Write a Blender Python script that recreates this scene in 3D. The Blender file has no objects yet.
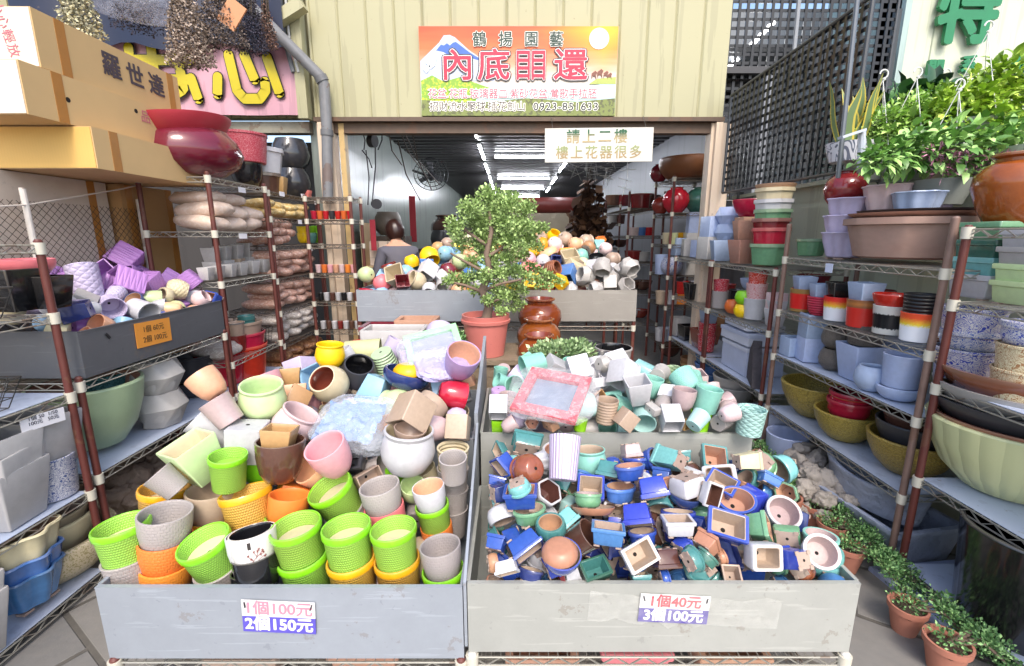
import bpy, bmesh, math, random
from mathutils import Vector, Matrix, Euler, noise
R = math.radians
random.seed(7)
sc = bpy.context.scene
COL = sc.collection

# ------------------------------------------------------------------ camera, light, exposure
CH, PITCH, FPX, VPX = 1.55, R(11.9), 460.0, 512.0
cam_d = bpy.data.cameras.new('camera')
cam = bpy.data.objects.new('camera', cam_d); COL.objects.link(cam)
cam.location = (0, 0, CH); cam.rotation_euler = (R(90) - PITCH, 0, 0)
cam_d.sensor_width = 36; cam_d.lens = 36 * FPX / 1024; cam_d.clip_end = 500; cam_d.clip_start = 0.05
sc.camera = cam
world = bpy.data.worlds.new('World'); sc.world = world; world.use_nodes = True
SUN_EL, SUN_AZ = R(48), R(172)          # azimuth: the sun stands behind the camera, to the right
nt = world.node_tree
bg = nt.nodes['Background']; sky = nt.nodes.new('ShaderNodeTexSky')
sky.sky_type = 'NISHITA'; sky.sun_disc = False; sky.sun_elevation = SUN_EL; sky.sun_rotation = SUN_AZ
sky.air_density = 1.0; sky.dust_density = 3.0; sky.ozone_density = 1.0
nt.links.new(sky.outputs[0], bg.inputs[0]); bg.inputs[1].default_value = 0.15
sun_d = bpy.data.lights.new('sun', 'SUN'); sun_d.energy = .9; sun_d.angle = R(18); sun_d.color = (1, .95, .88)
sun = bpy.data.objects.new('sun', sun_d); COL.objects.link(sun)
sd = Vector((math.sin(SUN_AZ) * math.cos(SUN_EL), math.cos(SUN_AZ) * math.cos(SUN_EL), math.sin(SUN_EL)))
sun.rotation_euler = sd.to_track_quat('Z', 'Y').to_euler()
sc.view_settings.view_transform = 'Standard'; sc.view_settings.look = 'None'
sc.view_settings.exposure = 1.27; sc.view_settings.gamma = 1.0; sc.view_settings.use_curve_mapping = False
sc.render.engine = 'CYCLES'
sc.cycles.max_bounces = 7; sc.cycles.transparent_max_bounces = 12
sc.cycles.use_denoising = True
sc.cycles.sample_clamp_indirect = 8

# ------------------------------------------------------------------ measuring help: the photograph's pixels as directions
CP, SP = math.cos(PITCH), math.sin(PITCH)
def ray(px, py):
    u, v = (px - VPX) / FPX, (333 - py) / FPX
    return Vector((u, CP + v * SP, -SP + v * CP))
CAM = Vector((0, 0, CH))
def atY(px, py, Y):
    d = ray(px, py); return CAM + d * (Y / d.y)
def atX(px, py, X):
    d = ray(px, py); return CAM + d * (X / d.x)
def onplane(px, py, z0, X0, Y0, ax, ay):            # z = z0 + ax (x-X0) + ay (y-Y0)
    d = ray(px, py)
    t = (z0 - ax * X0 - ay * Y0 - CH) / (d.z - ax * d.x - ay * d.y)
    return CAM + d * t
def depth(p):
    q = p - CAM; return q.y * CP - q.z * SP
def project(p):
    q = p - CAM
    zc = q.y * CP - q.z * SP
    if zc < 1e-4: return None
    return (VPX + FPX * q.x / zc, 333 - FPX * (q.y * SP + q.z * CP) / zc)

# ------------------------------------------------------------------ materials
def lin(h):
    h = h.lstrip('#'); o = []
    for i in (0, 2, 4):
        c = int(h[i:i + 2], 16) / 255
        o.append(c / 12.92 if c <= .04045 else ((c + .055) / 1.055) ** 2.4)
    return (*o, 1)
MATS = {}
class NT:
    def __init__(s, m): s.m = m; s.t = m.node_tree; s.n = s.t.nodes; s.p = s.n['Principled BSDF']
    def new(s, k, **kw):
        n = s.n.new(k)
        for a, b in kw.items(): setattr(n, a, b)
        return n
    def l(s, a, b): s.t.links.new(a, b)
    def math(s, op, a, b=None, c=None):
        n = s.new('ShaderNodeMath', operation=op)
        for i, x in enumerate((a, b, c)):
            if x is None: continue
            if isinstance(x, (int, float)): n.inputs[i].default_value = x
            else: s.l(x, n.inputs[i])
        return n.outputs[0]
    def mix(s, fac, a, b, blend='MIX'):
        n = s.new('ShaderNodeMix', data_type='RGBA', blend_type=blend)
        for i, x in ((0, fac), (6, a), (7, b)):
            if isinstance(x, (int, float, tuple)): n.inputs[i].default_value = x
            else: s.l(x, n.inputs[i])
        return n.outputs[2]
    def noise(s, scale, detail=3, co='Object', rough=.55):
        tc = s.new('ShaderNodeTexCoord'); n = s.new('ShaderNodeTexNoise')
        n.inputs['Scale'].default_value = scale; n.inputs['Detail'].default_value = detail; n.inputs['Roughness'].default_value = rough
        s.l(tc.outputs[co], n.inputs['Vector']); return n.outputs['Fac']
    def ramp(s, f, stops):
        n = s.new('ShaderNodeValToRGB'); cr = n.color_ramp
        while len(cr.elements) < len(stops): cr.elements.new(.5)
        for e, (p, c) in zip(cr.elements, stops): e.position = p; e.color = c
        s.l(f, n.inputs[0]); return n.outputs[0]
    def bump(s, h, strength=.3, dist=.01):
        b = s.new('ShaderNodeBump'); b.inputs['Strength'].default_value = strength; b.inputs['Distance'].default_value = dist
        s.l(h, b.inputs['Height']); s.l(b.outputs[0], s.p.inputs['Normal'])
    def uv(s):
        tc = s.new('ShaderNodeTexCoord'); x = s.new('ShaderNodeSeparateXYZ'); s.l(tc.outputs['UV'], x.inputs[0])
        return x.outputs[0], x.outputs[1], tc.outputs['UV']
def newmat(key):
    m = bpy.data.materials.new(key); m.use_nodes = True; MATS[key] = m; return NT(m)
def mul(c, k): return (c[0] * k, c[1] * k, c[2] * k, 1)

def mat(hexc, rough=.5, style='plain', metal=0.0, jit=.0, **kw):
    key = f'{style}_{hexc}_{rough}_{metal}_{jit}' + ''.join(f'_{k}{v}' for k, v in kw.items())
    if key in MATS: return MATS[key]
    N = newmat(key); c = lin(hexc); P = N.p
    P.inputs['Roughness'].default_value = rough; P.inputs['Metallic'].default_value = metal
    col = None
    if style == 'plain':
        f = N.noise(7, 5); g = N.noise(55, 4); col = N.mix(f, mul(c, .8), mul(c, 1.1)); col = N.mix(N.math('MULTIPLY', N.math('GREATER_THAN', g, .66), .22), col, mul(c, .55)); N.bump(g, .05, .003)
    elif style == 'glaze':      # fired glaze: mottled, a few darker runs, glossy
        f = N.noise(9, 5); g = N.noise(14, 4)
        col = N.mix(N.math('MULTIPLY', f, .9), mul(c, .72), mul(c, 1.22))
        col = N.mix(N.math('MULTIPLY', N.math('SMOOTH_MIN', g, .7, .1), .0), col, mul(c, .5))
        P.inputs['Coat Weight'].default_value = .4; P.inputs['Coat Roughness'].default_value = .08
        N.bump(f, .06, .01)
        ge = N.new('ShaderNodeNewGeometry'); e_ = N.math('MULTIPLY', N.math('MINIMUM', N.math('MAXIMUM', N.math('SUBTRACT', ge.outputs['Pointiness'], .56), 0.0), .08), 6.0); col = N.mix(e_, col, lin('#b9b0a2'))
    elif style == 'clay':
        f = N.noise(14, 5); g = N.noise(3, 3)
        col = N.mix(f, mul(c, .78), mul(c, 1.12)); col = N.mix(N.math('MULTIPLY', g, .3), col, (.5, .42, .36, 1))
        N.bump(N.noise(60, 3), .15, .004)
    elif style in ('weave', 'brick', 'quilt', 'ring', 'dots', 'flute', 'hammer'):
        u, v, uvv = N.uv(); a = kw.get('n', 40); b = kw.get('m', 12)
        if style == 'weave':
            row = N.math('FLOOR', N.math('MULTIPLY', v, b))
            uu = N.math('ADD', N.math('MULTIPLY', u, a), N.math('MULTIPLY', row, .5))
            h = N.math('MULTIPLY', N.math('ABSOLUTE', N.math('SINE', N.math('MULTIPLY', uu, math.pi))), N.math('ABSOLUTE', N.math('SINE', N.math('MULTIPLY', v, b * math.pi))))
            gap = N.math('LESS_THAN', h, .2)
            col = N.mix(N.math('MULTIPLY', gap, .3), c, mul(c, .5)); N.bump(h, .55, .004)
        elif style == 'brick':
            row = N.math('FLOOR', N.math('MULTIPLY', v, b))
            uu = N.math('ADD', N.math('MULTIPLY', u, a), N.math('MULTIPLY', row, .5))
            s1 = N.math('ABSOLUTE', N.math('SINE', N.math('MULTIPLY', uu, math.pi))); s2 = N.math('ABSOLUTE', N.math('SINE', N.math('MULTIPLY', v, b * math.pi)))
            h = N.math('MINIMUM', N.math('MULTIPLY', N.math('MINIMUM', s1, s2), 2.2), 1.0); col = c; N.bump(h, .4, .004)
        elif style == 'quilt':
            p = N.math('ADD', N.math('MULTIPLY', u, a), N.math('MULTIPLY', v, b)); q = N.math('SUBTRACT', N.math('MULTIPLY', u, a), N.math('MULTIPLY', v, b))
            h = N.math('MINIMUM', N.math('ABSOLUTE', N.math('SINE', N.math('MULTIPLY', p, math.pi))), N.math('ABSOLUTE', N.math('SINE', N.math('MULTIPLY', q, math.pi))))
            col = c; N.bump(h, .5, .006)
        elif style == 'ring':
            h = N.math('ABSOLUTE', N.math('SINE', N.math('MULTIPLY', v, b * math.pi))); col = c; N.bump(h, .6, .01)
        elif style == 'flute':
            h = N.math('ABSOLUTE', N.math('SINE', N.math('MULTIPLY', u, a * math.pi))); col = c; N.bump(h, .5, .008)
        elif style == 'hammer':
            vo = N.new('ShaderNodeTexVoronoi'); vo.inputs['Scale'].default_value = a; tc = N.new('ShaderNodeTexCoord'); N.l(tc.outputs['Object'], vo.inputs['Vector'])
            col = N.mix(N.math('MULTIPLY', vo.outputs['Distance'], 1.1), mul(c, 1.15), mul(c, .55)); N.bump(vo.outputs['Distance'], .6, .006)
        else:
            vo = N.new('ShaderNodeTexVoronoi'); vo.inputs['Scale'].default_value = a; N.l(uvv, vo.inputs['Vector'])
            col = N.mix(N.math('LESS_THAN', vo.outputs['Distance'], .3), c, lin(kw.get('c2', '#ffffff')))
    elif style == 'pattern':    # painted porcelain: swirls of a second colour
        c2 = lin(kw['c2']); sc_ = kw.get('n', 6)
        tc = N.new('ShaderNodeTexCoord'); w = N.new('ShaderNodeTexNoise'); w.inputs['Scale'].default_value = sc_; w.inputs['Detail'].default_value = 2; w.inputs['Distortion'].default_value = 1.6
        N.l(tc.outputs['Object'], w.inputs['Vector'])
        s = N.math('ABSOLUTE', N.math('SINE', N.math('MULTIPLY', w.outputs['Fac'], 26.0)))
        col = N.mix(N.math('LESS_THAN', s, kw.get('t', .5)), c, c2)
    elif style == 'speck':
        g = N.noise(kw.get('n', 70), 2); f = N.noise(6, 3)
        col = N.mix(N.math('MULTIPLY', N.math('GREATER_THAN', g, .55), .8), mul(c, 1.0), lin(kw.get('c2', '#ffffff'))); col = N.mix(N.math('MULTIPLY', f, .5), col, mul(c, .6))
        N.bump(g, .25, .004)
    elif style == 'rust':
        f = N.noise(16, 6); g = N.noise(5, 4)
        col = N.mix(f, mul(c, .7), mul(c, 1.25)); col = N.mix(N.math('MULTIPLY', N.math('GREATER_THAN', g, .58), .5), col, lin('#6b4a35')); N.bump(f, .2, .002)
    elif style == 'flame':      # red rim running through yellow into white
        u, v, _ = N.uv(); n = N.noise(26, 2)
        t = N.math('ADD', v, N.math('MULTIPLY', N.math('SUBTRACT', n, .5), .22))
        col = N.ramp(t, [(.0, lin('#eef0f5')), (.52, lin('#eef0f5')), (.6, lin('#f6d23a')), (.72, lin('#f39a3a')), (.84, lin('#e8402e')), (1, lin('#e2352c'))])
    elif style == 'zones':      # glaze bands by height of the pot
        u, v, _ = N.uv(); n = N.noise(18, 2)
        t = N.math('ADD', v, N.math('MULTIPLY', N.math('SUBTRACT', n, .5), kw.get('w', .08)))
        st = kw['z'].split('|'); stops = []
        for s in st: p, h = s.split(':'); stops.append((float(p), lin(h)))
        col = N.ramp(t, stops); P.inputs['Coat Weight'].default_value = .3
    elif style == 'card':
        f = N.noise(3, 5); w = N.new('ShaderNodeTexWave'); w.inputs['Scale'].default_value = 22; tc = N.new('ShaderNodeTexCoord'); N.l(tc.outputs['Object'], w.inputs['Vector'])
        col = N.mix(f, mul(c, .82), mul(c, 1.1)); col = N.mix(N.math('MULTIPLY', w.outputs['Fac'], .08), col, mul(c, .7))
    elif style == 'stone':
        f = N.noise(5, 8, rough=.65); g = N.noise(26, 5)
        col = N.mix(f, mul(c, .55), mul(c, 1.35)); col = N.mix(N.math('MULTIPLY', g, .5), col, mul(c, .5)); N.bump(g, .7, .02)
    elif style == 'steel':      # painted sheet steel, scuffed
        f = N.noise(2.2, 8, rough=.72); g = N.noise(30, 4)
        tc = N.new('ShaderNodeTexCoord'); mp = N.new('ShaderNodeMapping'); mp.inputs['Scale'].default_value = (3, 3, 60); mp.inputs['Rotation'].default_value = (.1, .25, 0); N.l(tc.outputs['Object'], mp.inputs[0])
        scr = N.new('ShaderNodeTexNoise'); scr.inputs['Scale'].default_value = 1.0; scr.inputs['Detail'].default_value = 6; N.l(mp.outputs[0], scr.inputs['Vector'])
        col = N.mix(f, mul(c, .68), mul(c, 1.22)); col = N.mix(N.math('MULTIPLY', N.math('GREATER_THAN', g, .69), .35), col, mul(c, .6)); col = N.mix(N.math('MULTIPLY', N.math('GREATER_THAN', scr.outputs['Fac'], .63), .3), col, mul(c, 1.45)); col = N.mix(N.math('MULTIPLY', N.math('GREATER_THAN', N.noise(5, 7, rough=.75), .62), .35), col, lin('#7d6f60'))
        N.bump(f, .12, .01)
    elif style == 'wall':
        f = N.noise(.8, 6, rough=.65); tc = N.new('ShaderNodeTexCoord'); mp = N.new('ShaderNodeMapping'); mp.inputs['Scale'].default_value = (9, 9, .5); N.l(tc.outputs['Object'], mp.inputs[0])
        s = N.new('ShaderNodeTexNoise'); s.inputs['Scale'].default_value = 1.2; s.inputs['Detail'].default_value = 5; N.l(mp.outputs[0], s.inputs['Vector'])
        col = N.mix(f, mul(c, .88), mul(c, 1.08)); col = N.mix(N.math('MULTIPLY', N.math('GREATER_THAN', s.outputs['Fac'], .58), .28), col, mul(c, .55)); col = N.mix(N.math('MULTIPLY', N.math('GREATER_THAN', N.noise(26, 5), .7), .4), col, lin('#6e5a44'))
    elif style == 'leaf':
        oi = N.new('ShaderNodeNewGeometry'); r = oi.outputs['Random Per Island']
        col = N.ramp(r, [(0, mul(c, .45)), (.5, c), (1, mul(lin(kw.get('c2', hexc)), 1.35))])
        P.inputs['Subsurface Weight'].default_value = 0
    if jit:
        oi = N.new('ShaderNodeObjectInfo'); hs = N.new('ShaderNodeHueSaturation')
        N.l(N.math('ADD', .5 - .012 * jit, N.math('MULTIPLY', oi.outputs['Random'], .024 * jit)), hs.inputs['Hue'])
        N.l(N.math('ADD', 1 - .13 * jit, N.math('MULTIPLY', oi.outputs['Random'], .26 * jit)), hs.inputs['Value'])
        if isinstance(col, tuple): hs.inputs['Color'].default_value = col
        else: N.l(col, hs.inputs['Color'])
        col = hs.outputs[0]
    if isinstance(col, tuple): P.inputs['Base Color'].default_value = col
    else: N.l(col, P.inputs['Base Color'])
    return N.m
def emit(hexc, s):
    key = f'emit_{hexc}_{s}'
    if key in MATS: return MATS[key]
    N = newmat(key); N.p.inputs['Emission Color'].default_value = lin(hexc); N.p.inputs['Emission Strength'].default_value = s; return N.m
def film(key, tint='#eef2f8', alpha=.32, rough=.18):
    if key in MATS: return MATS[key]
    N = newmat(key); P = N.p
    P.inputs['Base Color'].default_value = lin(tint); P.inputs['Roughness'].default_value = rough
    f = N.noise(22, 4); N.l(N.math('ADD', alpha - .15, N.math('MULTIPLY', f, .3)), P.inputs['Alpha']); N.bump(N.noise(30, 3), .8, .02)
    return N.m

# ------------------------------------------------------------------ mesh building
class MB:
    def __init__(s): s.v, s.f, s.m, s.u = [], [], [], []
    def add(s, vs, fs, m=0, uv=None):
        o = len(s.v); s.v.extend([tuple(v) for v in vs])
        for i, f in enumerate(fs):
            s.f.append(tuple(o + k for k in f)); s.m.append(m if isinstance(m, int) else m[i]); s.u.append(uv[i] if uv else None)
        return s
    def box(s, c, d, m=0, rot=None):
        x, y, z = d[0] / 2, d[1] / 2, d[2] / 2
        vs = [Vector(p) for p in ((-x, -y, -z), (x, -y, -z), (x, y, -z), (-x, y, -z), (-x, -y, z), (x, -y, z), (x, y, z), (-x, y, z))]
        if rot is not None: vs = [rot @ v for v in vs]
        c = Vector(c)
        return s.add([v + c for v in vs], [(0, 3, 2, 1), (4, 5, 6, 7), (0, 1, 5, 4), (1, 2, 6, 5), (2, 3, 7, 6), (3, 0, 4, 7)], m)
    def cyl(s, a, b, r, n=8, m=0, r1=None, cap=True):
        a, b = Vector(a), Vector(b); d = (b - a).normalized(); r1 = r if r1 is None else r1
        p = d.orthogonal().normalized(); q = d.cross(p); vs = []
        for c, rr in ((a, r), (b, r1)):
            for k in range(n):
                t = 2 * math.pi * k / n; vs.append(c + (p * math.cos(t) + q * math.sin(t)) * rr)
        fs = [(k, (k + 1) % n, n + (k + 1) % n, n + k) for k in range(n)]
        if cap: fs += [tuple(range(n - 1, -1, -1)), tuple(range(n, 2 * n))]
        return s.add(vs, fs, m)
    def tube(s, pts, r, n=6, m=0):
        pts = [Vector(p) for p in pts]; vs = []; N_ = len(pts)
        ref = None
        for i, p in enumerate(pts):
            d = (pts[min(i + 1, N_ - 1)] - pts[max(i - 1, 0)]).normalized()
            if ref is None: ref = d.orthogonal().normalized()
            a = (ref - d * ref.dot(d)).normalized(); ref = a; b = d.cross(a)
            rr = r[i] if isinstance(r, (list, tuple)) else r
            for k in range(n):
                t = 2 * math.pi * k / n; vs.append(p + (a * math.cos(t) + b * math.sin(t)) * rr)
        fs = [(i * n + k, i * n + (k + 1) % n, (i + 1) * n + (k + 1) % n, (i + 1) * n + k) for i in range(N_ - 1) for k in range(n)]
        fs += [tuple(range(n - 1, -1, -1)), tuple(range((N_ - 1) * n, N_ * n))]
        return s.add(vs, fs, m)
    def prism(s, poly, z0, z1, m=0, f=None):          # poly: (x, z) outline extruded along y from z0 to z1
        n = len(poly); vs = [(x, z0, z) for x, z in poly] + [(x, z1, z) for x, z in poly]
        fs = [(k, (k + 1) % n, n + (k + 1) % n, n + k) for k in range(n)] + [tuple(range(n - 1, -1, -1)), tuple(range(n, 2 * n))]
        return s.add(vs, fs, m)
    def rock(s, c, r, m=0, seed=0, sub=2, squash=(1, 1, .8)):
        bm = bmesh.new(); bmesh.ops.create_icosphere(bm, subdivisions=sub, radius=1)
        for v in bm.verts:
            p = v.co.copy(); k = 1 + .38 * noise.noise(p * 1.3 + Vector((seed * 3.1, seed, 0))) + .2 * noise.noise(p * 3.2 + Vector((seed, 0, seed))) + .14 * noise.noise(p * 6 + Vector((0, seed, 0))) + (.13 * abs(noise.noise(p * 13 + Vector((seed, seed, 0)))) if sub > 3 else 0)
            v.co = Vector((p.x * squash[0], p.y * squash[1], p.z * squash[2])) * k * r + Vector(c)
        bm.verts.index_update(); s.add([v.co.copy() for v in bm.verts], [tuple(v.index for v in f.verts) for f in bm.faces], m); bm.free(); return s
    def mesh(s, name, mats, smooth=True, ang=35):
        me = bpy.data.meshes.new(name); me.from_pydata(s.v, [], s.f)
        for m in (mats if isinstance(mats, (list, tuple)) else [mats]): me.materials.append(m)
        me.polygons.foreach_set('material_index', s.m)
        if any(u is not None for u in s.u):
            ul = me.uv_layers.new(name='UVMap'); i = 0
            for p, u in zip(me.polygons, s.u):
                for k in range(p.loop_total):
                    ul.data[p.loop_start + k].uv = u[k] if u else (0, 0)
        me.validate(); me.update()
        if smooth:
            me.shade_smooth(); me.set_sharp_from_angle(angle=R(ang))
        return me
def put(name, me, parent=None, loc=(0, 0, 0), rot=None):
    o = bpy.data.objects.new(name, me); COL.objects.link(o); o.location = loc
    if rot is not None:
        o.rotation_mode = 'QUATERNION' if not isinstance(rot, (tuple, list, Euler)) else 'XYZ'
        if o.rotation_mode == 'QUATERNION': o.rotation_quaternion = rot
        else: o.rotation_euler = rot
    if parent: o.parent = parent
    return o
def tag(o, label, cat, group=None):
    o['label'] = label; o['category'] = cat
    if group: o['group'] = group
    return o
def thing(name, label, cat, loc=(0, 0, 0), rot=None, group=None):
    o = put(name, None, None, loc, rot); o.empty_display_size = .05
    return tag(o, label, cat, group)
def struct(name, me, loc=(0, 0, 0)):
    o = put(name, me, None, loc); o['kind'] = 'structure'; return o
def copy_tree(o, parent=None):
    c = o.copy(); COL.objects.link(c)
    if parent: c.parent = parent
    for ch in o.children: copy_tree(ch, c)
    return c
_font_cache = {}
def text_mesh(name, s, size, m, ext=.0012, bold=0.0, align='CENTER', spacing=1.0, shear=0.0):
    fat, bold = bold, 0.0
    cu = bpy.data.curves.new(name, 'FONT'); cu.body = s; cu.size = size; cu.align_x = align; cu.align_y = 'CENTER'
    cu.extrude = ext; cu.offset = bold; cu.space_character = spacing; cu.shear = shear; cu.resolution_u = 4
    ob = bpy.data.objects.new(name, cu); me = bpy.data.meshes.new_from_object(ob)
    bpy.data.objects.remove(ob); bpy.data.curves.remove(cu)
    if fat:                                         # heavier letters: the same outline set several times side by side
        vs = [tuple(v.co) for v in me.vertices]; fs = [tuple(p.vertices) for p in me.polygons]; b = MB()
        n = 8 if fat > .004 else 6
        for k in range(n):
            a = 2 * math.pi * k / n; b.add([(x + fat * math.cos(a), y + fat * math.sin(a), z + .00006 * k) for x, y, z in vs], fs)
        b.add([(x, y, z + .00006 * n) for x, y, z in vs], fs); bpy.data.meshes.remove(me); me = b.mesh(name, m, smooth=False)
    me.materials.clear(); me.materials.append(m); me.name = name
    return me
FACE_CAM = Euler((R(90), 0, 0))                   # a text that stands upright and looks towards -Y
# ------------------------------------------------------------------ the setting: ground, walls, shop hall
def flag_ground():
    N = newmat('slate_ground'); P = N.p
    tc = N.new('ShaderNodeTexCoord'); mp = N.new('ShaderNodeMapping'); mp.inputs['Rotation'].default_value = (0, 0, R(33)); N.l(tc.outputs['Object'], mp.inputs[0])
    br = N.new('ShaderNodeTexBrick'); br.inputs['Scale'].default_value = 1.0; br.inputs['Brick Width'].default_value = .62; br.inputs['Row Height'].default_value = .36; br.inputs['Mortar Size'].default_value = .012; br.inputs['Mortar Smooth'].default_value = .3; br.inputs['Bias'].default_value = 0
    br.inputs['Color1'].default_value = lin('#8d8a86'); br.inputs['Color2'].default_value = lin('#6f7072'); br.inputs['Mortar'].default_value = lin('#35332f')
    N.l(mp.outputs[0], br.inputs['Vector'])
    f = N.noise(2.5, 8, rough=.7); g = N.noise(18, 6)
    c = N.mix(N.math('MULTIPLY', f, .7), br.outputs['Color'], lin('#5c5a55')); c = N.mix(N.math('MULTIPLY', g, .3), c, lin('#a29a8e'))
    N.l(c, P.inputs['Base Color']); P.inputs['Roughness'].default_value = .62
    h = N.math('ADD', N.math('MULTIPLY', br.outputs['Fac'], -1.0), N.math('MULTIPLY', g, .5)); N.bump(h, .5, .012)
    return N.m
g = MB(); g.add([(-60, -60, 0), (60, -60, 0), (60, 4.6, 0), (-60, 4.6, 0)], [(0, 1, 2, 3)])
struct('ground', g.mesh('ground', flag_ground(), smooth=False))
g = MB(); g.add([(-60, 4.6, 0), (60, 4.6, 0), (60, 60, 0), (-60, 60, 0)], [(0, 1, 2, 3)])
struct('floor', g.mesh('floor', mat('#6d6a66', .4, 'stone'), smooth=False))

CREAM = mat('#a9a583', .5, 'wall'); CREAM_D = mat('#9c9674', .55, 'wall'); DARK_TRIM = mat('#5c4a3c', .6, 'rust')
def ribbed(x0, x1, z0, z1, y, pitch, depth, m, thick=.05):
    b = MB(); n = max(1, round((x1 - x0) / pitch)); w = (x1 - x0) / n; pts = []
    for i in range(n):
        a = x0 + i * w; pts += [(a, y), (a + w * .06, y + depth), (a + w * .12, y)]
    pts.append((x1, y))
    vs = [(x, yy, z0) for x, yy in pts] + [(x, yy, z1) for x, yy in pts]; k = len(pts)
    b.add(vs, [(i, i + 1, k + i + 1, k + i) for i in range(k - 1)])
    b.box(((x0 + x1) / 2, y + depth + .03 + thick / 2, (z0 + z1) / 2), (x1 - x0, thick, z1 - z0))
    return b
FY = 4.6
fac = thing('facade_wall', 'cream vertical sheet metal wall above the open shop front', 'wall', (0, FY, 0))
b = ribbed(-1.83, 1.96, 2.625, 4.6, 0, .26, .012, CREAM); put('cladding', b.mesh('cladding', CREAM, ang=20), fac)
b = MB(); b.box((.065, .02, 2.605), (3.79, .14, .036)); b.box((.065, .06, 2.54), (3.6, .1, .09)); put('lintel_trim', b.mesh('lintel_trim', DARK_TRIM), fac)
b = MB(); b.cyl((-1.65, .2, 2.58), (1.9, .2, 2.58), .06, 14); put('shutter_roll', b.mesh('shutter_roll', mat('#4a413c', .5, 'rust')), fac)
for x, w in ((-1.745, .15), (1.96, .2)):
    b = MB(); b.box((x, .05, 1.29), (w, .12, 2.58)); b.box((x - w * .2, -.03, 1.29), (w * .3, .04, 2.58)); put('jamb', b.mesh('jamb', mat('#d8c3ab', .55, 'wall')), fac)
b = MB(); b.box((-1.6, .05, 1.29), (.05, .09, 2.58)); put('shutter_rail', b.mesh('shutter_rail', mat('#bfa26e', .5, 'rust')), fac)
# the wing of the wall on the left with finer ribs and a dark gap under it
wing = thing('facade_wing', 'ribbed cream sheet wall left of the drain pipe behind the pink banner', 'wall', (0, FY, 0))
b = ribbed(-7.0, -1.86, 2.63, 4.8, .03, .085, .02, CREAM_D); put('cladding', b.mesh('cladding', CREAM_D, ang=20), wing)
b = MB(); b.box((-4.45, .08, 2.55), (5.1, .12, .1)); put('gutter', b.mesh('gutter', mat('#8d8878', .5, 'rust')), wing)
b = MB(); b.box((-4.45, .5, 1.25), (5.1, .05, 2.5)); put('shutter', b.mesh('shutter', mat('#3a3634', .6, 'wall')), wing)
b = MB(); b.box((-1.9, -.05, 3.55), (.09, .1, 1.9)); b.box((-1.93, -.16, 3.42), (.32, .1, .09), 0, Matrix.Rotation(R(-28), 3, 'Y')); put('corner_post', b.mesh('corner_post', CREAM), wing)

# hall: side walls, ceiling, far wall
HW0, HW1, HD, HZ = -1.83, 2.35, 19.0, 3.02
b = MB(); b.box((HW0 - .05, (FY + HD) / 2 + .1, HZ / 2), (.1, HD - FY, HZ)); struct('hall_wall', b.mesh('hall_wall', mat('#87908b', .25, 'wall'), smooth=False))
b = MB(); b.box((HW1 + .05, (FY + HD) / 2 + .1, HZ / 2), (.1, HD - FY, HZ)); struct('hall_wall', b.mesh('hall_wall', mat('#74777e', .5, 'wall'), smooth=False))
b = MB(); b.box(((HW0 + HW1) / 2, HD + .2, HZ / 2), (HW1 - HW0, .1, HZ)); struct('hall_wall', b.mesh('hall_wall', mat('#8a8378', .6, 'wall'), smooth=False))
b = MB(); pts = []; n = 60
for i in range(n):
    y = FY + .2 + i * (HD - FY) / n; w = (HD - FY) / n; pts += [(y, HZ), (y + w * .45, HZ), (y + w * .5, HZ - .05), (y + w * .95, HZ - .05)]
k = len(pts); b.add([(HW0 - .1, y, z) for y, z in pts] + [(HW1 + .1, y, z) for y, z in pts], [(i, k + i, k + i + 1, i + 1) for i in range(k - 1)])
b.box(((HW0 + HW1) / 2, (FY + HD) / 2 + .2, HZ + .08), (HW1 - HW0 + .4, HD - FY, .06))
struct('ceiling', b.mesh('ceiling', mat('#3a393b', .38, 'plain'), ang=20))

# fluorescent tubes in the hall
def tube_lamp(p, L, along, label):
    t = thing('tube_lamp', label, 'lamp', p, None, 'fluorescent tubes on the hall ceiling')
    d = Vector((0, L / 2, 0)) if along == 'y' else Vector((L / 2, 0, 0))
    b = MB(); b.cyl(-d, d, .016, 10); put('tube', b.mesh('tube', emit('#f4f7ff', 30)), t)
    b = MB(); b.box((0, 0, .03), (.05, L, .022) if along == 'y' else (L, .05, .022)); put('fitting', b.mesh('fitting', mat('#d8d8d8', .4)), t)
    return t
names = ['nearest', 'second', 'third', 'fourth', 'fifth', 'sixth', 'seventh']
for i in range(6): tube_lamp((-.5 - .012 * i, 6.3 + i * 1.9, 2.92), 1.25, 'y', f'bright ceiling tube, {names[i]} of the left row running into the hall')
for i in range(4): tube_lamp((1.0 + .03 * i, 7.6 + i * 2.3, 2.92), 1.25, 'y', f'bright ceiling tube, {names[i]} of the right row running into the hall')
for i, y in enumerate((8.6, 11.7, 14.2, 17.0)): tube_lamp((.25 + .03 * i, y, 2.92), 1.25 if i else 1.1, 'x', f'bright crosswise ceiling tube, {names[i]} from the shop front')

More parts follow.
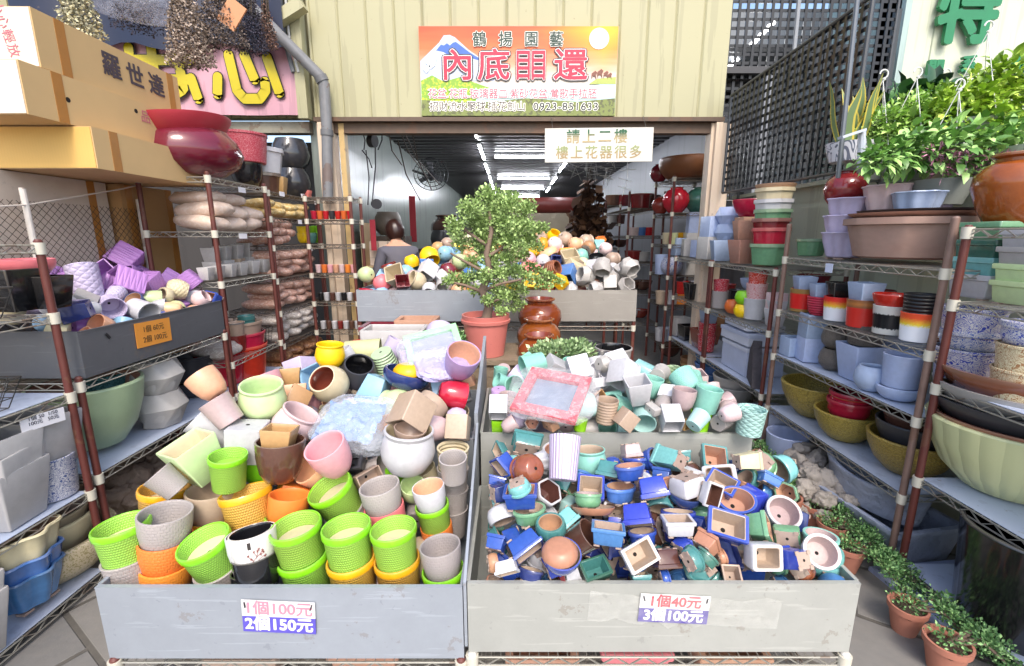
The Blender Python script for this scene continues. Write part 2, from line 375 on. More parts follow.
# ------------------------------------------------------------------ shop signs
sg = thing('shop_signboard', 'wide printed signboard with snowy mountain, sunset and red Chinese characters on the facade', 'sign', (0, FY - .03, 0))
SX0, SX1, SZ0, SZ1 = -.83, .945, 2.632, 3.372; SW, SH = SX1 - SX0, SZ1 - SZ0
def sign_sky():
    N = newmat('sign_sky'); tc = N.new('ShaderNodeTexCoord'); x = N.new('ShaderNodeSeparateXYZ'); N.l(tc.outputs['Generated'], x.inputs[0])
    n = N.new('ShaderNodeTexNoise'); n.inputs['Scale'].default_value = 4; mp = N.new('ShaderNodeMapping'); mp.inputs['Scale'].default_value = (1, 1, 3.5); N.l(tc.outputs['Generated'], mp.inputs[0]); N.l(mp.outputs[0], n.inputs['Vector'])
    t = N.math('ADD', x.outputs[2], N.math('MULTIPLY', N.math('SUBTRACT', n.outputs['Fac'], .5), .22))
    c = N.ramp(t, [(.0, lin('#8fa54a')), (.3, lin('#c8d8d0')), (.45, lin('#dfc4b4')), (.6, lin('#e39a78')), (.76, lin('#e06c38')), (1, lin('#dc4a22'))])
    d = N.math('SUBTRACT', 1.0, N.math('MINIMUM', N.math('MULTIPLY', N.math('ADD', N.math('ABSOLUTE', N.math('SUBTRACT', x.outputs[0], .93)), N.math('MULTIPLY', N.math('ABSOLUTE', N.math('SUBTRACT', x.outputs[2], .95)), .7)), 2.4), 1.0))
    N.l(N.mix(N.math('POWER', d, 1.6), c, lin('#eebc1c')), N.p.inputs['Base Color']); N.p.inputs['Roughness'].default_value = .35; return N.m
b = MB(); b.box(((SX0 + SX1) / 2, 0, (SZ0 + SZ1) / 2), (SW, .03, SH)); put('board', b.mesh('board', sign_sky(), smooth=False), sg)
def sp(x, z): return (SX0 + x * SW, SZ0 + z * SH)
def flat(poly, m, lay, name):
    b = MB(); b.prism([sp(*p) for p in poly], -.015 - .0012 * lay - .001, -.015 - .0012 * lay, 0); put(name, b.mesh(name, mat(m, .4) if isinstance(m, str) else m, smooth=False), sg)
flat([(0.003, .40), (.003, .62), (.10, .82), (.125, .90), (.155, .905), (.18, .88), (.25, .74), (.33, .62), (.38, .58), (.38, .40)], '#b9c4da', 1, 'picture_mountain')
flat([(.085, .735), (.11, .80), (.125, .79), (.14, .815), (.155, .79), (.17, .82), (.185, .83), (.25, .72), (.33, .61), (.28, .64), (.2, .69), (.15, .68), (.12, .72)], '#3f66b4', 2, 'picture_mountain_face')
flat([(.003, .14), (.003, .40), (.06, .46), (.12, .39), (.2, .44), (.3, .36), (.38, .3), (.38, .14)], mat('#86b03a', .5, 'speck', c2='#d6d93e', n=40), 3, 'picture_grove')
flat([(.28, .16), (.3, .3), (.42, .33), (.7, .36), (.88, .34), (.997, .4), (.997, .16)], '#b7d3d4', 4, 'picture_lake')
flat([(.86, .36), (.9, .42), (.997, .44), (.997, .36)], '#a9b45c', 5, 'picture_bank')
flat([(.003, .0), (.003, .18), (.3, .15), (.55, .2), (.8, .16), (.997, .2), (.997, 0)], mat('#7f8a48', .5, 'speck', c2='#4b4a38', n=30), 6, 'picture_meadow')
flat([(.905 + .05 * math.cos(a * .2618) , .865 + .118 * math.sin(a * .2618)) for a in range(24)], '#f2ead2', 3, 'picture_sun')
for cx, cz, s in ((.885, .46, 1), (.915, .475, 1.1), (.945, .465, .9), (.965, .45, .8)):
    flat([(cx - .012 * s, cz - .05 * s), (cx - .012 * s, cz + .02 * s), (cx + .006 * s, cz + .05 * s), (cx + .016 * s, cz + .03 * s), (cx + .01 * s, cz + .005), (cx + .012 * s, cz - .05 * s), (cx + .004, cz - .01), (cx - .006, cz - .01)], '#7a4a38', 6, 'picture_horse')
for cx, cz, s in ((.91, .27, 1), (.945, .25, .9), (.06, .6, 1.2), (.035, .53, .8)):
    flat([(cx - .025 * s, cz), (cx - .01 * s, cz + .05 * s), (cx + .004 * s, cz + .03 * s), (cx + .025 * s, cz + .06 * s), (cx + .012 * s, cz - .03 * s), (cx - .004 * s, cz - .06 * s)], '#e6ecf0', 6, 'picture_crane')
def sign_text(s, x, z, size, col, outl, lay, name, bold=.0, ob=.01, sx=1.0, spacing=1.0, outl2=None):
    px, pz = sp(x, z)
    for k, (c, o) in enumerate(((outl2, ob * 1.9), (outl, ob), (col, bold))):
        if c is None: continue
        o_ = put(name if k == 2 else name + '_outline', text_mesh(name, s, size, mat(c, .4), .0006, o, spacing=spacing), sg, (px, -.0235 - .0018 * (lay + k), pz), FACE_CAM); o_.scale = (sx, 1, 1)
for ch, x in zip('鶴揚園藝', (.305, .435, .565, .69)): sign_text(ch, x, .845, .128, '#16382a', '#ecece4', 0, 'small_title', .0018, .0065, 1.0)
flat_m = mat('#ee3f52', .35)
for ch, x, w_ in (('內', .19, 1.12), ('底', .375, 1.12), ('目', .525, .62), ('目', .602, .62), ('還', .765, 1.16)):
    sign_text(ch, x, .55, .27, '#e32444', '#f4ece8', 0, 'large_character', .005, .0105, w_, 1, '#3a3a3a')
sign_text('花盆.花瓶.玻璃器皿.紫砂花盆.鶯歌手拉胚', .47, .245, .088, '#c0566a', '#fbf4f0', 0, 'goods_line', .0005, .0055, .98)
sign_text('招財流水聚球.插花劍山', .29, .1, .088, '#4a4038', '#fbf8f0', 0, 'goods_line', .0005, .006, .98)
sign_text('0923-851633', .745, .1, .092, '#2f2f2f', '#f8f8f0', 0, 'phone_number', .001, .006, 1.1, 1.12)

ws = thing('hanging_sign', 'white hanging board with faded green Chinese characters below the lintel', 'sign', (.785, 4.42, 2.355), Euler((0, R(-.6), 0)))
b = MB(); b.box((0, 0, 0), (.975, .012, .29)); put('board', b.mesh('board', mat('#cfccc2', .5), smooth=False), ws)
def fade(a, c):
    key = 'fade' + a + c
    N = newmat(key); tc = N.new('ShaderNodeTexCoord'); x = N.new('ShaderNodeSeparateXYZ'); N.l(tc.outputs['Generated'], x.inputs[0])
    N.l(N.ramp(x.outputs[1], [(0, lin(a)), (.35, lin(a)), (.75, lin(c)), (1, lin(c))]), N.p.inputs['Base Color']); return N.m
put('lettering', text_mesh('lettering', '請上二樓', .125, fade('#a99872', '#1f5a3a'), .0008, .002, spacing=1.28), ws, (-.02, -.0075, .065), FACE_CAM)
put('lettering', text_mesh('lettering', '樓上花器很多', .118, fade('#a08a62', '#8f9a6a'), .0008, .0014, spacing=1.25), ws, (0, -.0075, -.07), FACE_CAM)
for x in (-.42, .42):
    b = MB(); b.cyl((x, 0, .145), (x, .12, .27), .002, 5); put('wire', b.mesh('wire', mat('#777777', .4, metal=.8)), ws)

bn = thing('shop_banner', 'pink vinyl banner with fat yellow black-edged characters on the left facade', 'banner', (-2.78, FY - .06, 2.965))
PK = mat('#c898a4', .45, 'wall')
b = MB(); nx, nz = 14, 6
vs = [(-.86 + 1.68 * i / nx, .012 * math.sin(i * 1.3 + j) * (1 if 0 < i < nx else 0), -.33 + .66 * j / nz) for j in range(nz + 1) for i in range(nx + 1)]
b.add(vs, [(j * (nx + 1) + i, j * (nx + 1) + i + 1, (j + 1) * (nx + 1) + i + 1, (j + 1) * (nx + 1) + i) for j in range(nz) for i in range(nx)]); put('sheet', b.mesh('sheet', PK), bn)
def stroke(pts, r, y, m, name):
    out = MB(); P_ = [Vector(p) for p in pts]
    dense = []
    for a, c in zip(P_[:-1], P_[1:]):
        for k in range(6): dense.append(a.lerp(c, k / 6))
    dense.append(P_[-1]); L, Rr = [], []
    for i, p in enumerate(dense):
        d = (dense[min(i + 1, len(dense) - 1)] - dense[max(i - 1, 0)]).normalized(); nrm = Vector((-d.y, d.x))
        L.append(p + nrm * r); Rr.append(p - nrm * r)
    d0 = (dense[0] - dense[1]).normalized(); d1 = (dense[-1] - dense[-2]).normalized()
    cap0 = [dense[0] + (Matrix.Rotation(R(a), 2) @ d0) * r for a in (-60, -30, 0, 30, 60)]
    cap1 = [dense[-1] + (Matrix.Rotation(R(a), 2) @ d1) * r for a in (-60, -30, 0, 30, 60)]
    n = len(dense); vs = [(p.x, y, p.y) for p in L] + [(p.x, y, p.y) for p in Rr]
    fs = [(i, n + i, n + i + 1, i + 1) for i in range(n - 1)]
    out.add(vs, fs)
    for cap, e0, e1 in ((cap0, L[0], Rr[0]), (cap1, L[-1], Rr[-1])):
        out.add([(q.x, y, q.y) for q in [e0] + cap[::1] + [e1]], [tuple(range(7))])
    return out
YEL, BLKM = mat('#c4b20e', .4), mat('#2a2422', .5)
heart = [[(.14, -.02), (.12, -.16)], [(.26, .16), (.30, -.13), (.36, -.2), (.5, -.2), (.56, -.13), (.56, -.06)], [(.4, .16), (.47, -.04)], [(.6, .14), (.68, -.15)]]
first = [[(-.72, .12), (-.08, .12)], [(-.62, .22), (-.64, -.12)], [(-.2, .24), (-.18, -.12), (-.26, -.16)], [(-.42, .3), (-.42, .02)], [(-.72, -.04), (-.1, -.04)], [(-.1, -.03), (-.06, -.2)]]
for k, st_ in enumerate(first + heart):
    put('character_stroke', stroke(st_, .052, -.022 - .0004 * k, BLKM, 's').mesh('stroke_edge', BLKM, smooth=False), bn)
    put('character_stroke', stroke(st_, .042, -.03 - .0004 * k, YEL, 's').mesh('stroke', YEL, smooth=False), bn)

# drain pipe
p = [atY(232, -10, 4.2), atY(246, 2, 4.25), atY(300, 56, 4.42), atY(320, 76, 4.47), atY(324, 84, 4.48), atY(327, 130, 4.48), atY(328, 200, 4.48)]
b = MB(); b.tube(p, .048, 14)
dp = thing('drain_pipe', 'grey plastic drain pipe running down diagonally beside the pink banner', 'pipe')
put('pipe', b.mesh('pipe', mat('#77787a', .45, 'rust')), dp)
for i in (3, 5):
    b = MB(); d = (p[i + 1] - p[i]).normalized(); b.cyl(p[i], p[i] + d * .05, .056, 14); put('coupling', b.mesh('coupling', mat('#6b6c6e', .45)), dp)
for x in (-2.02, -1.975):
    b = MB(); b.tube([(x, FY - .09, 4.2), (x + .01, FY - .09, 3.25), (x + .07, FY - .1, 2.98)], .022 if x < -2 else .012, 8)
    tag(put('conduit', b.mesh('conduit', mat('#6a6d70' if x < -2 else '#d8d8d4', .4))), 'grey conduit beside the corner post above the drain pipe' if x < -2 else 'thin white cable beside the grey conduit on the corner post', 'pipe')

# right side: low garden wall, black lattice screens, neighbour house with green letters
b = MB(); b.box((2.42, 3.2, .965), (.1, 5.4, 1.93)); b.box((2.42, 3.2, 1.945), (.2, 5.4, .03)); w = tag(put('garden_wall', b.mesh('garden_wall', mat('#b9bfa8', .55, 'wall'), smooth=False)), 'pale green low wall behind the right hand racks', 'wall')
BLACK = mat('#15181c', .35, 'plain')
def lattice(name, label, A, B, z0, z1a, z1b, pitch, w=.022, d=.012):
    A, B = Vector(A), Vector(B); L = (B - A).length; t = (B - A) / L; ang = math.atan2(t.y, t.x)
    o = thing(name, label, 'lattice screen', (A.x, A.y, 0), Euler((0, 0, ang)))
    b = MB(); n = int(L / pitch)
    for i in range(1, n):
        x = L * i / n; zt = z1a + (z1b - z1a) * i / n; b.box((x, 0, (z0 + zt) / 2), (w, d, zt - z0 - .01))
    z = z0 + pitch
    while z < max(z1a, z1b):
        x0, x1 = 0, L
        if z > min(z1a, z1b):
            xt = L * (z - z1a) / (z1b - z1a)
            if z1b > z1a: x0 = xt
            else: x1 = xt
        if x1 - x0 > .02: b.box(((x0 + x1) / 2, d * .7, z), (x1 - x0, d * .6, w))
        z += pitch
    put('grid', b.mesh('grid', BLACK, smooth=False), o)
    b = MB(); b.cyl((0, 0, z0), (0, 0, z1a), .014, 8); b.cyl((L, 0, z0 - .05), (L, 0, z1b), .014, 8); b.cyl((0, 0, z1a), (L, 0, z1b), .014, 8); b.cyl((0, 0, z0), (L, 0, z0), .012, 8)
    put('frame', b.mesh('frame', mat('#4b4d50', .4, metal=.4)), o)
    return o
lattice('lattice_screen', 'black plastic lattice leaning behind the right racks, upper edge rising towards the street', (2.0, 4.55, 0), (2.1, 3.02, 0), 1.95, 2.8, 2.92, .062)
lattice('lattice_screen', 'tall black lattice screen closing the gap between facade and neighbour house', (2.06, 4.85, 0), (3.62, 4.85, 0), 1.9, 4.7, 4.7, .075, .026)
b = MB(); b.box((4.2, 7.2, 2.3), (3.4, .1, 4.6)); tag(put('yard_wall', b.mesh('yard_wall', mat('#8e9296', .6, 'wall'), smooth=False)), 'dull grey wall seen through the tall black lattice', 'wall')
b = MB(); b.box((2.75, 5.8, 3.35), (1.4, 1.6, .05)); tag(put('yard_roof', b.mesh('yard_roof', mat('#55585c', .5, 'wall'), smooth=False)), 'grey lean-to roof behind the tall black lattice', 'roof')
t = thing('tube_lamp', 'slanting bright tube light behind the tall black lattice', 'lamp'); b = MB(); b.cyl(atY(728, 68, 5.2), atY(774, 22, 5.2), .02, 8); put('tube', b.mesh('tube', emit('#ffffff', 12)), t)
b = MB(); b.cyl(atY(794, 50, 4.8), atY(800, -10, 4.8), .02, 8); tag(put('lattice_post', b.mesh('lattice_post', mat('#8d9094', .4))), 'pale upright post in the tall black lattice', 'post')

nh = thing('neighbour_house', 'pale green tiled house wall with raised green characters at the right', 'building', (0, 5.2, 0))
NW = mat('#c3c7b2', .5, 'wall')
b = MB(); b.box((6.9, .06, 3.5), (6.1, .12, 7)); put('wall', b.mesh('wall', NW, smooth=False), nh)
for x in (4.28, 5.32, 6.4):
    b = MB(); b.box((x, -.002, 3.5), (.012, .006, 6.9)); put('panel_joint', b.mesh('panel_joint', mat('#98a08c', .5), smooth=False), nh)
b = MB(); b.box((3.78, -.12, 3.5), (.1, .25, 7)); b.box((3.76, .3, 3.5), (.06, 1.2, 7)); put('corner_return', b.mesh('corner_return', mat('#9fb3ad', .4, 'wall'), smooth=False), nh)
b = MB(); b.box((3.7, -.2, 3.0), (.02, .2, .04)); b.box((3.66, -.3, 3.3), (.05, .05, .7)); put('window_frame', b.mesh('window_frame', mat('#33383a', .4)), nh)
GR = mat('#1f7a4c', .35, 'plain'); GRD = mat('#12402a', .5)
def raised(s, px, py, size, bold, rot=0):
    q = atY(px, py, 5.2)
    o = put('raised_letter', text_mesh('raised_letter', s, size, GR, .02, bold), nh, (q.x, -.06, q.z), Euler((R(90), 0, 0)))
raised('特', 961, 19, .62, .022); raised('開', 929, 72, .17, .006); raised('系', 962, 68, .17, .006); raised('統', 1015, 66, .2, .006)
# ------------------------------------------------------------------ pots: cross-sections, profiles, colours
def cross(k):
    if k == 'o': return [(math.cos(2 * math.pi * i / 32), math.sin(2 * math.pi * i / 32)) for i in range(32)]
    if k[0] == 'q':                                     # square with rounded corners
        r = .22 if k == 'qr' else .09; out = []
        for cx, cy, a0 in ((1, 1, 0), (-1, 1, 90), (-1, -1, 180), (1, -1, 270)):
            for s in range(5):
                a = R(a0 + 22.5 * s); out.append((cx * (1 - r) + r * math.cos(a), cy * (1 - r) + r * math.sin(a)))
        return [(x * .9, y * .9) for x, y in out]
    if k[0] == 'p':                                     # polygon with slightly broken corners
        n = int(k[1:]); out = []
        for i in range(n):
            for s in (-.07, .07):
                a = 2 * math.pi * (i + s) / n; rr = math.cos(math.pi / n) / max(.2, math.cos((abs(s)) * 2 * math.pi / n - math.pi / n)); out.append((math.cos(a) * rr * 1.05, math.sin(a) * rr * 1.05))
        return out
    if k == 'l': return [((1 + .075 * math.cos(8 * a)) * math.cos(a), (1 + .075 * math.cos(8 * a)) * math.sin(a)) for a in [2 * math.pi * i / 48 for i in range(48)]]
# kind: words, cross, (aspect y/x), height / mouth, outer profile (r, z), wall, feet, floor z, clay bottom
LIP = [(.72, 0), (.82, .1), (.9, .74), (1.0, .78), (1.01, .95), (.985, 1)]
KINDS = {
 'wov': ('woven-pattern pot', 'o', 1, 1.02, [(.84, 0), (.86, .02), (.97, .84), (.985, .85)], .07, 0),
 'cyl': ('straight pot', 'o', 1, .95, [(.8, 0), (.84, .02), (.98, .95), (1, .985), (.985, 1)], .09, 0),
 'tall': ('tall straight pot', 'o', 1, 1.3, [(.78, 0), (.82, .02), (.98, .97), (1, .985), (.985, 1)], .08, 0),
 'cup': ('cup-shaped pot', 'o', 1, .88, [(.5, 0), (.62, .03), (.83, .25), (.95, .6), (.98, .97), (.97, 1)], .08, 0),
 'bell': ('bellied pot', 'o', 1, .84, [(.56, 0), (.7, .06), (.95, .3), (1.02, .5), (.93, .78), (.86, .88), (.93, .97), (.91, 1)], .08, 0),
 'ball': ('ball-shaped pot', 'o', 1, .82, [(.5, 0), (.62, .04), (.9, .25), (1, .5), (.9, .8), (.77, .95), (.74, 1)], .09, 0),
 'bowl': ('bowl', 'o', 1, .5, [(.42, 0), (.5, .03), (.76, .3), (.93, .66), (1, .97), (.985, 1)], .07, 0),
 'wide': ('wide low bowl', 'o', 1, .34, [(.6, 0), (.72, .06), (.93, .4), (1.0, .75), (.98, .95), (.94, 1)], .08, 0),
 'rnd': ('round bonsai pot', 'o', 1, .46, [(.7, 0), (.82, .08), (.93, .4), (.91, .74), (1, .78), (1.01, .95), (.985, 1)], .17, 1),
 'drum': ('rounded drum bonsai pot', 'o', 1, .5, [(.7, 0), (.86, .1), (.99, .4), (1, .7), (.94, .93), (.9, 1)], .18, 1),
 'oval': ('oval bonsai pot', 'o', .74, .42, LIP, .17, 1),
 'sqb': ('square bonsai pot', 'q', 1, .62, LIP, .2, 1),
 'rect': ('rectangular bonsai pot', 'q', .72, .46, LIP, .2, 1),
 'recr': ('round-cornered bonsai pot', 'qr', .76, .5, [(.8, 0), (.9, .1), (.97, .4), (1, .8), (1, .95), (.97, 1)], .24, 1),
 'casc': ('tall square bonsai pot', 'q', 1, 1.15, [(.66, 0), (.7, .04), (.84, .86), (.95, .88), (.95, .98), (.93, 1)], .16, 1),
 'hexb': ('hexagonal bonsai pot', 'p6', 1, .55, LIP, .17, 1),
 'cube': ('cube pot', 'q', 1, .98, [(.97, 0), (1, .015), (1, .985), (.985, 1)], .1, 0),
 'box': ('oblong box pot', 'q', .55, .5, [(.94, 0), (.96, .015), (1, .985), (.985, 1)], .09, 0),
 'sqt': ('tapered square pot', 'q', 1, .95, [(.7, 0), (.72, .01), (1, .97), (.985, 1)], .1, 0),
 'geo': ('faceted pot', 'p6', 1, .72, [(.7, 0), (1.02, .55), (.8, 1)], .09, 0),
 'hex': ('six-sided pot', 'p6', 1, .9, [(.78, 0), (.8, .01), (1, .97), (.985, 1)], .1, 0),
 'oct': ('eight-sided pot', 'p8', 1, .62, [(.72, 0), (.8, .05), (.95, .82), (1.03, .84), (1.03, 1)], .08, 0),
 'lobe': ('fluted pot', 'l', 1, .62, [(.6, 0), (.7, .05), (.9, .6), (.97, .9), (1.04, .96), (1.02, 1)], .08, 1),
 'saucer': ('saucer', 'o', 1, .16, [(.76, 0), (.8, .05), (.98, .8), (1, 1)], .06, 0),
 'urn': ('urn', 'o', 1, 1.25, [(.62, 0), (.68, .02), (.95, .22), (1.25, .55), (1.2, .72), (.9, .86), (.72, .89), (.72, .93), (.86, .96), (.86, .99), (.82, 1)], .1, 0),
 'vase': ('ball vase', 'o', 1, 1.0, [(.5, 0), (.6, .02), (.95, .25), (1.1, .48), (1, .72), (.7, .9), (.5, .94), (.5, .97), (.58, .99), (.55, 1)], .08, 0),
 'tub': ('tub', 'o', 1, .62, [(.8, 0), (.84, .02), (.96, .9), (1, .92), (1, .99), (.985, 1)], .05, 0),
 'bead': ('ringed pot', 'o', 1, 1.05, sum([[(.8 + .16 * z, z), (.86 + .16 * z, z + .06), (.8 + .16 * (z + .12), z + .12)] for z in (.0, .125, .25, .375, .5, .625, .75)], []) + [(.97, .9), (1, .95), (.98, 1)], .09, 0),
}
C = {'lime': ('lime green', '#84cc1e'), 'yel': ('yellow', '#e3a51c'), 'ylw': ('bright yellow', '#f3c516'), 'pyl': ('pale yellow', '#cdd09c'), 'gry': ('grey', '#a49c99'), 'org': ('orange', '#ea8338'), 'pch': ('peach', '#e2ae88'),
 'pnk': ('pink', '#e5a8ae'), 'lpk': ('pinkish white', '#dbc0c0'), 'hpk': ('salmon pink', '#ee7f7f'), 'lav': ('lavender', '#b496c2'), 'plav': ('pale lavender', '#c0b5d0'), 'prp': ('purple', '#9c5fae'), 'mint': ('mint green', '#86c0b0'), 'aqua': ('aqua', '#79b9b7'), 'mga': ('pale aqua', '#a9cfca'),
 'cob': ('cobalt blue', '#324da8'), 'blu': ('blue', '#4a79b6'), 'navy': ('navy blue', '#2c3a72'), 'teal': ('teal', '#4a8482'), 'dgr': ('dark green', '#3f6e60'), 'grn': ('green', '#6fa079'), 'lgr': ('pale green', '#c4d8a0'), 'wht': ('white', '#c6c5c8'), 'wgr': ('greyish white', '#b9b6b4'), 'crm': ('cream', '#d4c7a4'), 'bei': ('beige', '#ad9784'), 'lil': ('lilac', '#ad7cbd'), 'tan': ('tan', '#b58c60'),
 'trc': ('terracotta', '#b58368'), 'brn': ('brown', '#5b3d33'), 'rbr': ('red-brown', '#8a4a36'), 'mau': ('mauve grey', '#b7a1a0'), 'blk': ('black', '#19191c'), 'red': ('red', '#bf2430'), 'dred': ('dark red', '#7c2428'), 'sky': ('light blue', '#92bbd9'), 'pbl': ('pale blue', '#a9b8d6'), 'lgy': ('light grey', '#b4b0ab'), 'brz': ('dark bronze', '#6b625a'), 'sgr': ('sage green', '#a7bd97'), 'olv': ('olive gold', '#b09847'), 'chg': ('charcoal', '#3a3a3e')}
DARKHOLE = None
GLOSSY = {'cob', 'blu', 'navy', 'teal', 'dgr', 'grn', 'aqua', 'brn', 'rbr', 'dred', 'blk', 'red'}
def surf(col, style=None):
    h = C[col][1] if col in C else col
    if style is None: style = 'glaze' if col in GLOSSY else 'plain'
    rough = {'glaze': .14, 'plain': .36, 'clay': .8}.get(style, .42)
    kw = {}
    if style == 'weave':
        kw = dict(n=60, m=19); r_, g_, b_ = (int(h[i:i + 2], 16) for i in (1, 3, 5)); h = '#%02x%02x%02x' % tuple(int(x + (225 - x) * .28) for x in (r_, g_, b_))
    if style == 'brick': kw = dict(n=30, m=13)
    if style == 'quilt': kw = dict(n=9, m=5)
    if style == 'ring': kw = dict(m=8)
    if style == 'flute': kw = dict(n=26)
    if style == 'hammer': kw = dict(n=46); rough = .3
    if '|' in style: style, a = style.split('|', 1); kw = dict(c2=a)
    return mat(h, rough, style, jit=1.0, **kw)
POTC = {}
def pot_meshes(kind, col, inner=None, style=None, small=True):
    """[(part name, mesh)] of one kind and colour, one metre across the mouth, centred."""
    key = (kind, col, inner, style)
    if key in POTC: return POTC[key]
    words, cr, asp, h, prof, t, feet = KINDS[kind]
    out = surf(col, style)
    inn = out if inner is None else surf(inner, 'clay' if inner in ('trc', 'bei', 'mau', 'tan', 'pch') else None)
    bot = mat('#a38d7f', .85, 'clay', jit=1.0) if feet else out
    dark = mat('#171310', .9)
    X = cross(cr); n = len(X); b = MB(); rings = []
    pts = list(prof)
    rtop, ztop = pts[-1]
    rim_in = rtop - t
    fl = .68 if kind == 'wov' else .07 if h > .4 else .13
    if kind == 'wov': zs_ = (.9, .85, .8)
    def r_at(z):
        for (r0, z0), (r1, z1) in zip(pts[:-1], pts[1:]):
            if z0 <= z <= z1: return r0 + (r1 - r0) * (z - z0) / max(1e-6, z1 - z0)
        return pts[0][0]
    inner_pts = [(rim_in + t * .2, 1.0), (rim_in, .985), (min(rim_in, r_at(.9) - t), .9 - .02), (min(rim_in, max(.2, r_at(.62) - t)) if kind not in ('ball', 'bell', 'urn', 'vase', 'drum') else max(.2, r_at(.6) - t), .6), (max(.2, r_at(.3) - t), .3), (max(.15, r_at(fl) - t * 1.1), fl)]
    if kind == 'wov': inner_pts = [(.93, 1.0), (.92, .97), (.9, .8), (.88, .68)]
    prof_all = [(r, z, 0) for r, z in pts] + [(r, z, 1) for r, z in inner_pts]
    vs, fs, ms, uvs = [], [], [], []
    rot_mid = kind == 'geo'
    for i, (r, z, s) in enumerate(prof_all):
        for k in range(n):
            x, y = X[k]
            if rot_mid and i == 1:
                a = math.pi / 6; x, y = x * math.cos(a) - y * math.sin(a), x * math.sin(a) + y * math.cos(a)
            vs.append((x * r * .5, y * r * .5 * asp, (z - .5) * h))
    m = len(prof_all); no = len(pts)
    for i in range(m - 1):
        for k in range(n):
            k2 = (k + 1) % n
            fs.append((i * n + k, i * n + k2, (i + 1) * n + k2, (i + 1) * n + k))
            if i < no: mi = 0
            else: mi = 0 if kind == 'wov' else 1
            if feet and i == 0 and pts[1][1] < .03: mi = 2
            ms.append(mi)
            z0, z1 = prof_all[i][1], prof_all[i + 1][1]
            uvs.append([(k / n, z0), ((k + 1) / n, z0), ((k + 1) / n, z1), (k / n, z1)])
    fs.append(tuple(range(n - 1, -1, -1))); ms.append(2 if feet else 0); uvs.append(None)
    fs.append(tuple(range((m - 1) * n, m * n))); ms.append(1); uvs.append(None)
    b.add(vs, fs, ms, uvs)
    if kind not in ('saucer', 'urn', 'vase', 'wide', 'bowl', 'tub'):
        hr = .055
        for z, up in (((fl - .5) * h + .004, 1), (-.5 * h - .004, -1)):
            ring = [(hr * math.cos(a * .6283), hr * math.sin(a * .6283), z) for a in range(10)]
            b.add(ring, [tuple(range(10)) if up > 0 else tuple(range(9, -1, -1))], 3)
    if feet:
        r0 = pts[0][0] * .5
        for sx, sy in ((1, 1), (-1, 1), (-1, -1), (1, -1)):
            k = .80 if cr[0] == 'q' else .68
            b.box((sx * r0 * k, sy * r0 * k * asp, -.5 * h - .018), (.15, .15 * asp, .04), 2)
    parts = [('pot', b.mesh(kind + '_' + col, [out, inn, bot, dark], ang=38))]
    if kind == 'wov':                                    # smooth glazed collar above the woven body
        rimc = mat(C[col][1], .25, 'glaze', jit=.6)
        b = MB(); X = cross('o'); n = 32
        pr = [(.985, .86), (1.03, .87), (1.04, .9), (1.04, .985), (1.01, 1.015), (.96, 1.015), (.925, .985), (.915, .72)]
        vs = [(x * r * .5, y * r * .5, (z - .5) * h) for r, z in pr for x, y in X]
        fs = [(i * n + k, i * n + (k + 1) % n, (i + 1) * n + (k + 1) % n, (i + 1) * n + k) for i in range(len(pr) - 1) for k in range(n)]
        b.add(vs, fs); parts.append(('rim', b.mesh('rim_' + col, rimc, ang=50)))
    POTC[key] = parts
    return parts

FIXED = [False]
ALL = []       # every pot: (root, base description, bin, zone, filler)
KNAME = {'wov': 'woven_pot', 'cyl': 'flower_pot', 'tall': 'tall_pot', 'cup': 'flower_pot', 'bell': 'bellied_pot', 'ball': 'ball_pot', 'bowl': 'bowl', 'wide': 'low_bowl', 'rnd': 'bonsai_pot', 'drum': 'bonsai_pot', 'oval': 'bonsai_pot', 'sqb': 'bonsai_pot', 'rect': 'bonsai_pot', 'recr': 'bonsai_pot', 'casc': 'bonsai_pot', 'hexb': 'bonsai_pot', 'cube': 'square_pot', 'box': 'box_pot', 'sqt': 'square_pot', 'geo': 'faceted_pot', 'hex': 'hexagonal_pot', 'oct': 'octagonal_pot', 'lobe': 'fluted_pot', 'saucer': 'saucer', 'urn': 'urn', 'vase': 'vase', 'tub': 'tub', 'bead': 'ringed_pot'}
STYLEW = {'weave': '', 'brick': 'brick-textured ', 'quilt': 'quilted ', 'ring': 'ringed ', 'flute': 'fluted ', 'hammer': 'hammered ', 'flame': 'flame-glazed '}
def axis_quat(tilt, az, spin):
    a = Vector((math.sin(R(tilt)) * math.cos(R(az)), math.sin(R(tilt)) * math.sin(R(az)), math.cos(R(tilt))))
    q = a.to_track_quat('Z', 'Y'); return q @ Euler((0, 0, R(spin))).to_quaternion()
def add_pot(kind, col, pos, size, tilt=0, az=0, spin=None, inner=None, style=None, where='', group=None, filler=False, label=None, words=None, centre=True):
    parts = pot_meshes(kind, col, inner, 'weave' if kind == 'wov' else style)
    h = KINDS[kind][3] * size
    if spin is None: spin = random.uniform(0, 360) if KINDS[kind][1] == 'o' else random.uniform(-12, 12)
    return place_pot(kind, col, pos, size, axis_quat(tilt, az, spin), inner, style, where, group, filler, label, words, centre)
